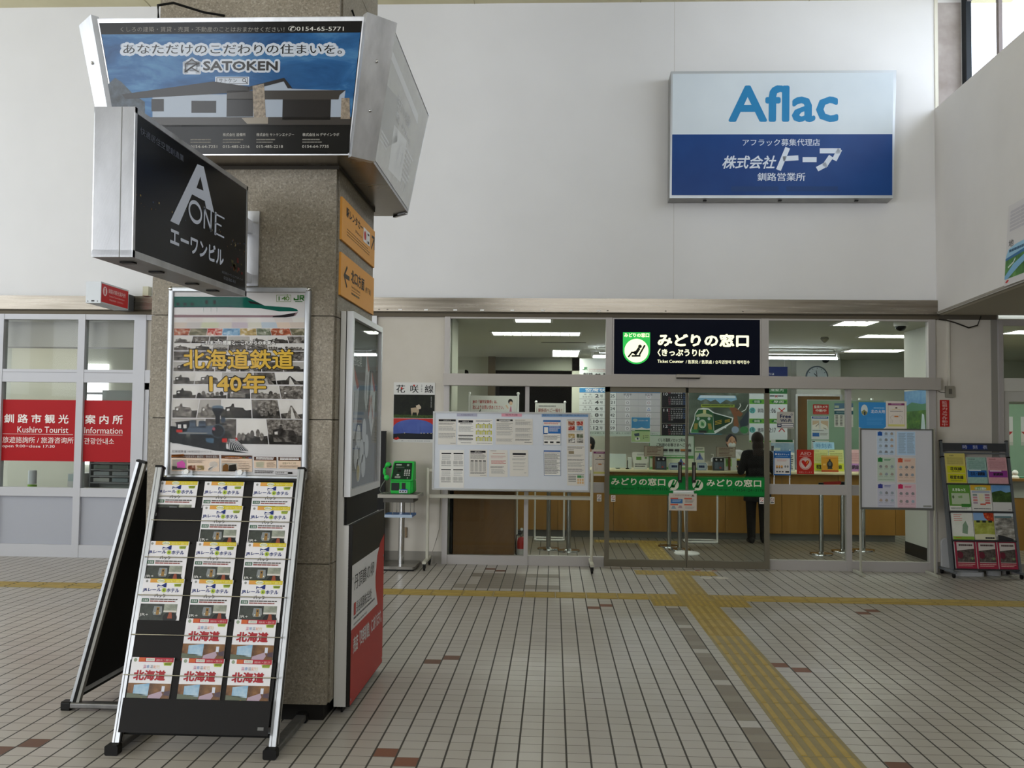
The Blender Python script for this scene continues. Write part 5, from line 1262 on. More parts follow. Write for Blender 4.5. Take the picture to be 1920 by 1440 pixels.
def n7(s):
    for i in range(4):
        for j in range(2):
            y = (.07, .26, .56, .75)[i]; s.rect(.1 + .46 * j, y, .46 + .46 * j, y + .165, (COLR + PAL_GREY[:3])[(i * 2 + j) % 9] if not (i == 0 and j == 1) else COLR[2], 2)
    s.lines(.05, .01, .95, .05, 1, INK, 2, .4); s.lines(.1, .45, .9, .53, 2, INKL, 2, .3)
def n8(s):
    for x, y in ((.08, .08), (.57, .08), (.07, .51), (.56, .51)):
        s.rect(x, y, x + .40, y + .028, BLK, 2); s.lines(x + .02, y + .06, x + .38, y + .20, 5, INKL, 2, .3, int(x * 50 + y * 70))
        for q in (0, .21): s.grid(x + q, y + .21, x + q + .17, y + .30, 4, 6, .006, INK, 2)
        s.lines(x, y + .33, x + .4, y + .36, 1, INK, 2, .4)
def n9(s):
    hdr(s, '変更のお知らせ', .04, .115, .06, .92); s.lines(.06, .14, .95, .36, 6, INK, 2, .35, 2, 6)
    for x in (.08, .31, .54, .77): s.grid(x, .4, x + .16, .8, 2, 22, .008, K('6A6A6A'), 2); s.rect(x, .4, x + .16, .43, BLK, 3)
    s.lines(.06, .84, .95, .92, 2, INK, 2, .4); s.lines(.6, .94, .95, .965, 1, INK, 2, .5)
def n10(s): s.lines(.08, .03, .4, .06, 1, INK, 2, .5); s.lines(.2, .13, .85, .16, 1, K('B88A80'), 2, .5); s.lines(.1, .22, .9, .32, 3, K('C08A84'), 2, .35, 3); s.lines(.12, .40, .92, .53, 3, RDI, 2, .4, 4); s.lines(.08, .62, .8, .7, 2, INK, 2, .4); s.lines(.12, .72, .85, .9, 5, INKL, 2, .35, 6); s.stroke([(.72, .84), (.82, .78), (.86, .80), (.76, .88), (.72, .84)], .008, INKL, 2)
def n11(s): s.rect(.16, .12, .88, .195, BLK, 2); s.lines(.2, .25, .8, .29, 1, INK, 2, .4); s.lines(.14, .33, .9, .40, 2, INKL, 2, .35); s.lines(.18, .48, .85, .56, 2, INKL, 2, .3); s.lines(.18, .6, .85, .66, 2, INKL, 2, .3); s.lines(.18, .72, .8, .78, 2, INKL, 2, .3); s.lines(.78, .86, .9, .88, 1, INK, 2, .5)
def n12(s): s.frame(.02, 0, .98, 1, .022, K('4A6FA6'), 3); s.rect(.02, 0, .98, .055, K('3C62A0'), 4); s.lines(.06, .10, .95, .95, 22, INK, 2, .4, 9, 4)
def n13(s): s.lines(.05, .04, .95, .12, 2, INK, 2, .4); s.lines(.05, .15, .4, .17, 1, BLK, 2, .7); s.rect(.1, .2, .4, .30, K('8F8268'), 2); s.lines(.05, .33, .9, .42, 3, INKL, 2, .35); s.lines(.05, .5, .95, .56, 2, INK, 2, .4); s.lines(.05, .6, .95, .78, 5, INKL, 2, .35, 5); s.lines(.05, .84, .95, .96, 3, INK, 2, .35, 6)
def n14(s):
    s.lines(.05, .04, .95, .10, 1, INK, 2, .4)
    for y in (.18, .32, .46, .6): s.rect(.07, y, .5, y + .08, K('8A8A86'), 2); 
    s.rect(.57, .14, .82, .35, K('4E8A58'), 2); s.rect(.86, .14, .92, .35, K('4E8A58'), 2)
    for i in range(2):
        for j in range(3): s.rect(.57 + .13 * j, .42 + .24 * i, .67 + .13 * j, .60 + .24 * i, K('D0A878'), 2)
note('notice with a black heading at the upper left corner of the wide white board', 128, 138, 315, 400, n1)
note('white notice with two black bars, second in the upper row of the white board', 326, 140, 505, 403, n2, PAPER)
note('notice showing nine small calendars marked in yellow', 506, 142, 688, 403, n3, PAPER)
note('ruled form with a black heading under the pink magnet strip', 717, 138, 904, 400, n4)
note('beige sheet of three tables, right of the ruled form on the white board', 906, 140, 1095, 402, n5)
note('blue and white flyer high on the right part of the white board', 1200, 154, 1378, 406, n6, PAPER)
note('sheet with eight small photographs at the upper right of the white board', 1435, 150, 1616, 405, n7)
note('large white sheet of four timetables at the lower left of the white board', 145, 455, 395, 835, n8, PAPER)
note('timetable change notice with four dense grey columns', 450, 452, 630, 724, n9)
note('notice with lines printed in red, third in the lower row of the board', 650, 455, 838, 724, n10)
note('mostly blank notice with a short black heading in the lower row', 860, 455, 1046, 720, n11)
note('blue framed page of dense text below the blue flyer', 1200, 460, 1376, 712, n12, PAPER)
note('text sheet with a small tan picture below the eight photographs', 1435, 412, 1616, 688, n13)
note('sheet with a green and orange diagram at the lower right of the white board', 1435, 692, 1612, 810, n14)
MG = 'magnet strips along the top of the white board'
def strip(label, x0, y0, x1, y1, col, t):
    def dd(s): s.rect(0, 0, 1, 1, K(col, .4)); s.text(.2 if x1 - x0 < 300 else .03, .28, .8 if x1 - x0 < 300 else .97, .74, t, K('3A3A44', .5), 2, .0)
    sheet_thing('magnet_strip', label, 'magnet', wp(x0, y0, .004), wp(x1, y0 + 2, .004), wp(x1, y1 + 2, .004), wp(x0, y1, .004), dd, .004, group=MG)
strip('lavender grey magnet strip at the top left of the white board', 320, 83, 528, 114, 'A9A9BC', 'その他お知らせ')
strip('pink magnet strip at the top middle of the white board', 778, 84, 985, 117, 'D99AA8', '臨時列車')
strip('long blue magnet strip at the top right of the white board', 1186, 86, 1654, 123, '7A9CC6', '新型コロナウイルスの影響による旅行中止・払い戻しについて')

# ---------------- easel board at the right
ez = thing('easel_board', 'smaller standing white board with six coloured leaflets right of the doors', 'whiteboard', (3.87, 10.73, 0))
EYF = 10.715
m = MB(); m.box(3.475, EYF, .752, 4.262, EYF + .015, 1.638, NZ('easel_face', [(0.3, 'BDBDC2'), (0.7, 'C3C3C8')], 1.5, .3, 3)); m.build('board', ez)
m = MB(); EF = K('6B6B66', .4, .4)
for a in ((3.463, .74, 3.477, 1.65), (4.26, .74, 4.276, 1.65), (3.477, .74, 4.26, .765), (3.477, 1.636, 4.26, 1.65)): m.box(a[0], EYF - .008, a[1], a[2], EYF + .02, a[3], EF)
m.box(3.477, EYF - .03, .742, 4.26, EYF, .752, EF); m.box(4.16, EYF - .002, .775, 4.25, EYF, .795, K('8A8A86'))
m.build('frame', ez)
EP = K('A4A294', .4, .15)
for x in (3.468, 4.288):
    m = MB(); m.rbox(x - .012, EYF + .0, .03, x + .012, EYF + .025, 1.66, EP, .006, 'z'); m.build('post', ez)
    m = MB(); m.rbox(x - .018, EYF - .10, 0, x + .018, EYF + .24, .035, EP, .006, 'y'); m.build('foot', ez)
def ep(px, py): 
    x = 3.463 + (4.276 - 3.463) * (px - 93) / (652 - 93); z = 1.65 - (1.65 - .74) * (py - 264) / (884 - 264); return x, z
def leaflet(label, x0, y0, x1, y1, bg, ic, kind):
    a, b = ep(x0, y0); c, d = ep(x1, y1)
    R = random.Random(int(x0 + y0))
    def dd(s):
        s.rect(0, 0, 1, 1, K('C9C9CC', .5)); s.rect(.03, .02, .97, .98, K(bg, .5), 2); k2 = K({'B5C6D8': '8FA3B8', 'B2BFB0': '8A9A88', 'D0B8A8': 'A88C7C', 'B9B9C6': '8E8EA0', 'CFB0B8': 'A8868E'}.get(bg, '8A9AAA'), .6)
        if kind == 'text': s.lines(.1, .08, .48, .92, 20, k2, 3, .5, 3, 3); s.lines(.54, .08, .93, .92, 20, k2, 3, .5, 5, 3)
        else:
            s.rect(.07, .045, .31, .2, K(ic, .5), 3); s.ell(.19, .05, .06, .03, K(ic, .5), 3)
            if kind != 'A': s.lines(.40, .09, .75, .18, 2, K(ic, .5), 3, .4, 3, 2)
            for i in range(4 if kind == 'A' else 2):
                for j in range(3):
                    if kind == 'A' and i == 0 and j == 0: continue
                    x, y = .1 + .3 * j, (.05 + .25 * i if kind == 'A' else .32 + .3 * i)
                    cc = K(R.choice(('8A929A', '968C84', '7E7E80', '98A4AE', 'A89484')), .6)
                    s.poly([(x + .02, y + .08), (x + .08, y), (x + .18, y + .02), (x + .2, y + .1), (x + .1, y + .12)], cc, 3); s.lines(x, y + .14, x + .22, y + .19, 2, k2, 3, .35, i + j, 2)
            s.lines(.1, .9, .9, .94, 1, k2, 3, .4)
    sheet_thing('coloured_leaflet', label, 'leaflet', *front_rect(a, b, c, d, EYF - .002), dd, .0012, group='leaflets on the easel board')
leaflet('pale blue leaflet with a dark blue icon, top left of the easel board', 218, 281, 362, 468, 'B5C6D8', '1F4F9A', 'A')
leaflet('pale blue leaflet of text only, top right of the easel board', 371, 281, 518, 470, 'A9C4DC', '1F4F9A', 'text')
leaflet('pale green leaflet on the easel board', 219, 480, 363, 673, 'B2BFB0', '2E7A40', 'B')
leaflet('peach leaflet with an orange icon on the easel board', 371, 482, 518, 678, 'D0B8A8', 'C2543A', 'B')
leaflet('lavender leaflet at the bottom left of the easel board', 219, 682, 363, 872, 'B9B9C6', '3A3F86', 'B')
leaflet('pink leaflet at the bottom right of the easel board', 371, 682, 521, 882, 'CFB0B8', 'C22A5A', 'B')

# ---------------- brochure rack at the right wall
r2 = thing('timetable_rack', 'wheeled brochure rack with a dark header board against the right wall', 'brochure rack', (4.83, 10.85, 0))
A2, B2, L2 = V((0, 10.70, .06)), V((0, 10.98, 1.52)), 1.4866
U2 = (B2 - A2).normalized(); N2 = V((0, -U2.z, U2.y))
def Q2(x, s, d): p = A2 + U2 * s + N2 * d; return V((x, p.y, p.z))
def bar2(m, x0, x1, s0, s1, d0, d1, mt): m.hexa([Q2(x0, s0, d0), Q2(x1, s0, d0), Q2(x1, s0, d1), Q2(x0, s0, d1)], [Q2(x0, s1, d0), Q2(x1, s1, d0), Q2(x1, s1, d1), Q2(x0, s1, d1)], mt)
GM = K('6E7276', .4, .5)
for x in (4.452, 5.19):
    m = MB(); bar2(m, x, x + .028, .0, 1.30, -.03, .02, GM); bar2(m, x + .002, x + .026, 1.30, 1.49, -.025, .012, GM); bar2(m, x - .002, x + .030, 1.29, 1.305, -.032, .022, BLACK); bar2(m, x, x + .028, 1.485, 1.495, -.027, .014, BLACK); m.build('upright', r2)
    m = MB(); m.rbox(x - .005, 10.62, .05, x + .033, 11.02, .078, GM, .006, 'y'); m.build('foot', r2)
    for y in (10.66, 10.98):
        m = MB(); m.lathe((x, y, .028), [(.01, 0), (.028, .004), (.028, .024), (.01, .028)], BLACK, 16, 'x'); m.box(x + .004, y - .01, .028, x + .024, y + .01, .052, BLACK); m.build('caster', r2)
m = MB(); bar2(m, 4.47, 5.20, 1.37, 1.46, -.012, .006, K('3C3D40', .5))
s = Quad(m, Q2(4.47, 1.46, .006), Q2(5.20, 1.46, .006), Q2(5.20, 1.37, .006), Q2(4.47, 1.37, .006)); s.rect(.31, .2, .70, .8, K('1F3170', .5), 2)
for x, t in ((.32, '時'), (.475, '刻'), (.63, '表')): s.text(x, .26, x + .07, .74, t, K('B9BCCB'), 3)
m.build('header_board', r2)
m = MB(); bar2(m, 4.47, 5.20, 1.335, 1.352, -.01, .006, GM); bar2(m, 4.475, 5.195, .05, 1.30, -.03, -.024, K('4A4A48')); m.build('back_frame', r2)
rowsS = [(.995, 1.30), (.683, .984), (.36, .662), (.04, .338)]
for i, (s0, s1) in enumerate(rowsS):
    m = MB(); bar2(m, 4.475, 5.195, s0 - .018, s0 - .006, -.02, .03, K('3A3B3C', .4)); bar2(m, 4.475, 5.195, s0 - .01, s1 - .03, -.02, -.014, K('35353A', .4)); m.build('shelf', r2)
def d2card(label, row, x0, x1, top, draw, grp=None, nm='leaflet_stack'):
    s0 = rowsS[row][0]; s1 = top
    m = MB(); bar2(m, x0, x1, s0, s1, -.008, .012, PAPER)
    s = Quad(m, Q2(x0, s1, .012), Q2(x1, s1, .012), Q2(x1, s0, .012), Q2(x0, s0, .012)); draw(s)
    o = m.build(nm, None, tuple(Q2((x0 + x1) / 2, s0, 0))); tag(o, label, 'leaflets', grp)
TG = 'leaflets in the right rack'
def e1(s):
    s.rect(0, 0, 1, 1, K('C9BC6A')); s.text(.25, .05, .45, .1, '時刻表', INK, 2); s.lines(.1, .14, .9, .38, 9, K('8F8650'), 2, .4, 4, 4, 0); YB = K('C6C428')
    s.rect(.08, .42, .95, .65, YB, 3); s.rect(.08, .69, .95, .97, YB, 3); s.text(.22, .46, .80, .58, '花咲線', BLK, 4, .035); s.text(.18, .74, .84, .87, '根室本線', BLK, 4, .03); s.lines(.3, .60, .7, .63, 1, INK, 4, .5); s.lines(.2, .91, .8, .94, 1, INK, 4, .5)
def e2(s): s.rect(0, 0, 1, 1, NZ('mint_leaf', [(0.3, '86A89C'), (0.7, '9CBAB0')], 40, .5)); s.text(.12, .05, .45, .1, '時刻表', INK, 2); s.lines(.1, .14, .92, .46, 12, K('6E8C84'), 2, .4, 4, 4, 0); s.rect(.02, .50, .98, .76, K('2E62A0'), 3); s.rect(.1, .48, .7, .52, K('C9D3DA'), 4); s.text(.15, .56, .88, .70, '石北・釧網線', BLK, 4, .025)
def e3(s): s.rect(0, 0, 1, 1, NZ('pink_leaf', [(0.3, 'C09094'), (0.7, 'CC9CA0')], 40, .5)); s.text(.1, .05, .45, .1, '時刻表', K('7A3A40'), 2); s.lines(.1, .14, .92, .46, 12, K('A0747A'), 2, .4, 4, 4, 0); s.rect(.02, .50, .98, .76, K('8A3A86'), 3); s.rect(.08, .50, .68, .54, K('D8C4D4'), 4); s.text(.25, .58, .75, .70, '釧網線', BLK, 4, .03)
def e4(s): s.rect(0, 0, 1, 1, K('D4D6CC')); s.rect(0, 0, 1, .82, K('5E8E3C'), 2); s.text(.18, .14, .80, .26, 'えきねっと', K('E4ECDC'), 3, .03); s.rect(.12, .33, .95, .76, K('AEBBA0'), 3); s.ell(.2, .48, .05, .06, K('5E6E50'), 4); s.poly([(.42, .45), (.62, .42), (.62, .52), (.44, .52)], K('7FA06A'), 4); s.rect(.55, .74, .98, .86, K('3E7A34'), 4); s.lines(.05, .88, .9, .96, 2, INK, 3, .4)
def e5(s):
    s.rect(0, 0, 1, 1, K('CDCBC4')); s.rect(0, 0, 1, .22, K('D0A838'), 2); s.ell(.5, .15, .32, .07, K('8FB07A'), 3); s.text(.24, .11, .78, .20, 'きっぷ案内', WHITE, 4, .02); s.rect(.05, .24, .95, .32, K('9CA4B4'), 2)
    for y in (.36, .46, .56, .66): s.rect(.08, y, .3, y + .07, K(('B9848C', 'C27A74', 'A08A9A', '7A8A86')[int(y * 10) % 4]), 3); s.rect(.68, y, .92, y + .07, K(('C2747A', 'B88A80', 'C25A54', 'A0747A')[int(y * 10) % 4]), 3)
    s.poly([(.4, .36), (.6, .36), (.62, .6), (.45, .66), (.38, .5)], K('D3CDB0'), 3); s.rect(.42, .72, .7, .77, K('C2503A'), 4); s.lines(.08, .9, .92, .95, 1, INK, 3, .5)
def e6(s): s.rect(0, 0, 1, 1, K('C4C2BE')); s.rect(0, 0, 1, .66, NZ('peak_sky', [(0.3, '3A74B4'), (0.7, '86AED0')], 2.5, .5), 2); s.poly([(0, .30), (.15, .26), (.5, .22), (.75, .30), (1, .26), (1, .66), (0, .66)], NZ('green_hill', [(0.3, '26391F'), (0.7, '4A6434')], 14, .6), 3); s.lines(.8, .93, .95, .96, 1, INK, 3, .5)
def e7(s): s.rect(0, 0, 1, 1, NZ('pale_leaf', [(0.3, 'C6CCBE'), (0.55, 'D4D4CC'), (0.75, 'B9C6A4')], 7, .5)); s.rect(0, .88, 1, 1, K('86A83E'), 2); s.lines(.1, .06, .5, .34, 4, K('C88A84'), 3, .45, 4, 3); s.poly([(.5, .45), (.65, .3), (.75, .5), (.7, .8), (.45, .75)], K('7A927A'), 3); s.lines(.1, .92, .4, .96, 1, RDI, 3, .5)
def e8(s): s.rect(0, 0, 1, 1, NZ('autumn', [(0.3, '7A7A34'), (0.5, '9AA048'), (0.7, 'BDB86A')], 9, .5)); s.rect(0, 0, 1, .28, K('7FA0C6'), 2); s.poly([(.5, 0), (1, 0), (1, .32), (.7, .28), (.55, .18)], NZ('maple', [(0.35, '8A2A1A'), (0.6, 'C25030'), (0.75, 'D08A50')], 40, .5), 3); s.poly([(0, .8), (.5, .78), (1, .8), (1, 1), (0, 1)], K('C9C6A8'), 3); s.lines(.5, .90, .95, .97, 1, BLK, 4, .8, 3, 4, 0); [s.rect(x, .28, x + .18, .36, K('2A3026'), 4) for x in (.12, .42, .72)]
def e9(s): s.rect(0, 0, 1, 1, NZ('winter', [(0.3, '4A4A48'), (0.5, '8C8880'), (0.7, 'C9C6C0')], 11, .5, 5, (1, 1, 2))); s.rect(0, 0, 1, .12, K('C6CCD0'), 2); s.rect(0, .10, .9, .17, K('5A7478'), 3); s.poly([(.1, .8), (.4, .84), (.9, .95), (.9, 1), (.1, 1)], K('2E2E30'), 3)
def e10(s): s.rect(0, 0, 1, 1, K('8E2A3E')); s.rect(.1, .03, .92, .78, K('B9B2AC'), 2); s.lines(.2, .10, .85, .19, 1, K('4A3A38'), 3, .7, 3, 8, 0); s.poly([(.1, .34), (.92, .26), (.92, .76), (.1, .76)], NZ('dish', [(0.3, '2A2624'), (0.6, '5E5650'), (0.8, '8A847C')], 22, .5), 3); s.ell(.24, .50, .14, .13, K('5E2430'), 4); s.ell(.80, .62, .05, .05, K('6E8A5A'), 4); s.lines(.1, .83, .92, .95, 2, K('C9A49C'), 3, .35, 4, 4)
for row, x0, x1, top, fn, lab in ((0, 4.487, 4.715, 1.338, e1, 'yellow timetable leaflets with two black titles in the right rack'), (0, 4.728, 4.948, 1.295, e2, 'mint timetable leaflets with a blue title bar in the right rack'), (0, 4.962, 5.178, 1.297, e3, 'pink timetable leaflets with a purple title bar in the right rack'),
        (1, 4.497, 4.736, .98, e4, 'green leaflets, left of the second row of the right rack'), (1, 4.745, 4.968, .983, e5, 'white leaflets with a yellow top in the right rack'), (1, 4.977, 5.187, .983, e6, 'leaflets with a green mountain photograph in the right rack'),
        (2, 4.505, 4.738, .66, e7, 'pale leaflets with a green bottom edge in the right rack'), (2, 4.748, 4.97, .662, e8, 'leaflets with red autumn leaves in the right rack'), (2, 4.98, 5.187, .66, e9, 'grey winter scene leaflets in the right rack'),
        (3, 4.51, 4.74, .338, e10, 'crimson booklets at the bottom left of the right rack'), (3, 4.75, 4.972, .338, e10, 'crimson booklets at the bottom middle of the right rack'), (3, 4.982, 5.187, .338, e10, 'crimson booklets at the bottom right of the right rack')):
    d2card(lab, row, x0, x1, top, fn, TG)
m = MB(); m.rbox(4.47, 10.985, .02, 4.66, 11.03, .40, K('B9B9BA', .4), .06, 'y', 6); o = m.build('folded_floor_sign'); tag(o, 'rounded white plastic panel leaning behind the right rack', 'panel')
m = MB(); m.rbox(4.57, 10.80, 0, 4.88, 11.0, .045, K('B4B4B4', .4), .06, 'z', 6); m.rbox(4.62, 10.83, .045, 4.83, 10.97, .07, K('A9A9AA', .4), .04, 'z', 6); o = m.build('plastic_tray'); tag(o, 'flat white plastic sign base under the right rack', 'base')
m = MB(); m.rbox(4.95, 10.88, 0, 5.10, 11.0, .05, K('A4A4A4', .4), .05, 'z', 6); m.rbox(4.98, 10.9, .05, 5.07, 10.98, .065, K('9A9A9A', .4), .03, 'z', 6); o = m.build('plastic_tray'); tag(o, 'small grey plastic base behind the right caster of the rack', 'base')

# ---------------- cards and sheets fixed to the glass and walls
def c_pink(s): s.rect(0, 0, 1, 1, K('D9CFC4')); s.frame(.09, .07, .91, .92, .02, K('B9A48C'), 2); s.rect(.1, .075, .9, .15, K('7E3A66'), 3); s.lines(.25, .095, .75, .13, 1, K('D8B4C8'), 4, .6); s.ell(.5, .24, .05, .03, K('6A5A5A'), 3); s.stroke([(.3, .32), (.5, .27), (.7, .32)], .02, K('D0B86A'), 3); s.lines(.2, .36, .82, .39, 1, INK, 3, .6, 2, 6, 0); s.rect(.4, .53, .6, .58, K('C27A44'), 3)
def c_pink2(s):
    c_pink(s)
    for a in (0, 1):
        f = lambda x: x if a == 0 else 1 - x
        s.stroke([(f(.22), .80), (f(.24), .66), (f(.20), .58), (f(.34), .50), (f(.36), .58)], .012, K('A89A90'), 3); s.stroke([(f(.30), .80), (f(.32), .68)], .012, K('A89A90'), 3)
    s.rect(.1, .84, .9, .92, K('CFC87A'), 3)
sheet_thing('etiquette_poster', 'cream poster with a purple heading left of the sliding doors', 'poster', (.455, 10.985, 1.367), (.642, 10.985, 1.367), (.648, 10.985, 1.06), (.457, 10.985, 1.06), c_pink2, .004)
sheet_thing('etiquette_poster', 'cream poster with a maroon heading above the easel board', 'poster', *front_rect(3.870, 1.972, 4.105, 1.652, FY - .006), c_pink2, .002)
def c_blue(s):
    s.rect(0, 0, 1, 1, K('3C8AC8')); s.ell(.21, .30, .125, .21, K('C9D3D4'), 3); s.poly([(.10, .36), (.2, .28), (.32, .38), (.30, .46), (.21, .5), (.12, .45)], K('8A8A5A'), 4); s.rect(.19, .36, .25, .5, K('3A4A5A'), 5); s.text(.45, .28, .97, .42, '北の大地', WHITE, 3, .01); s.lines(.55, .2, .95, .26, 1, K('9CC6E4'), 3, .5); s.lines(.3, .6, .9, .9, 6, K('5AA0D4'), 3, .25, 3, 4); s.poly([(.0, .95), (.1, 1), (0, 1)], PAPER, 4); s.poly([(.9, 1), (1, .93), (1, 1)], PAPER, 4)
sheet_thing('travel_poster', 'bright blue travel poster above the easel board', 'poster', *front_rect(3.556, 1.956, 3.868, 1.652, FY - .006), c_blue, .002)
def c_wifi(s): s.rect(0, 0, 1, 1, K('B4B0A8')); s.text(.17, .16, .82, .38, 'Free', NAVYD, 3, .045); s.text(.20, .44, .84, .62, 'Wi-Fi', NAVYD, 3, .045); s.ring(.86, .16, .06, .06, .02, NAVYD, 3); s.rect(.02, .70, .98, .93, NAVYD, 3); s.rect(.26, .73, .95, .80, PAPER, 4); s.rect(.26, .83, .95, .90, PAPER, 4); s.lines(.06, .73, .22, .9, 2, PAPER, 4, .4, 1, 2, 0)
NAVYD = K('1A2650', .5)
sheet_thing('wifi_sticker', 'beige sticker offering free wireless internet on the glass', 'sticker', *front_rect(2.614, 1.834, 2.812, 1.641, FY - .006), c_wifi, .001)
def c_aed(s): s.rect(0, 0, 1, 1, K('A8281E', .5)); s.text(.20, .09, .84, .23, 'AED', K('D3A8A0'), 3, .012); s.lines(.15, .26, .85, .31, 1, K('C87A70'), 3, .5, 2, 8, 0); s.ring(.5, .56, .36, .26, .05, K('C89A92'), 3); s.ell(.5, .56, .30, .215, K('C8B0A8'), 3); s.poly([(.5, .72)] + [(.5 + .24 * x, .56 - y) for x, y in ((-.9, .03), (-.95, .09), (-.7, .13), (-.35, .12), (0, .06), (.35, .12), (.7, .13), (.95, .09), (.9, .03))], K('B0241C'), 5); s.stroke([(.56, .58), (.62, .52), (.60, .50), (.68, .45)], .03, K('D8B04A'), 6); s.text(.12, .885, .90, .95, '設置しています', K('C88A80'), 3)
sheet_thing('defibrillator_sign', 'red defibrillator sign with a white ringed heart on the glass', 'sign', *front_rect(2.842, 1.395, 3.040, 1.110, FY - .006), c_aed, .004)
kb = thing('cough_etiquette_board', 'small blue edged health notice board with white feet on the rail', 'board', (2.667, FY - .03, .99))
def c_kb(s):
    s.rect(0, 0, 1, 1, K('2A62A0')); s.ell(.14, .14, .05, .035, WHITE, 3); s.text(.24, .11, .92, .18, '咳エチケット', K('D3E0EC'), 3, .02); s.lines(.1, .03, .9, .06, 1, K('7AA4CC'), 3, .5); s.lines(.15, .22, .85, .25, 1, K('8AB0D4'), 3, .5); s.rect(.05, .30, .95, .95, K('C9C6C4'), 3); s.lines(.2, .36, .8, .45, 2, K('C08A80'), 4, .4)
    for i in range(3): s.ell(.2 + .14 * i, .64, .055, .05, K('C88A3A'), 4); s.rect(.15 + .14 * i, .68, .25 + .14 * i, .72, INK, 4); s.rect(.15 + .16 * i, .82, .26 + .16 * i, .88, INK, 4)
    for i in range(2): s.ell(.68 + .14 * i, .64, .05, .05, K('77777A'), 4)
    s.rect(.68, .82, .9, .89, K('3A3A3C'), 4)
m = MB(); a = front_rect(2.567, 1.380, 2.766, 1.095, FY - .035); m.box(2.567, FY - .035, 1.095, 2.766, FY - .025, 1.380, WHITE); s = Quad(m, *a); c_kb(s); m.build('panel', kb)
for x in (2.572, 2.752):
    m = MB(); m.tube([(x + .004, FY - .03, 1.395), (x + .004, FY - .03, 1.07), (x + .004, FY - .05, 1.055)], .005, WHITE, 6); m.box(x, FY - .03, .99, x + .008, FY - .012, 1.07, WHITE); m.build('foot', kb)
def c_door(s):
    s.rect(0, 0, 1, 1, K('C4BAB0')); s.text(.14, .07, .82, .15, 'ご利用のお客様へ', K('8A6A5E'), 3)
    for x, y in ((.05, .26), (.55, .26), (.05, .62), (.55, .62)): s.rect(x, y, x + .28, y + .07, K('C0543A'), 3)
    s.rect(.06, .33, .49, .58, K('3A6AA0'), 4); s.lines(.12, .38, .44, .54, 2, K('A9C4DC'), 5, .4); s.lines(.58, .37, .92, .56, 4, INK, 3, .35); s.poly([(.08, .9), (.12, .74), (.2, .72), (.26, .9)], K('8A9AA4'), 3); s.poly([(.32, .85), (.38, .70), (.46, .72), (.48, .86)], K('A0848A'), 3); s.lines(.58, .76, .95, .9, 4, INKL, 3, .35); s.poly([(.80, .17), (.86, .05), (.92, .17)], K('6A5A50'), 3)
sheet_thing('door_notice', 'paper notice with a blue box below the green door bands', 'notice', *front_rect(1.352, .872, 1.672, .674, FY - .092), c_door, .002)
m = MB(); m.rbox(1.41, FY - .094, .884, 1.63, FY - .086, .90, WHITE, .003, 'x'); m.box(1.36, FY - .09, .905, 1.66, FY - .087, .912, WHITE); m.box(1.40, FY - .09, .872, 1.64, FY - .0865, .91, K('C9D3CE')); o = m.build('notice_clip'); tag(o, 'white clip strip holding the paper notice on the sliding doors', 'clip')
def c_bp(s): s.rect(0, 0, 1, 1, K('D3DCD8')); s.rect(.02, .01, .98, .45, NZ('poster_blue', [(0.3, '3A86C4'), (0.7, '5AA4D8')], 3, .5), 2); s.ell(.21, .12, .13, .06, K('A9C4C8'), 3); s.text(.38, .10, .88, .16, '北の大地の入場券', WHITE, 3); s.poly([(.02, .45), (.1, .42), (.3, .45), (.55, .40), (.8, .45), (.98, .43), (.98, .50), (.02, .50)], WHITE, 3); s.rect(.02, .50, .98, .55, K('3E7A4A'), 3); s.rect(.05, .515, .2, .54, WHITE, 4); s.rect(.02, .55, .98, .97, K('B4CC94'), 2); s.poly([(.15, .65), (.42, .62), (.44, .74), (.2, .76)], K('4A5A6A'), 4); s.poly([(.2, .82), (.42, .78), (.48, .9), (.25, .92)], WHITE, 4); s.rect(.3, .80, .38, .88, K('3A4A5A'), 5); s.ell(.65, .74, .03, .02, K('8A6A3A'), 4); s.ell(.65, .82, .03, .02, K('4A6A3A'), 4); s.lines(.72, .72, .92, .85, 2, INK, 4, .3)
sheet_thing('ticket_poster', 'small blue and green poster clipped inside the left sliding door', 'poster', *front_rect(.912, 1.753, 1.136, 1.455, FY - .055), c_bp, .002)
def c_rv(s): s.rect(0, 0, 1, 1, K('A8221E', .5)); s.vtext(.22, .04, .78, .99, '監視カメラ作動中', K('D8B4AE'), 3, .015)
sheet_thing('camera_warning_sign', 'tall narrow red surveillance camera sign on the beige wall', 'sign', *front_rect(4.481, 1.991, 4.589, 1.681, FY - .014), c_rv, .004)
m = MB(); m.box(4.572, FY - .025, 2.15, 4.598, FY, 2.93, K('C9C4B8')); m.rbox(4.545, FY - .04, 2.02, 4.64, FY, 2.155, K('8C877B', .5), .01, 'y'); m.box(4.575, FY - .045, 2.06, 4.61, FY - .04, 2.12, K('5A564E')); m.tube([(4.47, FY - .01, 2.09), (4.5, FY - .012, 2.08), (4.545, FY - .015, 2.075)], .004, K('4A463E'), 6)
o = m.build('wall_switch'); tag(o, 'grey switch box with its cable duct on the beige wall', 'switch')
m = MB(); m.tube([(4.47, FY - .03, 2.93), (4.56, FY - .05, 2.915), (4.65, FY - .05, 2.89), (4.80, FY - .06, 2.83), (4.90, FY - .06, 2.86), (4.945, FY - .05, 2.965)], .008, K('2B2824'), 8); o = m.build('loose_cable'); tag(o, 'dark cable looping under the soffit at the right wall', 'cable')
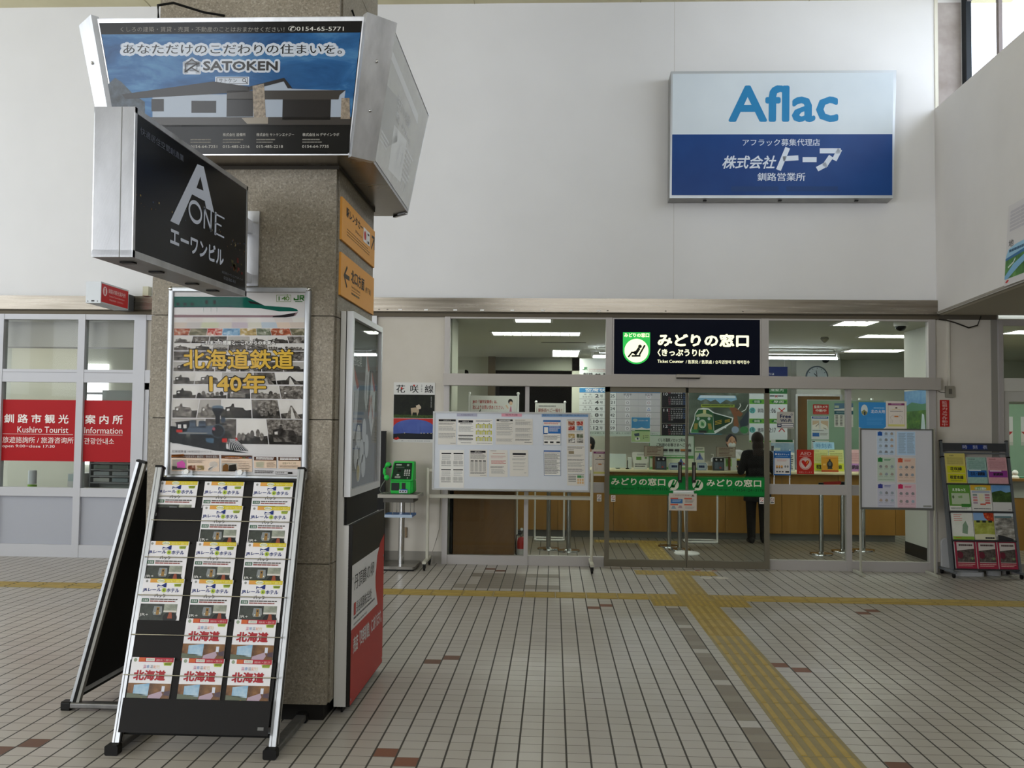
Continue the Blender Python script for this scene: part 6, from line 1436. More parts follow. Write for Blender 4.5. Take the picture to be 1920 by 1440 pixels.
# poster on the right upper wall
def c_rw(s):
    s.rect(0, 0, 1, 1, K('C9C5C4')); s.lines(.08, .08, .9, .35, 6, K('B4B0B4'), 3, .7, 3, 3); s.text(.07, .44, .22, .53, '地', BLK, 3, .01); s.text(.62, .36, .78, .46, '日', BLK, 3, .01); s.text(.85, .36, .97, .46, '本', BLK, 3, .01)
    s.poly([(0, .64), (.08, .55), (.3, .52), (1, .50), (1, .92), (0, .92)], K('8FB8D0'), 2); s.lines(.1, .565, .75, .605, 1, K('3A5A74'), 4, .8, 3, 9, 0)
    WG = NZ('wetland', [(0.3, '2E5A2A'), (0.6, '4E8040'), (0.75, '7AA05A')], 9, .5)
    s.poly([(0, .66), (.4, .63), (1, .60), (1, .92), (0, .92)], WG, 3); s.poly([(0, .66), (.5, .62), (1, .60), (1, .63), (.5, .66), (0, .69)], K('3A6A94'), 4); s.poly([(0, .88), (.25, .76), (.6, .68), (1, .66), (1, .70), (.65, .75), (.4, .82), (.1, .92), (0, .92)], K('7AA8C8'), 5); s.stroke([(.1, .78), (.25, .74), (.3, .70)], .02, K('C9D3CC'), 5); s.poly([(.03, .955), (.08, .935), (.14, .94), (.1, .965), (.05, .97)], RDI, 3)
sheet_thing('wetland_poster', 'green wetland poster on the right upper wall at the picture edge', 'poster', (4.281, 8.93, 3.76), (4.229, 8.20, 3.76), (4.181, 8.20, 3.0), (4.233, 8.93, 3.0), c_rw, .003)
# markings on the floor before the doors
for i, (x, y, w, d, lab) in enumerate(((1.60, 10.80, .14, .10, 'left'), (1.79, 10.80, .14, .10, 'right'))):
    m = MB(); m.rbox(x, y, 0, x + w, y + d, .0022, K('B4ADA2', .6), .04, 'z', 5); m.box(x + .04, y + .02, .0022, x + .10, y + d - .02, .0026, K('8A5A50', .6))
    o = m.build('floor_sticker'); tag(o, 'faded footprint floor sticker, the %s of two before the right door' % lab, 'sticker', 'footprint stickers before the doors')
m = MB(); m.rbox(1.62, 10.30, 0, 1.74, 10.42, .0022, K('C4BDB2', .6), .04, 'z', 5); m.rbox(1.80, 10.30, 0, 1.92, 10.42, .0022, K('C4BDB2', .6), .04, 'z', 5); m.box(1.74, 10.35, 0, 1.80, 10.37, .0018, K('C4BDB2', .6))
o = m.build('floor_sticker'); tag(o, 'white pair of footprints on the floor beside the tactile paving', 'sticker')
# ================================================================== inside the ticket office
# ceiling lights
LTUBE = EM('F4F8EC', 17.0); LCOOL = EM('EAF2FF', 25.0)
def light(label, x0, y0, x1, y1, nx, tube=None):
    t = thing('ceiling_light', label, 'light', ((x0 + x1) / 2, (y0 + y1) / 2, 2.95), 'recessed office ceiling lights')
    m = MB(); w = .03
    m.box(x0 - w, y0 - w, 2.938, x1 + w, y0, 2.952, WHITE); m.box(x0 - w, y1, 2.938, x1 + w, y1 + w, 2.952, WHITE); m.box(x0 - w, y0, 2.938, x0, y1, 2.952, WHITE); m.box(x1, y0, 2.938, x1 + w, y1, 2.952, WHITE)
    for k in range(1, nx): x = x0 + (x1 - x0) * k / nx; m.box(x - .006, y0, 2.936, x + .006, y1, 2.946, K('D9DCD2'))
    m.build('frame', t)
    m = MB(); m.box(x0, y0, 2.944, x1, y1, 2.949, tube or LTUBE); m.build('diffuser', t)
light('short recessed ceiling light nearest the left transom window', -.48, 11.22, -.045, 11.70, 1)
light('long recessed ceiling light behind the left transom window', -.87, 12.95, .36, 13.42, 9)
light('square recessed ceiling light deep inside the office', -.02, 16.05, .44, 17.5, 3)
light('recessed ceiling light nearest the right transom window', 3.50, 11.38, 3.915, 11.85, 3)
light('recessed ceiling light beside the white pier', 4.31, 13.0, 5.2, 13.4, 5)
light('recessed ceiling light far right in the office', 4.87, 15.4, 5.75, 15.9, 4)
light('recessed ceiling light of the next office at the right edge', 6.0, 12.3, 8.0, 12.75, 4)
light('recessed ceiling light inside the tourist office', -8.3, 12.6, -5.9, 12.95, 3, EM('FFF6E6', 4.0))
t = thing('fluorescent_fitting', 'bare twin tube lamp hung across the office ceiling', 'light', (2.6, 15.5, 2.75))
m = MB(); m.box(.75, 15.44, 2.86, 4.6, 15.56, 2.89, WHITE); m.box(.6, 15.48, 2.885, 4.75, 15.50, 2.90, WHITE)
for x in (.7, 1.9, 3.3, 4.6): m.tube([(x, 15.5, 2.89), (x, 15.5, 2.95)], .008, WHITE, 6)
m.build('channel', t)
for a, b in ((.62, 2.55), (2.75, 4.68)):
    m = MB(); m.tube([(a + .03, 15.5, 2.80), (b - .03, 15.5, 2.80)], .022, LCOOL, 12); m.box(a, 15.48, 2.785, a + .04, 15.52, 2.87, WHITE); m.box(b - .04, 15.48, 2.785, b, 15.52, 2.87, WHITE); m.build('tube', t)
m = MB(); m.lathe((3.86, 13.46, 2.90), [(.05, .05), (.06, .02), (.035, -.01), (.012, -.03)], K('8E8B80'), 16); o = m.build('smoke_detector'); tag(o, 'small round smoke detector on the office ceiling', 'detector')
def dome(x, y, label, r=.075):
    t = thing('dome_camera', label, 'camera', (x, y, 2.95))
    m = MB(); m.lathe((x, y, 2.95), [(r * 1.1, 0), (r * 1.1, -.04), (r, -.05)], WHITE, 20); m.build('mount', t)
    m = MB(); m.ball((x, y, 2.895), r * .85, r * .85, r * .75, K('18191B', .1)); m.build('dome', t)
dome(4.22, 11.52, 'black dome camera under the office ceiling by the right transom window'); dome(4.95, 17.2, 'white dome camera near the clock deep in the office')
t = thing('bracket_camera', 'white bracket camera high on the left of the office', 'camera', (-1.55, 15.2, 2.45))
m = MB(); m.tube([(-1.62, 15.2, 2.95), (-1.62, 15.2, 2.55)], .012, WHITE, 8); m.build('bracket', t)
m = MB(); m.box(-1.72, 15.12, 2.46, -1.45, 15.26, 2.54, WHITE); m.ball((-1.44, 15.19, 2.49), .05, .05, .05, BLACK); m.build('body', t)
m = MB(); m.box(-.2, 14.6, 2.944, .5, 14.64, 2.95, K('6A685E')); m.poly if False else None; o = m.build('ceiling_vent'); tag(o, 'dark slot vent in the office ceiling', 'vent')

# service counter
ct = thing('service_counter', 'long oak fronted service counter with a cream top', 'counter', (2.0, 14.2, 0))
m = MB(); x = -3.2
while x < 5.0: m.box(x + .003, 13.90, .10, x + .817, 13.93, .965, OAK); x += .82
m.box(-3.2, 13.93, .1, 5.0, 14.55, .965, K('7A6034')); m.build('front_panels', ct)
m = MB(); m.rbox(-3.2, 13.83, .968, 5.02, 14.62, 1.005, K('D8CFA6', .4), .012, 'x'); m.build('worktop', ct)
m = MB(); m.box(-3.2, 13.935, 0, 5.0, 14.5, .10, K('6E6E6A')); m.build('plinth', ct)
# wooden cabinet at the left just behind the glass
cb = thing('wooden_cabinet', 'low brown wooden cabinet behind the glass under the notice board', 'cabinet', (-.82, 11.4, 0))
m = MB(); m.box(-1.18, 11.13, .10, -.45, 11.6, .92, DARKWOOD); m.build('body', cb)
m = MB(); m.box(-1.19, 11.12, .92, -.44, 11.61, .95, DARKWOOD); m.build('top', cb)
m = MB(); m.box(-1.16, 11.15, 0, -.47, 11.58, .10, BLACK); m.build('plinth', cb)
m = MB(); m.box(-1.222, 11.12, .0, -1.192, 11.6, .94, BLACK); o = m.build('dark_screen'); tag(o, 'thin dark upright screen at the left end of the wooden cabinet', 'screen')
# potted dragon tree on the cabinet
pl = thing('potted_plant', 'dark spiky potted plant on the wooden cabinet behind the glass', 'plant', (-.93, 11.40, .95))
m = MB(); m.lathe((-.93, 11.40, .95), [(.07, 0), (.09, .16), (.10, .17), (.085, .17), (.08, .15)], K('6A5A4A'), 20); m.build('pot', pl)
m = MB(); m.tube([(-.93, 11.40, 1.1), (-.92, 11.41, 1.4), (-.93, 11.40, 1.62)], .018, K('4A3E2E'), 8); m.build('trunk', pl)
m = MB(); R = random.Random(9); LFM = NZ('leaf_dark', [(0.3, '16201A'), (0.7, '2A3A2C')], 8, .4)
for i in range(46):
    a = R.random() * 6.28; el = .5 + R.random() * .9; L_ = .22 + .17 * R.random(); p = V((-.93, 11.40, 1.55 + .12 * R.random())); d = V((math.cos(a) * math.cos(el), math.sin(a) * math.cos(el) * .7, math.sin(el))); w = V((-math.sin(a), math.cos(a), 0)) * .011
    q = [p + d * (L_ * t) + V((0, 0, -.16 * t * t * L_ / .4)) for t in (0, .35, .7, 1)]; k = (1, 1, .7, .05)
    vs = [q[j] + w * k[j] * sgn for j in range(4) for sgn in (-1, 1)]
    m.add(vs, [(2 * j, 2 * j + 1, 2 * j + 3, 2 * j + 2) for j in range(3)], LFM)
m.build('foliage', pl)
# fire extinguisher
fe = thing('fire_extinguisher', 'red fire extinguisher on the floor behind the glass', 'fire extinguisher', (-.365, 11.22, 0))
m = MB(); m.lathe((-.365, 11.22, 0), [(.05, 0), (.055, .01), (.055, .25), (.045, .29), (.02, .31)], K('A82420', .35), 20); m.lathe((-.365, 11.22, 0), [(.0555, .06), (.0555, .17)], K('B9B4AC'), 20); m.build('cylinder', fe)
m = MB(); m.tube([(-.365, 11.22, .31), (-.365, 11.22, .35)], .014, CHROME, 8); m.box(-.41, 11.21, .345, -.36, 11.23, .36, BLACK); m.box(-.41, 11.21, .37, -.37, 11.23, .38, BLACK); m.lathe((-.365, 11.22, .40), [(.018, -.004), (.018, .004)], CHROME, 14, 'y'); m.build('valve', fe)
m = MB(); m.tube([(-.37, 11.20, .345), (-.42, 11.13, .34), (-.432, 11.12, .25), (-.428, 11.12, .12), (-.41, 11.15, .06)], .008, BLACK, 8); m.build('hose', fe)
m = MB(); m.box(-.428, 11.18, 0, -.424, 11.26, .45, K('B9B9B4')); m.build('bracket_plate', fe)
# belt posts
bp0 = None
def belt_post(x, y, label):
    global bp0
    if bp0 is None:
        t = thing('belt_post', label, 'barrier post', (x, y, 0), 'chrome queue posts in the office')
        m = MB(); m.lathe((x, y, 0), [(.15, 0), (.15, .012), (.145, .022), (.04, .035), (.03, .04)], CHROME, 32); m.build('base', t)
        m = MB(); m.lathe((x, y, .03), [(.03, 0), (.03, .84)], K('A9A9A6', .22, .95), 20); m.build('pole', t)
        m = MB(); m.lathe((x, y, .87), [(.034, 0), (.034, .06), (.028, .066)], BLACK, 20); m.build('head', t)
        bp0 = t; bp0['_x'] = (x, y)
    else:
        dup(bp0, (x - bp0['_x'][0], y - bp0['_x'][1], 0), label, 'chrome queue posts in the office')
for x, y, l in ((-.05, 12.48, 'chrome queue post behind the wheeled board, left of two'), (.215, 12.31, 'chrome queue post behind the wheeled board, right of two'), (1.60, 12.95, 'chrome queue post behind the doors, farthest of three'), (1.70, 12.62, 'chrome queue post behind the doors, second of three'),
                (3.51, 12.42, 'chrome queue post left of three behind the right glazing'), (3.88, 12.73, 'chrome queue post middle of three behind the right glazing'), (4.20, 12.88, 'chrome queue post right of three behind the right glazing')): belt_post(x, y, l)
m = MB(); m.box(3.54, 12.44, .895, 3.86, 12.72, .94, K('A02824')) if False else None
m.hexa([(3.54, 12.44, .905), (3.545, 12.445, .905), (3.855, 12.705, .905), (3.85, 12.70, .905)], [(3.54, 12.44, .945), (3.545, 12.445, .945), (3.855, 12.705, .945), (3.85, 12.70, .945)], K('A02824'))
o = m.build('red_belt'); tag(o, 'red belt between the queue posts at the right', 'belt')
m = MB(); m.hexa([(-.02, 12.46, .905), (-.015, 12.465, .905), (.185, 12.335, .905), (.18, 12.33, .905)], [(-.02, 12.46, .945), (-.015, 12.465, .945), (.185, 12.335, .945), (.18, 12.33, .945)], K('A02824'))
o = m.build('red_belt'); tag(o, 'red belt between the queue posts behind the wheeled board', 'belt')
# tubular sign stands
def loop(m, x0, x1, y, z, d=.28, r=.016):
    pts = [(x0 + .05, y, z), (x1 - .05, y, z), (x1 - .012, y + .02, z), (x1, y + .06, z), (x1, y + d - .06, z), (x1 - .012, y + d - .02, z), (x1 - .05, y + d, z), (x0 + .05, y + d, z), (x0 + .012, y + d - .02, z), (x0, y + d - .06, z), (x0, y + .06, z), (x0 + .012, y + .02, z)]
    m.tube(pts, r, WHITE, 10, True)
def frame_stand(name, label, x0, x1, y, ztop, draw=None, zs=None):
    t = thing(name, label, 'sign stand', ((x0 + x1) / 2, y + .1, 0))
    m = MB(); loop(m, x0, x1, y, .016); m.build('base_loop', t)
    for x in (x0, x1):
        m = MB(); m.tube([(x, y + .06, .016), (x, y + .06, ztop)], .013, WHITE, 10); m.ball((x, y + .06, ztop), .02, .02, .02, WHITE, 10, 6); m.build('post', t)
    if draw:
        m = MB(); m.box(x0 + .014, y + .045, zs[0], x1 - .014, y + .06, zs[1], WHITE); s = Sheet(m, (x0 + .014, y + .044, zs[1]), X1, Z1, x1 - x0 - .028, zs[1] - zs[0]); draw(s); m.build('sign_board', t)
    else:
        m = MB(); loop(m, x0, x1, y, ztop - .0); m.build('top_loop', t)
    return t
def s_jr(s):
    s.rect(0, 0, 1, 1, K('D3D1CE')); s.text(.05, .10, .58, .19, 'JRの「通学定期券」は、', RDI, 3, .015); s.text(.05, .22, .72, .31, '次によりお買い求めください。', RDI, 3, .008); s.text(.05, .36, .60, .42, '窓口にお持ちいただく証明書類', INK, 3, .015)
    s.ell(.86, .13, .05, .06, K('2A2224'), 3); s.ell(.87, .17, .035, .045, K('D8B49C'), 4); s.poly([(.80, .36), (.82, .24), (.88, .22), (.92, .26), (.94, .36)], K('D8D4D4'), 4); s.poly([(.86, .24), (.88, .24), (.89, .36), (.84, .36)], K('C27A94'), 5); s.stroke([(.81, .28), (.77, .22)], .03, K('D8B49C'), 4)
    s.frame(.05, .46, .94, .9, .006, INK, 3); s.lines(.30, .48, .9, .54, 1, RDI, 3, .4); s.lines(.08, .56, .9, .86, 6, INKL, 3, .3)
frame_stand('sign_stand', 'white sign stand about school passes behind the wheeled board', -1.085, -.455, 11.94, 2.05, s_jr, (1.45, 2.02))
def s_ek(s): s.rect(0, 0, 1, 1, K('D3D1CE')); s.lines(.06, .08, .7, .12, 1, INK, 3, .6); s.text(.05, .16, .92, .28, '駅係員へご一報を！', K('8A2A22'), 3, .015); s.rect(.05, .36, .95, .46, K('C9B84A'), 3); s.lines(.2, .38, .85, .44, 1, K('8A2A22'), 4, .6); s.lines(.1, .5, .9, .9, 5, INKL, 3, .3)
frame_stand('sign_stand', 'white sign stand with red lettering behind the wheeled board', -.25, .165, 13.35, 1.98, s_ek, (1.5, 1.965))
frame_stand('sign_stand', 'low white tubular stand in front of the counter', 1.90, 2.345, 13.40, .86)
t = thing('notice_pole', 'white pole on a round white foot behind the sliding doors', 'sign stand', (1.745, 12.26, 0))
m = MB(); m.lathe((1.745, 12.26, 0), [(.165, 0), (.165, .012), (.15, .025), (.03, .035)], WHITE, 32); m.build('foot', t)
m = MB(); m.tube([(1.745, 12.26, .03), (1.70, 12.26, .86)], .014, WHITE, 10); m.build('pole', t)

# back boards
def wall_board(name, label, x0, z1, x1, z0, y, draw, src=None, th=.03, cat='board'):
    a = front_rect(x0, z1, x1, z0, y)
    return sheet_thing(name, label, cat, *a, draw, th, src or ((0, 0), (1, 0), (1, 1), (0, 1)))
BOARD = K('D3D6D4', .5); BOARDG = K('B9B6B6', .5); BHD = K('3C82B8', .5)
def s_seat(s):
    s.rect(50, 60, 948, 940, BOARD); s.rect(50, 395, 948, 447, BHD, 2); s.text(118, 400, 420, 438, '空席状況', WHITE, 3, .02)
    s.stroke([(105, 160), (105, 185), (85, 185)], 8, K('2E7A40'), 3); s.stroke([(113, 188), (113, 160), (132, 160), (132, 172), (114, 174)], 7, K('2E7A40'), 3); s.stroke([(120, 174), (136, 188)], 7, K('2E7A40'), 3)
    s.frame(155, 178, 520, 206, 3, K('C08A8A'), 3); s.text(165, 182, 500, 200, 'インターネット予約もご利用ください', K('B07A78'), 4)
    s.text(90, 220, 420, 256, '釧路 ⇔ 札幌', BLK, 3, .025)
    s.rect(465, 447, 948, 885, BOARDG, 2)
    for k in range(7):
        y = 447 + 73 * k; s.rect(50, y - 2, 948, y + 2, K('8A8C8E'), 3)
    s.rect(330, 447, 332, 885, K('8A8C8E'), 3); s.rect(461, 447, 465, 885, K('4A4C4E'), 4); s.rect(704, 447, 706, 885, K('9A9C9E'), 3)
    T = (':25', ':21', ':24', ':42', ':12', ':59'); O1 = '○○○△△○'; O2 = '○○△○○○'
    for k, n in enumerate(('2', '4', '6', '8', '10', '12')):
        y = 447 + 73 * k
        s.text(100, y + 12, 185, y + 30, '特　急', INK, 3); s.text(86, y + 38, 196, y + 58, 'おおぞら', INK, 3)
        s.text(224 if len(n) < 2 else 208, y + 16, 266, y + 56, n, BLK, 3, .035); s.text(278, y + 22, 312, y + 55, '号', BLK, 3, .01)
        s.text(384, y + 18, 444, y + 54, T[k], BLK, 3, .015)
        for x, q in ((585, O1[k]), (820, O2[k])):
            s.rect(x - 26, y + 12, x + 26, y + 62, K('CFCED0'), 4)
            cc = K('A05A5A') if q == '○' and (k + (x > 700)) % 2 == 0 else K('5A5A5E') if x < 700 else K('4A74B4')
            if q == '○': s.ring(x, y + 38, 15, 15, 4, K('8A5A5C') if x > 700 else K('5E5A5C'), 5)
            else: s.stroke([(x, y + 22), (x + 16, y + 52), (x - 16, y + 52), (x, y + 22)], 4, cc, 5)
    s.text(540, 452, 630, 476, '普通車', INK, 6); s.text(780, 452, 860, 476, '指定席', INK, 6)
    s.rect(50, 885, 948, 940, K('B4C0B4'), 3); s.text(70, 896, 920, 916, '空席状況が変動しますので、詳しくは窓口でおたずねください。', INK, 4)
wall_board('seat_availability_board', 'white seat availability board with numbered train rows behind the counter', .47, 2.87, 1.935, 1.465, 17.0, s_seat, ((50, 60), (948, 60), (948, 940), (50, 940)))
def cal(no, first, days, label, zt):
    def dd(s):
        s.rect(0, 0, 1, 1, K('19191B', .5)); 
        if no: s.text(.06, .08, .22, .26, no, K('D3D3D3'), 3, .01)
        s.rect(.24, .08, .33, .11, K('9A4A5A'), 3); [s.rect(.34 + .09 * i, .08, .41 + .09 * i, .115, K('C9C9C9'), 3) for i in range(5)]; s.rect(.80, .08, .88, .11, K('4A6AA0'), 3)
        d = 1; col = first; row = 0
        while d <= days:
            x = .25 + .092 * col; y = .20 + .135 * row
            s.text(x, y, x + (.036 if d < 10 else .068), y + .085, str(d), K('A05060') if col == 0 else (K('5A7AB4') if col == 6 else K('C9C9C9')), 3)
            d += 1; col += 1
            if col > 6: col = 0; row += 1
    wall_board('wall_calendar', label, 1.96, zt, 2.44, zt - .285, 16.98, dd, None, .01, 'calendar')
cal('10', 4, 31, 'black calendar sheet for month 10, topmost beside the seat board', 2.285)
cal('11', 0, 30, 'black calendar sheet for month 11 beside the seat board', 1.995)
cal('12', 2, 31, 'black calendar sheet for month 12, lowest beside the seat board', 1.705)
def s_train(s):
    s.rect(0, 0, 1, 1, NZ('poster_forest', [(0.35, '3A4438'), (0.55, '5A6456'), (0.72, '8A9088')], 3.2, .5, 5))
    s.poly([(.14, .30), (.18, .22), (.78, .22), (.80, .30), (.70, .34), (.62, .30), (.52, .38), (.44, .30), (.36, .34), (.28, .29), (.2, .33)], K('7AA4BC', .5), 2); s.poly([(.16, .27), (.2, .22), (.76, .22), (.78, .27)], K('C9D8DE', .5), 3)
    s.rect(.2, .40, .76, .455, K('8A9A3A', .5), 3); s.lines(.22, .41, .74, .445, 1, K('4A5A1E', .5), 4, .7)
    OUT = K('D3D8D3', .5); LG_ = K('2A5A34', .5); LG2 = K('3E7A48', .5); DKG = K('1E3A26', .5)
    s.poly([(.03, .98), (.02, .92), (.09, .70), (.10, .58), (.15, .49), (.24, .47), (.33, .48), (.42, .56), (.74, .66), (.72, .76), (.60, .86), (.44, .98)], OUT, 3)
    s.poly([(.04, .97), (.04, .91), (.10, .71), (.11, .59), (.16, .505), (.32, .505), (.40, .57), (.41, .90), (.43, .97)], LG_, 5); s.poly([(.40, .57), (.72, .675), (.70, .75), (.58, .83), (.42, .93)], DKG, 5)
    s.poly([(.12, .61), (.25, .57), (.38, .61), (.39, .65), (.12, .65)], K('A4A884', .5), 7); s.rect(.235, .51, .285, .59, K('B9B47A', .5), 7)
    for x in (.155, .335): s.ell(x, .685, .024, .03, K('A9B4B4', .5), 7)
    s.ring(.225, .79, .062, .085, .008, OUT, 8); s.ell(.225, .79, .055, .075, K('9AB48A', .5), 7); s.poly([(.20, .82), (.21, .74), (.25, .78), (.25, .83)], LG2, 8)
    s.poly([(.09, .78), (.15, .78), (.14, .90), (.08, .90)], K('8A7A3A', .5), 7); s.poly([(.31, .78), (.37, .78), (.39, .90), (.33, .90)], K('8A7A3A', .5), 7)
    s.poly([(.03, .97), (.05, .90), (.14, .90), (.16, .97)], LG2, 7); s.poly([(.31, .97), (.33, .90), (.41, .90), (.43, .97)], LG2, 7); s.rect(.17, .92, .29, .97, K('2A2A2A', .5), 7)
    for k in range(3): s.stroke([(.44, .80 - k * .03), (.54, .77 - k * .03)], .012, K('A8902E', .5), 7); s.stroke([(.60, .755 - k * .02), (.68, .735 - k * .02)], .009, K('A8902E', .5), 7)
    for k in range(3): s.rect(.46 + .065 * k, .90 - .035 * k, .49 + .065 * k, .94 - .035 * k, OUT, 7)
    BR_ = K('7A5034', .5); s.poly([(.67, .46), (.78, .46), (.90, .58), (.86, .64), (.80, .62), (.83, .80), (.80, .90), (.74, .80), (.75, .64)], BR_, 5); s.ell(.80, .52, .012, .008, BLK, 7)
    s.stroke([(.82, .49), (.86, .42), (.85, .38)], .012, OUT, 5); s.stroke([(.88, .54), (.94, .50), (.98, .40)], .012, OUT, 5)
    s.ell(.77, .90, .06, .07, K('8A9AAA', .5), 6); s.ell(.92, .90, .07, .07, LG2, 5); s.poly([(.84, .74), (.99, .50), (.99, .80), (.86, .86)], K('2E3840', .5), 4)
    s.rect(0, .975, .25, 1, K('2E4A6A', .5), 5); s.rect(.26, .98, .55, 1, K('2E6A74', .5), 6)
wall_board('train_poster', 'large green poster of a diesel locomotive behind the counter', 2.445, 2.42, 3.52, 1.515, 16.97, s_train, None, .01, 'poster')
def s_right(s):
    s.rect(0, 0, 1, 1, K('CDD3D2')); G1 = K('5E9A34', .5); G2 = K('2E6A3A', .5); s.rect(0, 0, 1, .10, G2, 2); s.text(.45, .01, .9, .06, '空席案内', PAPER, 3); s.lines(.4, .13, .9, .17, 1, INK, 3, .6); s.stroke([(.68, .13), (.74, .17)], .012, RDI, 4); s.stroke([(.74, .13), (.68, .17)], .012, RDI, 4)
    for y, a in ((.205, '1:06'), (.565, '2:17')):
        s.rect(0, y, 1, y + .09, G1, 2); s.ell(.2, y + .045, .13, .035, G2, 3); s.text(.13, y + .02, .28, y + .07, '釧路', PAPER, 4); s.ell(.78, y + .045, .2, .035, G2, 3); s.text(.64, y + .02, .9, y + .07, '摩周', PAPER, 4)
        s.ell(.08, y + .21, .08, .055, K('5AA4A0', .5), 3); s.text(.03, y + .17, .13, y + .25, ('2号' if y < .5 else '1号'), BLK, 4, .01); s.text(.22, y + .17, .38, y + .25, ('釧路' if y < .5 else '塘路'), BLK, 4, .01); s.text(.52, y + .165, .70, y + .255, a, BLK, 4, .015)
    s.stroke([(.78, .37), (.93, .46)], .025, RDI, 4); s.stroke([(.93, .37), (.78, .46)], .025, RDI, 4); s.stroke([(.78, .80), (.855, .74), (.93, .80)], .025, RDI, 4)
    s.rect(0, .97, 1, 1, G1, 3)
wall_board('train_status_board', 'white and green train board right of the locomotive poster', 3.525, 2.36, 4.20, 1.39, 16.97, s_right)
nv = thing('hanging_sign', 'navy hanging sign behind the right transom window', 'sign', (3.97, 16.9, 2.4))
m = MB(); m.box(3.75, 16.9, 2.40, 4.19, 16.93, 2.745, K('1C2A5E', .5)); s = Sheet(m, (3.75, 16.9, 2.745), X1, Z1, .44, .345); s.text(.12, .32, .46, .44, '取りは', PAPER, 3); s.lines(.1, .55, .7, .6, 1, K('6A7AA4'), 3); m.build('panel', nv)
for x in (3.80, 4.14): m = MB(); m.tube([(x, 16.915, 2.745), (x, 16.915, 2.95)], .006, WHITE, 6); m.build('hanger', nv)
m = MB(); m.box(4.50, 17.5, 0, 5.31, 17.9, 2.95, K('D3D4CC', .6)); struct(m.build('pillar_office'), 'white pier carrying the clock')
ck = thing('wall_clock', 'round wall clock on the white pier deep in the office', 'clock', (4.87, 17.5, 2.6))
m = MB(); m.lathe((4.87, 17.47, 2.6), [(.205, .03), (.205, 0), (.185, -.012), (.18, 0)], K('6E7A84', .4, .4), 36, 'y'); m.build('rim', ck)
m = MB(); s = Sheet(m, (4.87 - .19, 17.464, 2.79), X1, Z1, .38, .38); s.ell(.5, .5, .48, .48, K('C6D0D6')); 
for k in range(12): a = math.radians(30 * k); s.stroke([(.5 + .40 * math.sin(a), .5 - .40 * math.cos(a)), (.5 + .45 * math.sin(a), .5 - .45 * math.cos(a))], .02, BLK, 2)
m.build('dial', ck)
m = MB(); s = Sheet(m, (4.87 - .19, 17.464, 2.79), X1, Z1, .38, .38, L=4); s.stroke([(.5, .5), (.46, .20)], .03, BLK); s.build = None; m.build('minute_hand', ck)
m = MB(); s = Sheet(m, (4.87 - .19, 17.464, 2.79), X1, Z1, .38, .38, L=6); s.stroke([(.5, .5), (.36, .34)], .035, BLK); m.build('hour_hand', ck)
br = thing('cork_board', 'tall brown board with an aluminium edge below the clock', 'board', (4.88, 17.44, 0))
m = MB(); m.box(4.50, 17.42, .0, 5.27, 17.46, 2.24, NZ('brown_board', [(0.3, '5E4426'), (0.7, '74562F')], 7, .55, 5, (1, 1, .2))); m.build('panel', br)
m = MB(); [m.box(*b, ALU) for b in ((4.46, 17.41, 0, 4.50, 17.47, 2.28), (5.27, 17.41, 0, 5.31, 17.47, 2.28), (4.50, 17.41, 2.24, 5.27, 17.47, 2.28))]; m.build('edge_frame', br)
gp = thing('green_partition', 'pale green partition panel behind the right part of the counter', 'partition', (5.3, 15.5, 0))
for x0, x1 in ((4.17, 4.78), (4.79, 5.40)):
    m = MB(); m.box(x0, 15.50, 0, x1, 15.54, 2.10, NZ('partition_green', [(0.3, '86A490'), (0.7, '8FAE9A')], 2, .7)); m.box(x0, 15.495, 2.10, x1, 15.545, 2.12, K('A9B4AC')); m.build('panel', gp)
for x in (4.85, 5.0, 5.2): 
    m = MB(); m.rbox(x, 15.49, 2.12, x + .03, 15.55, 2.15, WHITE, .006, 'y'); o = m.build('binder_clip'); tag(o, 'small white clip on top of the green partition, %s of three' % {4.85: 'leftmost', 5.0: 'middle', 5.2: 'rightmost'}[x], 'clip')
GY_ = 15.494
wall_board('camera_notice', 'red surveillance camera notice on the green partition', 4.25, 2.04, 4.505, 1.878, GY_, lambda s: (s.rect(0, 0, 1, 1, K('B8322E', .5)), s.text(.08, .1, .92, .40, '監視カメラ', PAPER, 3, .03), s.text(.16, .48, .85, .76, '作動中', PAPER, 3, .03), s.lines(.08, .85, .92, .93, 1, K('D89A90'), 3)), None, .002, 'notice')
def s_pen(s): s.rect(0, 0, 1, 1, K('D3D8DC')); s.rect(.03, .02, .97, .11, K('2A5AA4', .5), 2); s.lines(.1, .05, .9, .085, 1, PAPER, 3, .7); s.rect(.06, .2, .44, .56, K('CDB49C', .5), 3); s.rect(.54, .2, .96, .56, K('CDB49C', .5), 3); s.poly([(.06, .4), (.4, .3), (.44, .56), (.06, .56)], PAPER, 4); s.poly([(.54, .3), (.9, .42), (.96, .56), (.54, .56)], PAPER, 4); s.stroke([(.25, .45), (.42, .33)], .03, INK, 5); s.stroke([(.7, .5), (.85, .56)], .03, INK, 5); s.lines(.06, .62, .7, .66, 1, INK, 3); s.rect(.06, .72, .45, .88, K('3A6AB0', .5), 3); s.lines(.5, .73, .95, .84, 3, INKL, 3)
wall_board('instruction_notice', 'white notice with two tan pictures on the green partition', 4.225, 1.850, 4.507, 1.468, GY_, s_pen, None, .002, 'notice')
wall_board('paper_notice', 'half hidden white paper low on the green partition', 4.225, 1.447, 4.507, 1.285, GY_, lambda s: (s.rect(0, 0, 1, 1, K('C9D3D8')), s.rect(.05, .05, .2, .15, BLK, 2), s.lines(.05, .3, .4, .8, 4, INKL, 2)), None, .002, 'notice')
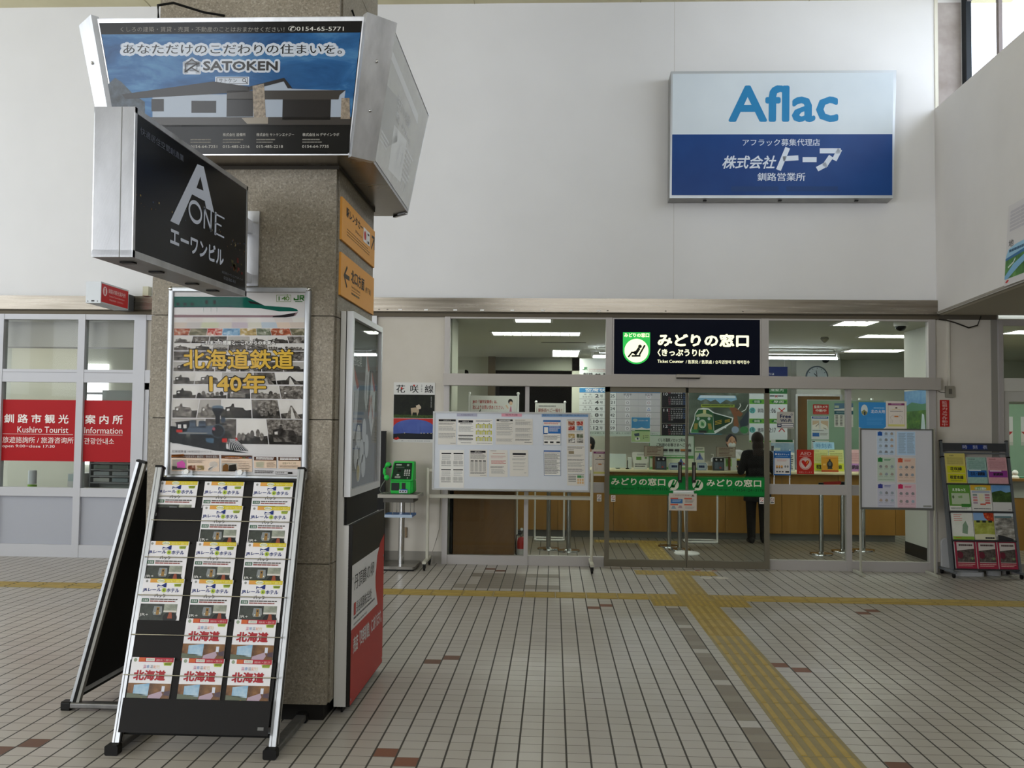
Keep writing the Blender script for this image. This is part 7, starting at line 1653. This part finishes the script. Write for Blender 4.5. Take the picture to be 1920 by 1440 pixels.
def s_cal2(s):
    s.rect(0, 0, 1, 1, K('D3D3D1')); s.rect(0, 0, 1, .26, K('5A7C9C', .5), 2); s.poly([(0, .26), (.5, .22), (1, .16), (1, .3), (0, .3)], PAPER, 3); s.rect(.02, .10, .25, .2, K('B9C4B4'), 4); s.rect(0, .31, 1, .47, K('2E5A6A', .5), 3); s.lines(.1, .36, .6, .43, 2, K('9AB4BC'), 4)
    for i in range(4): s.lines(.06 + .24 * i, .52, .2 + .24 * i, .96, 7, INK, 3, .5, i, 1, .1)
wall_board('wall_poster', 'small landscape calendar on the green partition', 4.596, 2.063, 4.90, 1.673, GY_, s_cal2, None, .002, 'poster')
def s_wf(s): s.rect(0, 0, 1, 1, NZ('forest_poster', [(0.3, '26421E'), (0.55, '4E7A34'), (0.75, '8AA43A')], 5, .5, 5, (1, 1, 2))); s.rect(0, 0, 1, .26, NZ('blue_hills', [(0.3, '4A86C4'), (0.7, '8AB4D8')], 5, .5), 2); s.poly([(0, .28), (.3, .20), (.7, .24), (1, .22), (1, .34), (0, .36)], K('5A8A6A', .5), 3); s.rect(0, .66, 1, 1, NZ('dark_pool', [(0.3, '1E3A3A'), (0.7, '3A5A54')], 6, .4), 2); s.poly([(.66, .64), (.70, .40), (.78, .42), (.82, .64), (.84, .80), (.62, .80)], K('C9D8E0', .5), 4)
sheet_thing('waterfall_poster', 'green waterfall poster on the white pier inside the office', 'poster', (4.694, 12.70, 2.15), (4.694, 11.85, 2.15), (4.694, 11.85, 1.40), (4.694, 12.70, 1.40), s_wf, .002)

# ---------------- on the counter
CZ = 1.006
def card(name, label, x0, x1, z1, y, draw, lean=.03, cat='card', z0=CZ, th=.004, group=None):
    return sheet_thing(name, label, cat, (x0, y + lean, z1), (x1, y + lean, z1), (x1, y, z0), (x0, y, z0), draw, th, group=group)
mn = thing('monitor', 'white backed monitor at the left end of the counter', 'monitor', (.98, 14.15, CZ))
m = MB(); m.rbox(.85, 14.12, CZ + .015, 1.10, 14.15, CZ + .225, K('C6D3D2', .4), .008, 'y'); m.build('screen', mn)
m = MB(); m.box(.95, 14.15, CZ, 1.01, 14.24, CZ + .012, K('B9C4C4')); m.box(.965, 14.15, CZ + .01, .995, 14.17, CZ + .12, K('B9C4C4')); m.build('foot', mn)
mi = thing('desk_microphone', 'small black microphone standing beside the white monitor', 'microphone', (1.115, 14.08, CZ))
m = MB(); m.lathe((1.115, 14.08, CZ), [(.025, 0), (.025, .015), (.008, .02)], BLACK, 14); m.build('foot', mi)
m = MB(); m.tube([(1.115, 14.08, CZ + .015), (1.118, 14.08, CZ + .13)], .006, BLACK, 8); m.build('stem', mi)
m = MB(); m.box(1.13, 14.1, CZ, 1.18, 14.2, CZ + .17, K('C9D0CC')); o = m.build('paper_box'); tag(o, 'narrow white box beside the desk microphone', 'box')
def s_bub(s): s.poly([(.04, 0), (.96, 0), (1, .08), (1, .55), (.96, .62), (.9, .62), (.9, 1), (.1, 1), (.1, .62), (.04, .62), (0, .55), (0, .08)], K('D3D6CE'), 1); s.rect(.25, .28, .56, .46, K('6AA04A'), 2); s.lines(.3, .1, .75, .22, 2, INKL, 2); s.rect(.78, .3, .9, .38, K('6AA04A'), 2); s.lines(.16, .68, .86, .92, 2, INK, 2, .5)
m = MB(); s = Quad(m, (1.19, 14.14, 1.26), (1.435, 14.14, 1.26), (1.435, 14.10, CZ), (1.19, 14.10, CZ)); s_bub(s)
pts = [s.pt(x, y, -8) for x, y in ((.04, 0), (.96, 0), (1, .08), (1, .55), (.96, .62), (.9, .62), (.9, 1), (.1, 1), (.1, .62), (.04, .62), (0, .55), (0, .08))]; m.prism(pts, (0, .004, 0), PAPER)
o = m.build('counter_sign'); tag(o, 'white speech bubble shaped sign on the counter', 'sign')
def s_not(s): s.rect(0, 0, 1, 1, K('A49A8A')); s.frame(0, 0, 1, 1, .02, K('5E4A3E'), 2); s.lines(.15, .10, .88, .9, 6, K('6A4A40'), 3, .4, 4, 5, .4)
DEV = K('3C4146', .4)
for i, (x0, x1, lab) in enumerate(((1.362, 1.648, 'left'), (2.43, 2.716, 'right'))):
    t = thing('framed_notice', 'brown framed notice on a wooden stick, %s one over the counter' % lab, 'notice', ((x0 + x1) / 2, 14.06, CZ), 'framed notices over the counter')
    m = MB(); m.box(x0, 14.05, 1.20, x1, 14.065, 1.355, K('6A5446')); s = Sheet(m, (x0, 14.05, 1.355), X1, Z1, x1 - x0, .155); s_not(s); m.build('board', t)
    xx = 1.49 if i == 0 else 2.61
    m = MB(); m.box(xx, 14.066, CZ, xx + .035, 14.075, 1.21, K('6E4A34')); m.build('stick', t)
    t = thing('card_terminal', 'grey payment terminal on the counter below the %s framed notice' % lab, 'terminal', (x0 + .2, 14.0, CZ), 'payment terminals on the counter')
    a = 1.525 if i == 0 else 2.375
    m = MB(); m.hexa([(a, 13.96, CZ), (a + .16, 13.96, CZ), (a + .16, 14.04, CZ), (a, 14.04, CZ)], [(a, 13.985, CZ + .19), (a + .16, 13.985, CZ + .19), (a + .16, 14.04, CZ + .19), (a, 14.04, CZ + .19)], DEV); m.build('body', t)
    m = MB(); s = Quad(m, (a + .01, 13.984, CZ + .185), (a + .15, 13.984, CZ + .185), (a + .15, 13.959, CZ + .01), (a + .01, 13.959, CZ + .01)); s.rect(0, 0, 1, .3, BLACK, 2); s.ell(.25, .15, .1, .08, K('B9B9B9'), 3); s.ell(.75, .15, .1, .08, K('B9B9B9'), 3); s.rect(.05, .36, .48, .92, K('55626E'), 2); s.rect(.52, .36, .95, .92, K('4A5560'), 2); s.rect(.55, .75, .75, .88, K('A0403A'), 3); m.build('front_plate', t)
def s_noro(s):
    s.rect(0, 0, 1, 1, K('C9D8CE')); s.frame(0, 0, 1, 1, .012, K('3E7A4A'), 2); s.text(.20, .09, .80, .19, 'くしろ湿原ノロッコ号を', BLK, 3, .02); s.text(.16, .23, .92, .33, 'ご利用のお客さまへご案内', BLK, 3, .02)
    for i in range(5): s.rect(.30 + .13 * i, .40, .41 + .13 * i, .46, K('4A4A4A' if i != 3 else 'C0763A'), 3); s.rect(.30 + .13 * i, .46, .41 + .13 * i, .475, BLK, 4); s.lines(.31 + .13 * i, .50, .41 + .13 * i, .53, 1, INKL, 3)
    s.rect(.02, .59, .98, .68, K('5EA45A'), 3); s.lines(.1, .61, .8, .66, 1, PAPER, 4); s.rect(.02, .68, .98, .93, K('D3DCC0'), 3); s.rect(.02, .93, .98, 1, K('7AB46A'), 3)
    s.poly([(.58, .88), (.70, .70), (.82, .88)], K('7A86B0'), 4); s.stroke([(.70, .70), (.70, .84)], .03, K('2A4A9A'), 5); s.rect(.62, .80, .66, .85, K('B0524A'), 5); s.rect(.74, .80, .78, .85, K('B0524A'), 5)
card('counter_sign', 'large pale green sign about the sightseeing train on the counter', 1.447, 2.124, 1.516, 14.12, s_noro, .06, 'sign')
def s_arrow(s): s.poly([(0, .5), (.15, 0), (1, 0), (1, 1), (.15, 1)], K('8A9CB4')); s.poly([(.04, .5), (.17, .1), (.96, .1), (.96, .9), (.17, .9)], K('A9B8C6'), 2); s.lines(.3, .35, .85, .75, 1, NAVYD, 3, .8)
card('arrow_sign', 'small arrow sign on the counter pointing left, before the green sign', 1.72, 1.875, 1.11, 14.02, s_arrow, .01, 'sign')
card('arrow_sign', 'small arrow sign on the counter pointing right, beside the leaflet holder', 2.147, 2.30, 1.115, 14.02, lambda s: (s.poly([(1, .5), (.85, 0), (0, 0), (0, 1), (.85, 1)], K('8A9CB4')), s.poly([(.96, .5), (.83, .1), (.04, .1), (.04, .9), (.83, .9)], K('A9B8C6'), 2), s.lines(.15, .35, .7, .75, 1, NAVYD, 3, .8)), .01, 'sign')
card('leaflet_holder', 'narrow upright leaflet with a blue mark on the counter', 2.123, 2.262, 1.348, 14.06, lambda s: (s.rect(0, 0, 1, 1, K('CDD0C0')), s.lines(.1, .04, .9, .14, 2, INK, 2, .4), s.rect(0, .18, 1, .24, K('7AA46A'), 2), s.poly([(.1, .55), (.5, .28), (.9, .55)], K('7A86B0'), 3), s.stroke([(.5, .28), (.5, .5)], .1, K('2A4A9A'), 4), s.rect(0, .9, 1, 1, K('8AB07A'), 3)), .04, 'leaflet')
card('pamphlet_box', 'tan open pamphlet box on the counter', 2.28, 2.372, 1.13, 14.05, lambda s: (s.rect(0, 0, 1, 1, K('9A8450')), s.rect(.05, 0, .95, .45, K('D3CDBD'), 2), s.lines(.2, .1, .8, .35, 2, INKL, 3)), .01, 'box', CZ, .08)
card('counter_card', 'white card with a green panel right of the right payment terminal', 2.543, 2.74, 1.21, 14.08, lambda s: (s.rect(0, 0, 1, 1, K('CDD6D0')), s.rect(.18, .15, .62, .72, K('8AC05A'), 2), s.lines(.22, .25, .58, .6, 4, K('3E6A2E'), 3)), .02)
bt = thing('pump_bottle', 'small white pump bottle on the counter by the right terminal', 'bottle', (2.40, 14.14, CZ))
m = MB(); m.lathe((2.40, 14.14, CZ), [(.03, 0), (.03, .17), (.012, .19)], WHITE, 16); m.build('body', bt)
m = MB(); m.tube([(2.40, 14.14, CZ + .19), (2.40, 14.14, CZ + .235), (2.37, 14.14, CZ + .235)], .006, WHITE, 8); m.build('pump', bt)
pc = thing('ticket_terminal', 'dark ticketing terminal beside the standing customer', 'terminal', (2.80, 14.4, CZ))
m = MB(); m.box(2.72, 14.33, CZ + .02, 2.98, 14.36, CZ + .14, K('1C1E20', .4)); m.build('screen', pc); m = MB(); m.box(2.76, 14.32, CZ, 2.94, 14.42, CZ + .02, K('2A2C2E', .4)); m.build('foot', pc); m = MB(); m.box(2.70, 14.325, CZ + .14, 2.99, 14.365, CZ + .165, K('C9BE5A', .5)); m.build('label_strip', pc)
# right part of the counter
def s_tt(t, c, pc):
    def dd(s): s.rect(0, 0, 1, 1, K(c)); s.lines(.05, .06, .40, .1, 1, INK, 2); s.lines(.08, .16, .92, .55, 8, K(pc), 2, .4, 3, 5, 0); s.rect(.02, .62, .98, .95, K('C6CE3A' if c[0] != 'C' or c == 'C9CC8A' else 'A878B4'), 3); s.text(.15, .68, .85, .88, t, BLK, 4, .02)
    return dd
card('timetable_leaflet', 'yellow timetable leaflet on the counter, left of two', 3.875, 4.09, 1.331, 14.06, s_tt('根室本線', 'C9CC8A', '8F9450'), .05, 'leaflet')
card('timetable_leaflet', 'yellow timetable leaflet on the counter, right of two', 4.10, 4.315, 1.331, 14.06, s_tt('花咲線', 'C9CC8A', '8F9450'), .05, 'leaflet')
card('timetable_leaflet', 'pink timetable leaflet on the counter beside the yellow ones', 4.345, 4.56, 1.338, 14.06, s_tt('釧網線', 'CFA8AC', 'A0747A'), .05, 'leaflet')
def s_loco(s): s.rect(0, 0, 1, 1, K('C08A2A')); s.rect(.02, .03, .98, .10, K('D0A05A'), 2); s.ell(.5, .55, .17, .24, K('26282A'), 3); s.ell(.5, .5, .09, .13, K('5A6064'), 4); s.rect(.45, .22, .55, .36, K('26282A'), 3); s.rect(.0, .90, 1, .98, K('A03A2A'), 3); s.rect(.36, .74, .64, .82, K('3A3A3A'), 4); s.lines(.3, .14, .9, .2, 1, K('B0523A'), 3); s.lines(.1, .5, .28, .62, 2, K('E0C080'), 3)
card('train_card', 'orange card with a black steam engine on the counter', 3.96, 4.209, 1.246, 13.99, s_loco, .02)
card('timetable_sign', 'pale blue timetable sign above the yellow leaflets', 3.892, 4.20, 1.44, 14.16, lambda s: (s.rect(0, 0, 1, 1, K('9CC4DC')), s.text(.12, .18, .90, .86, '時刻表', K('4A7AA4'), 3, .005)), .02, 'sign', 1.335)
m = MB(); m.box(3.95, 14.17, CZ, 3.97, 14.18, 1.36, WHITE); m.box(4.12, 14.17, CZ, 4.14, 14.18, 1.36, WHITE); o = m.build('sign_prop'); tag(o, 'white prop holding the pale blue timetable sign', 'prop')
def s_pan(s): s.rect(0, 0, 1, 1, K('C9CCCA')); s.rect(.2, 0, .95, .08, K('2E5A3A'), 2); s.rect(0, .1, 1, .42, NZ('bay_photo', [(0.3, '6A8AA8'), (0.7, 'A9BECC')], 5, .5), 2); s.poly([(0, .42), (.6, .36), (1, .42), (1, .48), (0, .48)], PAPER, 3); s.rect(.1, .26, .4, .38, K('B9C4C0'), 3); s.lines(.55, .5, .95, .97, 8, INK, 3, .5, 3, 2); s.rect(.0, .2, .12, .36, K('4A4A4A'), 3)
card('pamphlet_stand', 'pale landscape pamphlets standing on the counter behind the health notice', 3.26, 3.60, 1.47, 14.10, s_pan, .05, 'pamphlet')
# things in the next office at the right edge
m = MB(); m.rbox(5.6, 13.2, .0, 8.4, 13.8, .95, OAK, .01, 'z'); m.box(5.55, 13.15, .95, 8.45, 13.85, .985, NZ('desk_edge', [(0.3, '8A6230'), (0.7, '9C7440')], 5)); m.box(5.6, 13.195, .72, 8.4, 13.2, .95, K('A9A9A4'))
o = m.build('side_counter'); tag(o, 'wooden counter of the next office seen through the right edge door', 'counter')
gq = MB(); gq.box(5.5, 14.6, 0, 8.4, 14.64, 2.05, NZ('partition_green', [], 1)); o = gq.build('green_screen'); tag(o, 'pale green screen in the next office at the right edge', 'partition')
def s_ban(s): s.rect(0, 0, 1, 1, K('C9C6C4')); s.rect(0, 0, 1, .5, K('C9CCD0'), 2); s.text(.35, .12, .75, .40, '定', BLK, 3, .02); s.poly([(0, .52), (1, .52), (.5, .78)], K('A82A28'), 3); s.rect(0, .88, 1, 1, K('B4B4B0'), 3)
wall_board('triangle_notice', 'white notice with a red triangle on the green screen, nearest the door edge', 6.80, 1.86, 7.02, 1.42, 14.595, s_ban, None, .002, 'notice')
wall_board('triangle_notice', 'white notice with a red triangle on the green screen, cut by the picture edge', 7.14, 1.86, 7.40, 1.42, 14.595, s_ban, None, .002, 'notice')
m = MB(); m.ball((6.42, 13.3, 1.06), .04, .04, .04, WHITE); m.lathe((6.42, 13.3, .985), [(.05, 0), (.05, .02), (.02, .05)], WHITE, 16); o = m.build('desk_ornament'); tag(o, 'small round white ornament on the next office counter', 'ornament')
m = MB(); m.box(6.50, 13.3, .985, 6.76, 13.5, 1.0, K('4A8A7A')); o = m.build('file_folder'); tag(o, 'green file folder lying on the next office counter', 'folder')
# shelf with leaflets in the tourist office
sh = thing('leaflet_shelf', 'grey leaflet shelf behind the panes of the tourist office', 'shelf', (-5.6, 12.0, 0))
m = MB()
for k in range(7): m.box(-6.05, 12.0 + .0 * k, .82 + .085 * k, -4.2, 12.25, .835 + .085 * k, K('8A8C8C'))
m.box(-6.05, 12.25, 0, -4.2, 12.28, 2.05, K('A4A8A4')); m.box(-6.07, 12.0, 0, -6.05, 12.28, 1.5, K('6A6C6C')); m.box(-5.45, 12.0, 0, -5.43, 12.28, 1.5, K('B9BCBC')); m.build('frame', sh)
m = MB()
R = random.Random(4)
for k in range(6):
    for i in range(7):
        x = -6.02 + i * .25; m.box(x, 12.02, .84 + .085 * k, x + .21, 12.10, .84 + .085 * k + .05, K(R.choice(('8E9494', 'A4A6A0', '7A8688', '9A9488', '6E7A70'))))
o = m.build('leaflet_stock', sh); o['kind'] = 'stuff'
m = MB(); m.lathe((-6.60, 11.6, .83), [(.05, 0), (.05, .16), (.045, .17)], K('B9BCBE'), 14); m.lathe((-6.60, 11.6, .62), [(.055, 0), (.055, .2)], K('7AA83A'), 14); m.box(-6.75, 11.4, .0, -6.45, 11.9, .62, K('B9B6AC')); o = m.build('plant_stand'); tag(o, 'white and green canister on a low stand inside the tourist office', 'canister')
m = MB(); m.box(-6.3, 11.9, .0, -6.1, 12.3, .95, K('C9C9C6')); m.box(-6.29, 11.89, .85, -6.11, 11.9, .94, K('A9B4B4')); o = m.build('white_cabinet'); tag(o, 'white cabinet beside the leaflet shelf in the tourist office', 'cabinet')
# ================================================================== people (one continuous body each; hair and clothing are its children)
SKIN = NZ('skin', [(0.3, 'B58A70'), (0.7, 'C49A80')], 10, .55)
def solid(build_fn, vox, name, mat, M):
    """join tapered limbs into one continuous surface"""
    m = MB(); build_fn(m)
    me = bpy.data.meshes.new('tmp'); me.from_pydata(m.v, [], m.f); me.update()
    ob = bpy.data.objects.new('tmp', me); COL.objects.link(ob)
    r = ob.modifiers.new('r', 'REMESH'); r.mode = 'VOXEL'; r.voxel_size = vox
    sm = ob.modifiers.new('s', 'SMOOTH'); sm.factor = .5; sm.iterations = 3
    dg = bpy.context.evaluated_depsgraph_get()
    me2 = bpy.data.meshes.new_from_object(ob.evaluated_get(dg)); bpy.data.objects.remove(ob); bpy.data.meshes.remove(me)
    me2.name = name; me2.materials.clear(); me2.materials.append(mat); me2.transform(M)
    me2.polygons.foreach_set('use_smooth', [True] * len(me2.polygons))
    o = bpy.data.objects.new(name, me2); COL.objects.link(o)
    return o
def limb(m, a, b, r0, r1):
    m.tube([a, b], r0, SKIN, 12, False, r1); m.ball(a, r0, r0, r0, SKIN, 12, 8); m.ball(b, r1, r1, r1, SKIN, 12, 8)
def person(label, x, y, face, h, arms, coat, trousers, hair, long_hair, mask=None, coat_len=.62, lean=0.0):
    k = h / 1.60
    M = Matrix.Rotation(face, 4, 'Z') @ Matrix.Scale(k, 4)
    t = thing('person', label, 'person', (x, y, 0))
    hd = V((0, -.02 - lean, 1.475)); sh = V((0, -lean * .7, 1.285))
    def hand(m, w, d):
        d = V(d).normalized(); sd = d.cross(V((0, 0, 1))).normalized(); up = sd.cross(d)
        p = V(w) + d * .045; m.ball(p, .034, .036, .020, SKIN, 10, 7)
        for i, (o, L_) in enumerate(((-.027, .058), (-.009, .068), (.009, .064), (.026, .050))):
            q = p + sd * o + d * .03; q2 = q + d * (L_ * .55) - up * .008; q3 = q2 + d * (L_ * .45) - up * .022
            limb(m, q, q2, .0095, .009); limb(m, q2, q3, .009, .0075)
        q = p + sd * (-.03 if w[0] > 0 else .03) - d * .015; q2 = q + sd * (-.025 if w[0] > 0 else .025) + d * .02; limb(m, q, q2, .011, .010); limb(m, q2, q2 + d * .025 - up * .008, .010, .008)
    A = []
    for sx, (el, wr) in zip((-1, 1), arms): A.append((V((sx * .165, sh.y, 1.27)), V((sx * el[0], el[1] + sh.y, el[2])), V((sx * wr[0], wr[1] + sh.y, wr[2]))))
    def body(m):
        m.ball(hd, .074, .092, .112, SKIN, 16, 12); m.ball(hd + V((0, -.02, -.06)), .058, .07, .06, SKIN); m.ball(hd + V((0, -.095, -.015)), .013, .02, .022, SKIN, 8, 6)
        m.ball(hd + V((0, -.088, -.058)), .024, .010, .008, SKIN, 8, 6)
        for s_ in (-1, 1): m.ball(hd + V((s_ * .076, .005, -.01)), .012, .022, .032, SKIN, 8, 6); m.ball(hd + V((s_ * .03, -.078, .008)), .014, .012, .010, SKIN, 8, 6)
        limb(m, hd + V((0, .015, -.09)), sh + V((0, .01, .03)), .05, .055)
        limb(m, sh + V((-.12, .01, -.02)), sh + V((.12, .01, -.02)), .06, .06)
        m.ball((0, sh.y * .8, 1.17), .15, .10, .15, SKIN); m.ball((0, sh.y * .4, 1.03), .13, .095, .14, SKIN); m.ball((0, .0, .88), .16, .115, .13, SKIN)
        for s_ in (-1, 1):
            limb(m, V((s_ * .085, 0, .86)), V((s_ * .09, -.01, .47)), .085, .055); limb(m, V((s_ * .09, -.01, .47)), V((s_ * .09, .02, .08)), .053, .035)
            limb(m, V((s_ * .09, .03, .045)), V((s_ * .10, -.10, .03)), .038, .028)
        for a, e, w in A:
            limb(m, a, e, .05, .038); limb(m, e, w, .038, .026); hand(m, w, (w - e).normalized() * .6 + V((0, -.5, -.15)))
    b = solid(body, .0085 * k, 'body', SKIN, M); b.parent = t
    def cl(m):
        limb(m, sh + V((-.13, .01, -.015)), sh + V((.13, .01, -.015)), .075, .075); m.ball((0, sh.y * .8, 1.16), .185, .135, .17, SKIN); m.ball((0, sh.y * .4, 1.02), .17, .13, .16, SKIN)
        m.ball((0, 0, .90), .19, .145, .15, SKIN)
        if coat_len < .8: m.lathe((0, 0, 0), [(.18, .92), (.20, coat_len), (.18, coat_len)], SKIN, 20)
        for a, e, w in A: limb(m, a, e, .066, .055); limb(m, e, w + (e - w).normalized() * .01, .054, .042)
    c = solid(cl, .011 * k, 'coat' if coat_len < .8 else 'shirt', coat, M); c.parent = t
    def tr(m):
        m.ball((0, 0, .86), .175, .13, .12, SKIN)
        for s_ in (-1, 1): limb(m, V((s_ * .085, 0, .85)), V((s_ * .09, -.01, .47)), .10, .072); limb(m, V((s_ * .09, -.01, .47)), V((s_ * .09, .02, .075)), .072, .058)
    c = solid(tr, .011 * k, 'trousers', trousers, M); c.parent = t
    for s_ in (-1, 1):
        def shf(m): limb(m, V((s_ * .09, .04, .045)), V((s_ * .10, -.11, .035)), .047, .038); m.ball((s_ * .092, .045, .05), .045, .055, .05, SKIN)
        c = solid(shf, .010 * k, 'shoe', BLACK, M); c.parent = t
    def hr(m):
        m.ball(hd + V((0, .022, .025)), .090, .098, .108, SKIN, 16, 12)
        if long_hair: m.ball(hd + V((0, .06, -.08)), .085, .06, .14, SKIN); m.ball(hd + V((0, .085, -.20)), .09, .045, .13, SKIN)
        else: m.ball(hd + V((0, .05, -.03)), .078, .06, .085, SKIN)
    c = solid(hr, .009 * k, 'hair', hair, M); c.parent = t
    if mask:
        def mk(m): m.ball(hd + V((0, -.062, -.055)), .060, .052, .050, SKIN)
        c = solid(mk, .008 * k, 'face_mask', mask, M); c.parent = t
    # eyes as dark irises set in the face
    for s_ in (-1, 1):
        e = MB(); e.ball(hd + V((s_ * .030, -.0885, .010)), .008, .004, .006, BLK, 8, 6); me = e.build('eye', None, (0, 0, 0)); me.data.transform(M); me.parent = t
    return t
DARKC = NZ('black_coat', [(0.3, '0E0D0D'), (0.7, '191716')], 20, .85); HAIRB = NZ('dark_hair', [(0.3, '140F0C'), (0.7, '2A1E16')], 30, .5, 4, (3, 3, .3)); HAIRK = NZ('black_hair', [(0.3, '0D0C0C'), (0.7, '1C1A1A')], 30, .5, 4, (3, 3, .3)); UNI = NZ('white_shirt', [(0.3, 'C9CCCE'), (0.7, 'D6D8DA')], 10, .7)
person('person in a black coat with long dark hair standing at the counter', 2.93, 13.55, math.pi, 1.585, (((.24, .02, 1.03), (.20, -.20, 1.09)), ((.24, .02, 1.03), (.20, -.20, 1.09))), DARKC, DARKC, HAIRB, True, None, .60)
person('person in a white shirt and white mask behind the counter', 2.80, 14.85, 0, 1.545, (((.23, .02, 1.03), (.17, -.22, 1.08)), ((.23, .02, 1.03), (.17, -.22, 1.08))), UNI, K('1C2230', .7), HAIRK, False, K('C9D0D6', .7), .85)
person('person with black hair bending over papers behind the wheeled board', .63, 15.1, -1.2, 1.47, (((.22, -.02, 1.05), (.16, -.24, 1.08)), ((.22, -.02, 1.05), (.16, -.24, 1.08))), UNI, K('1C2230', .7), HAIRK, False, None, .85, .05)
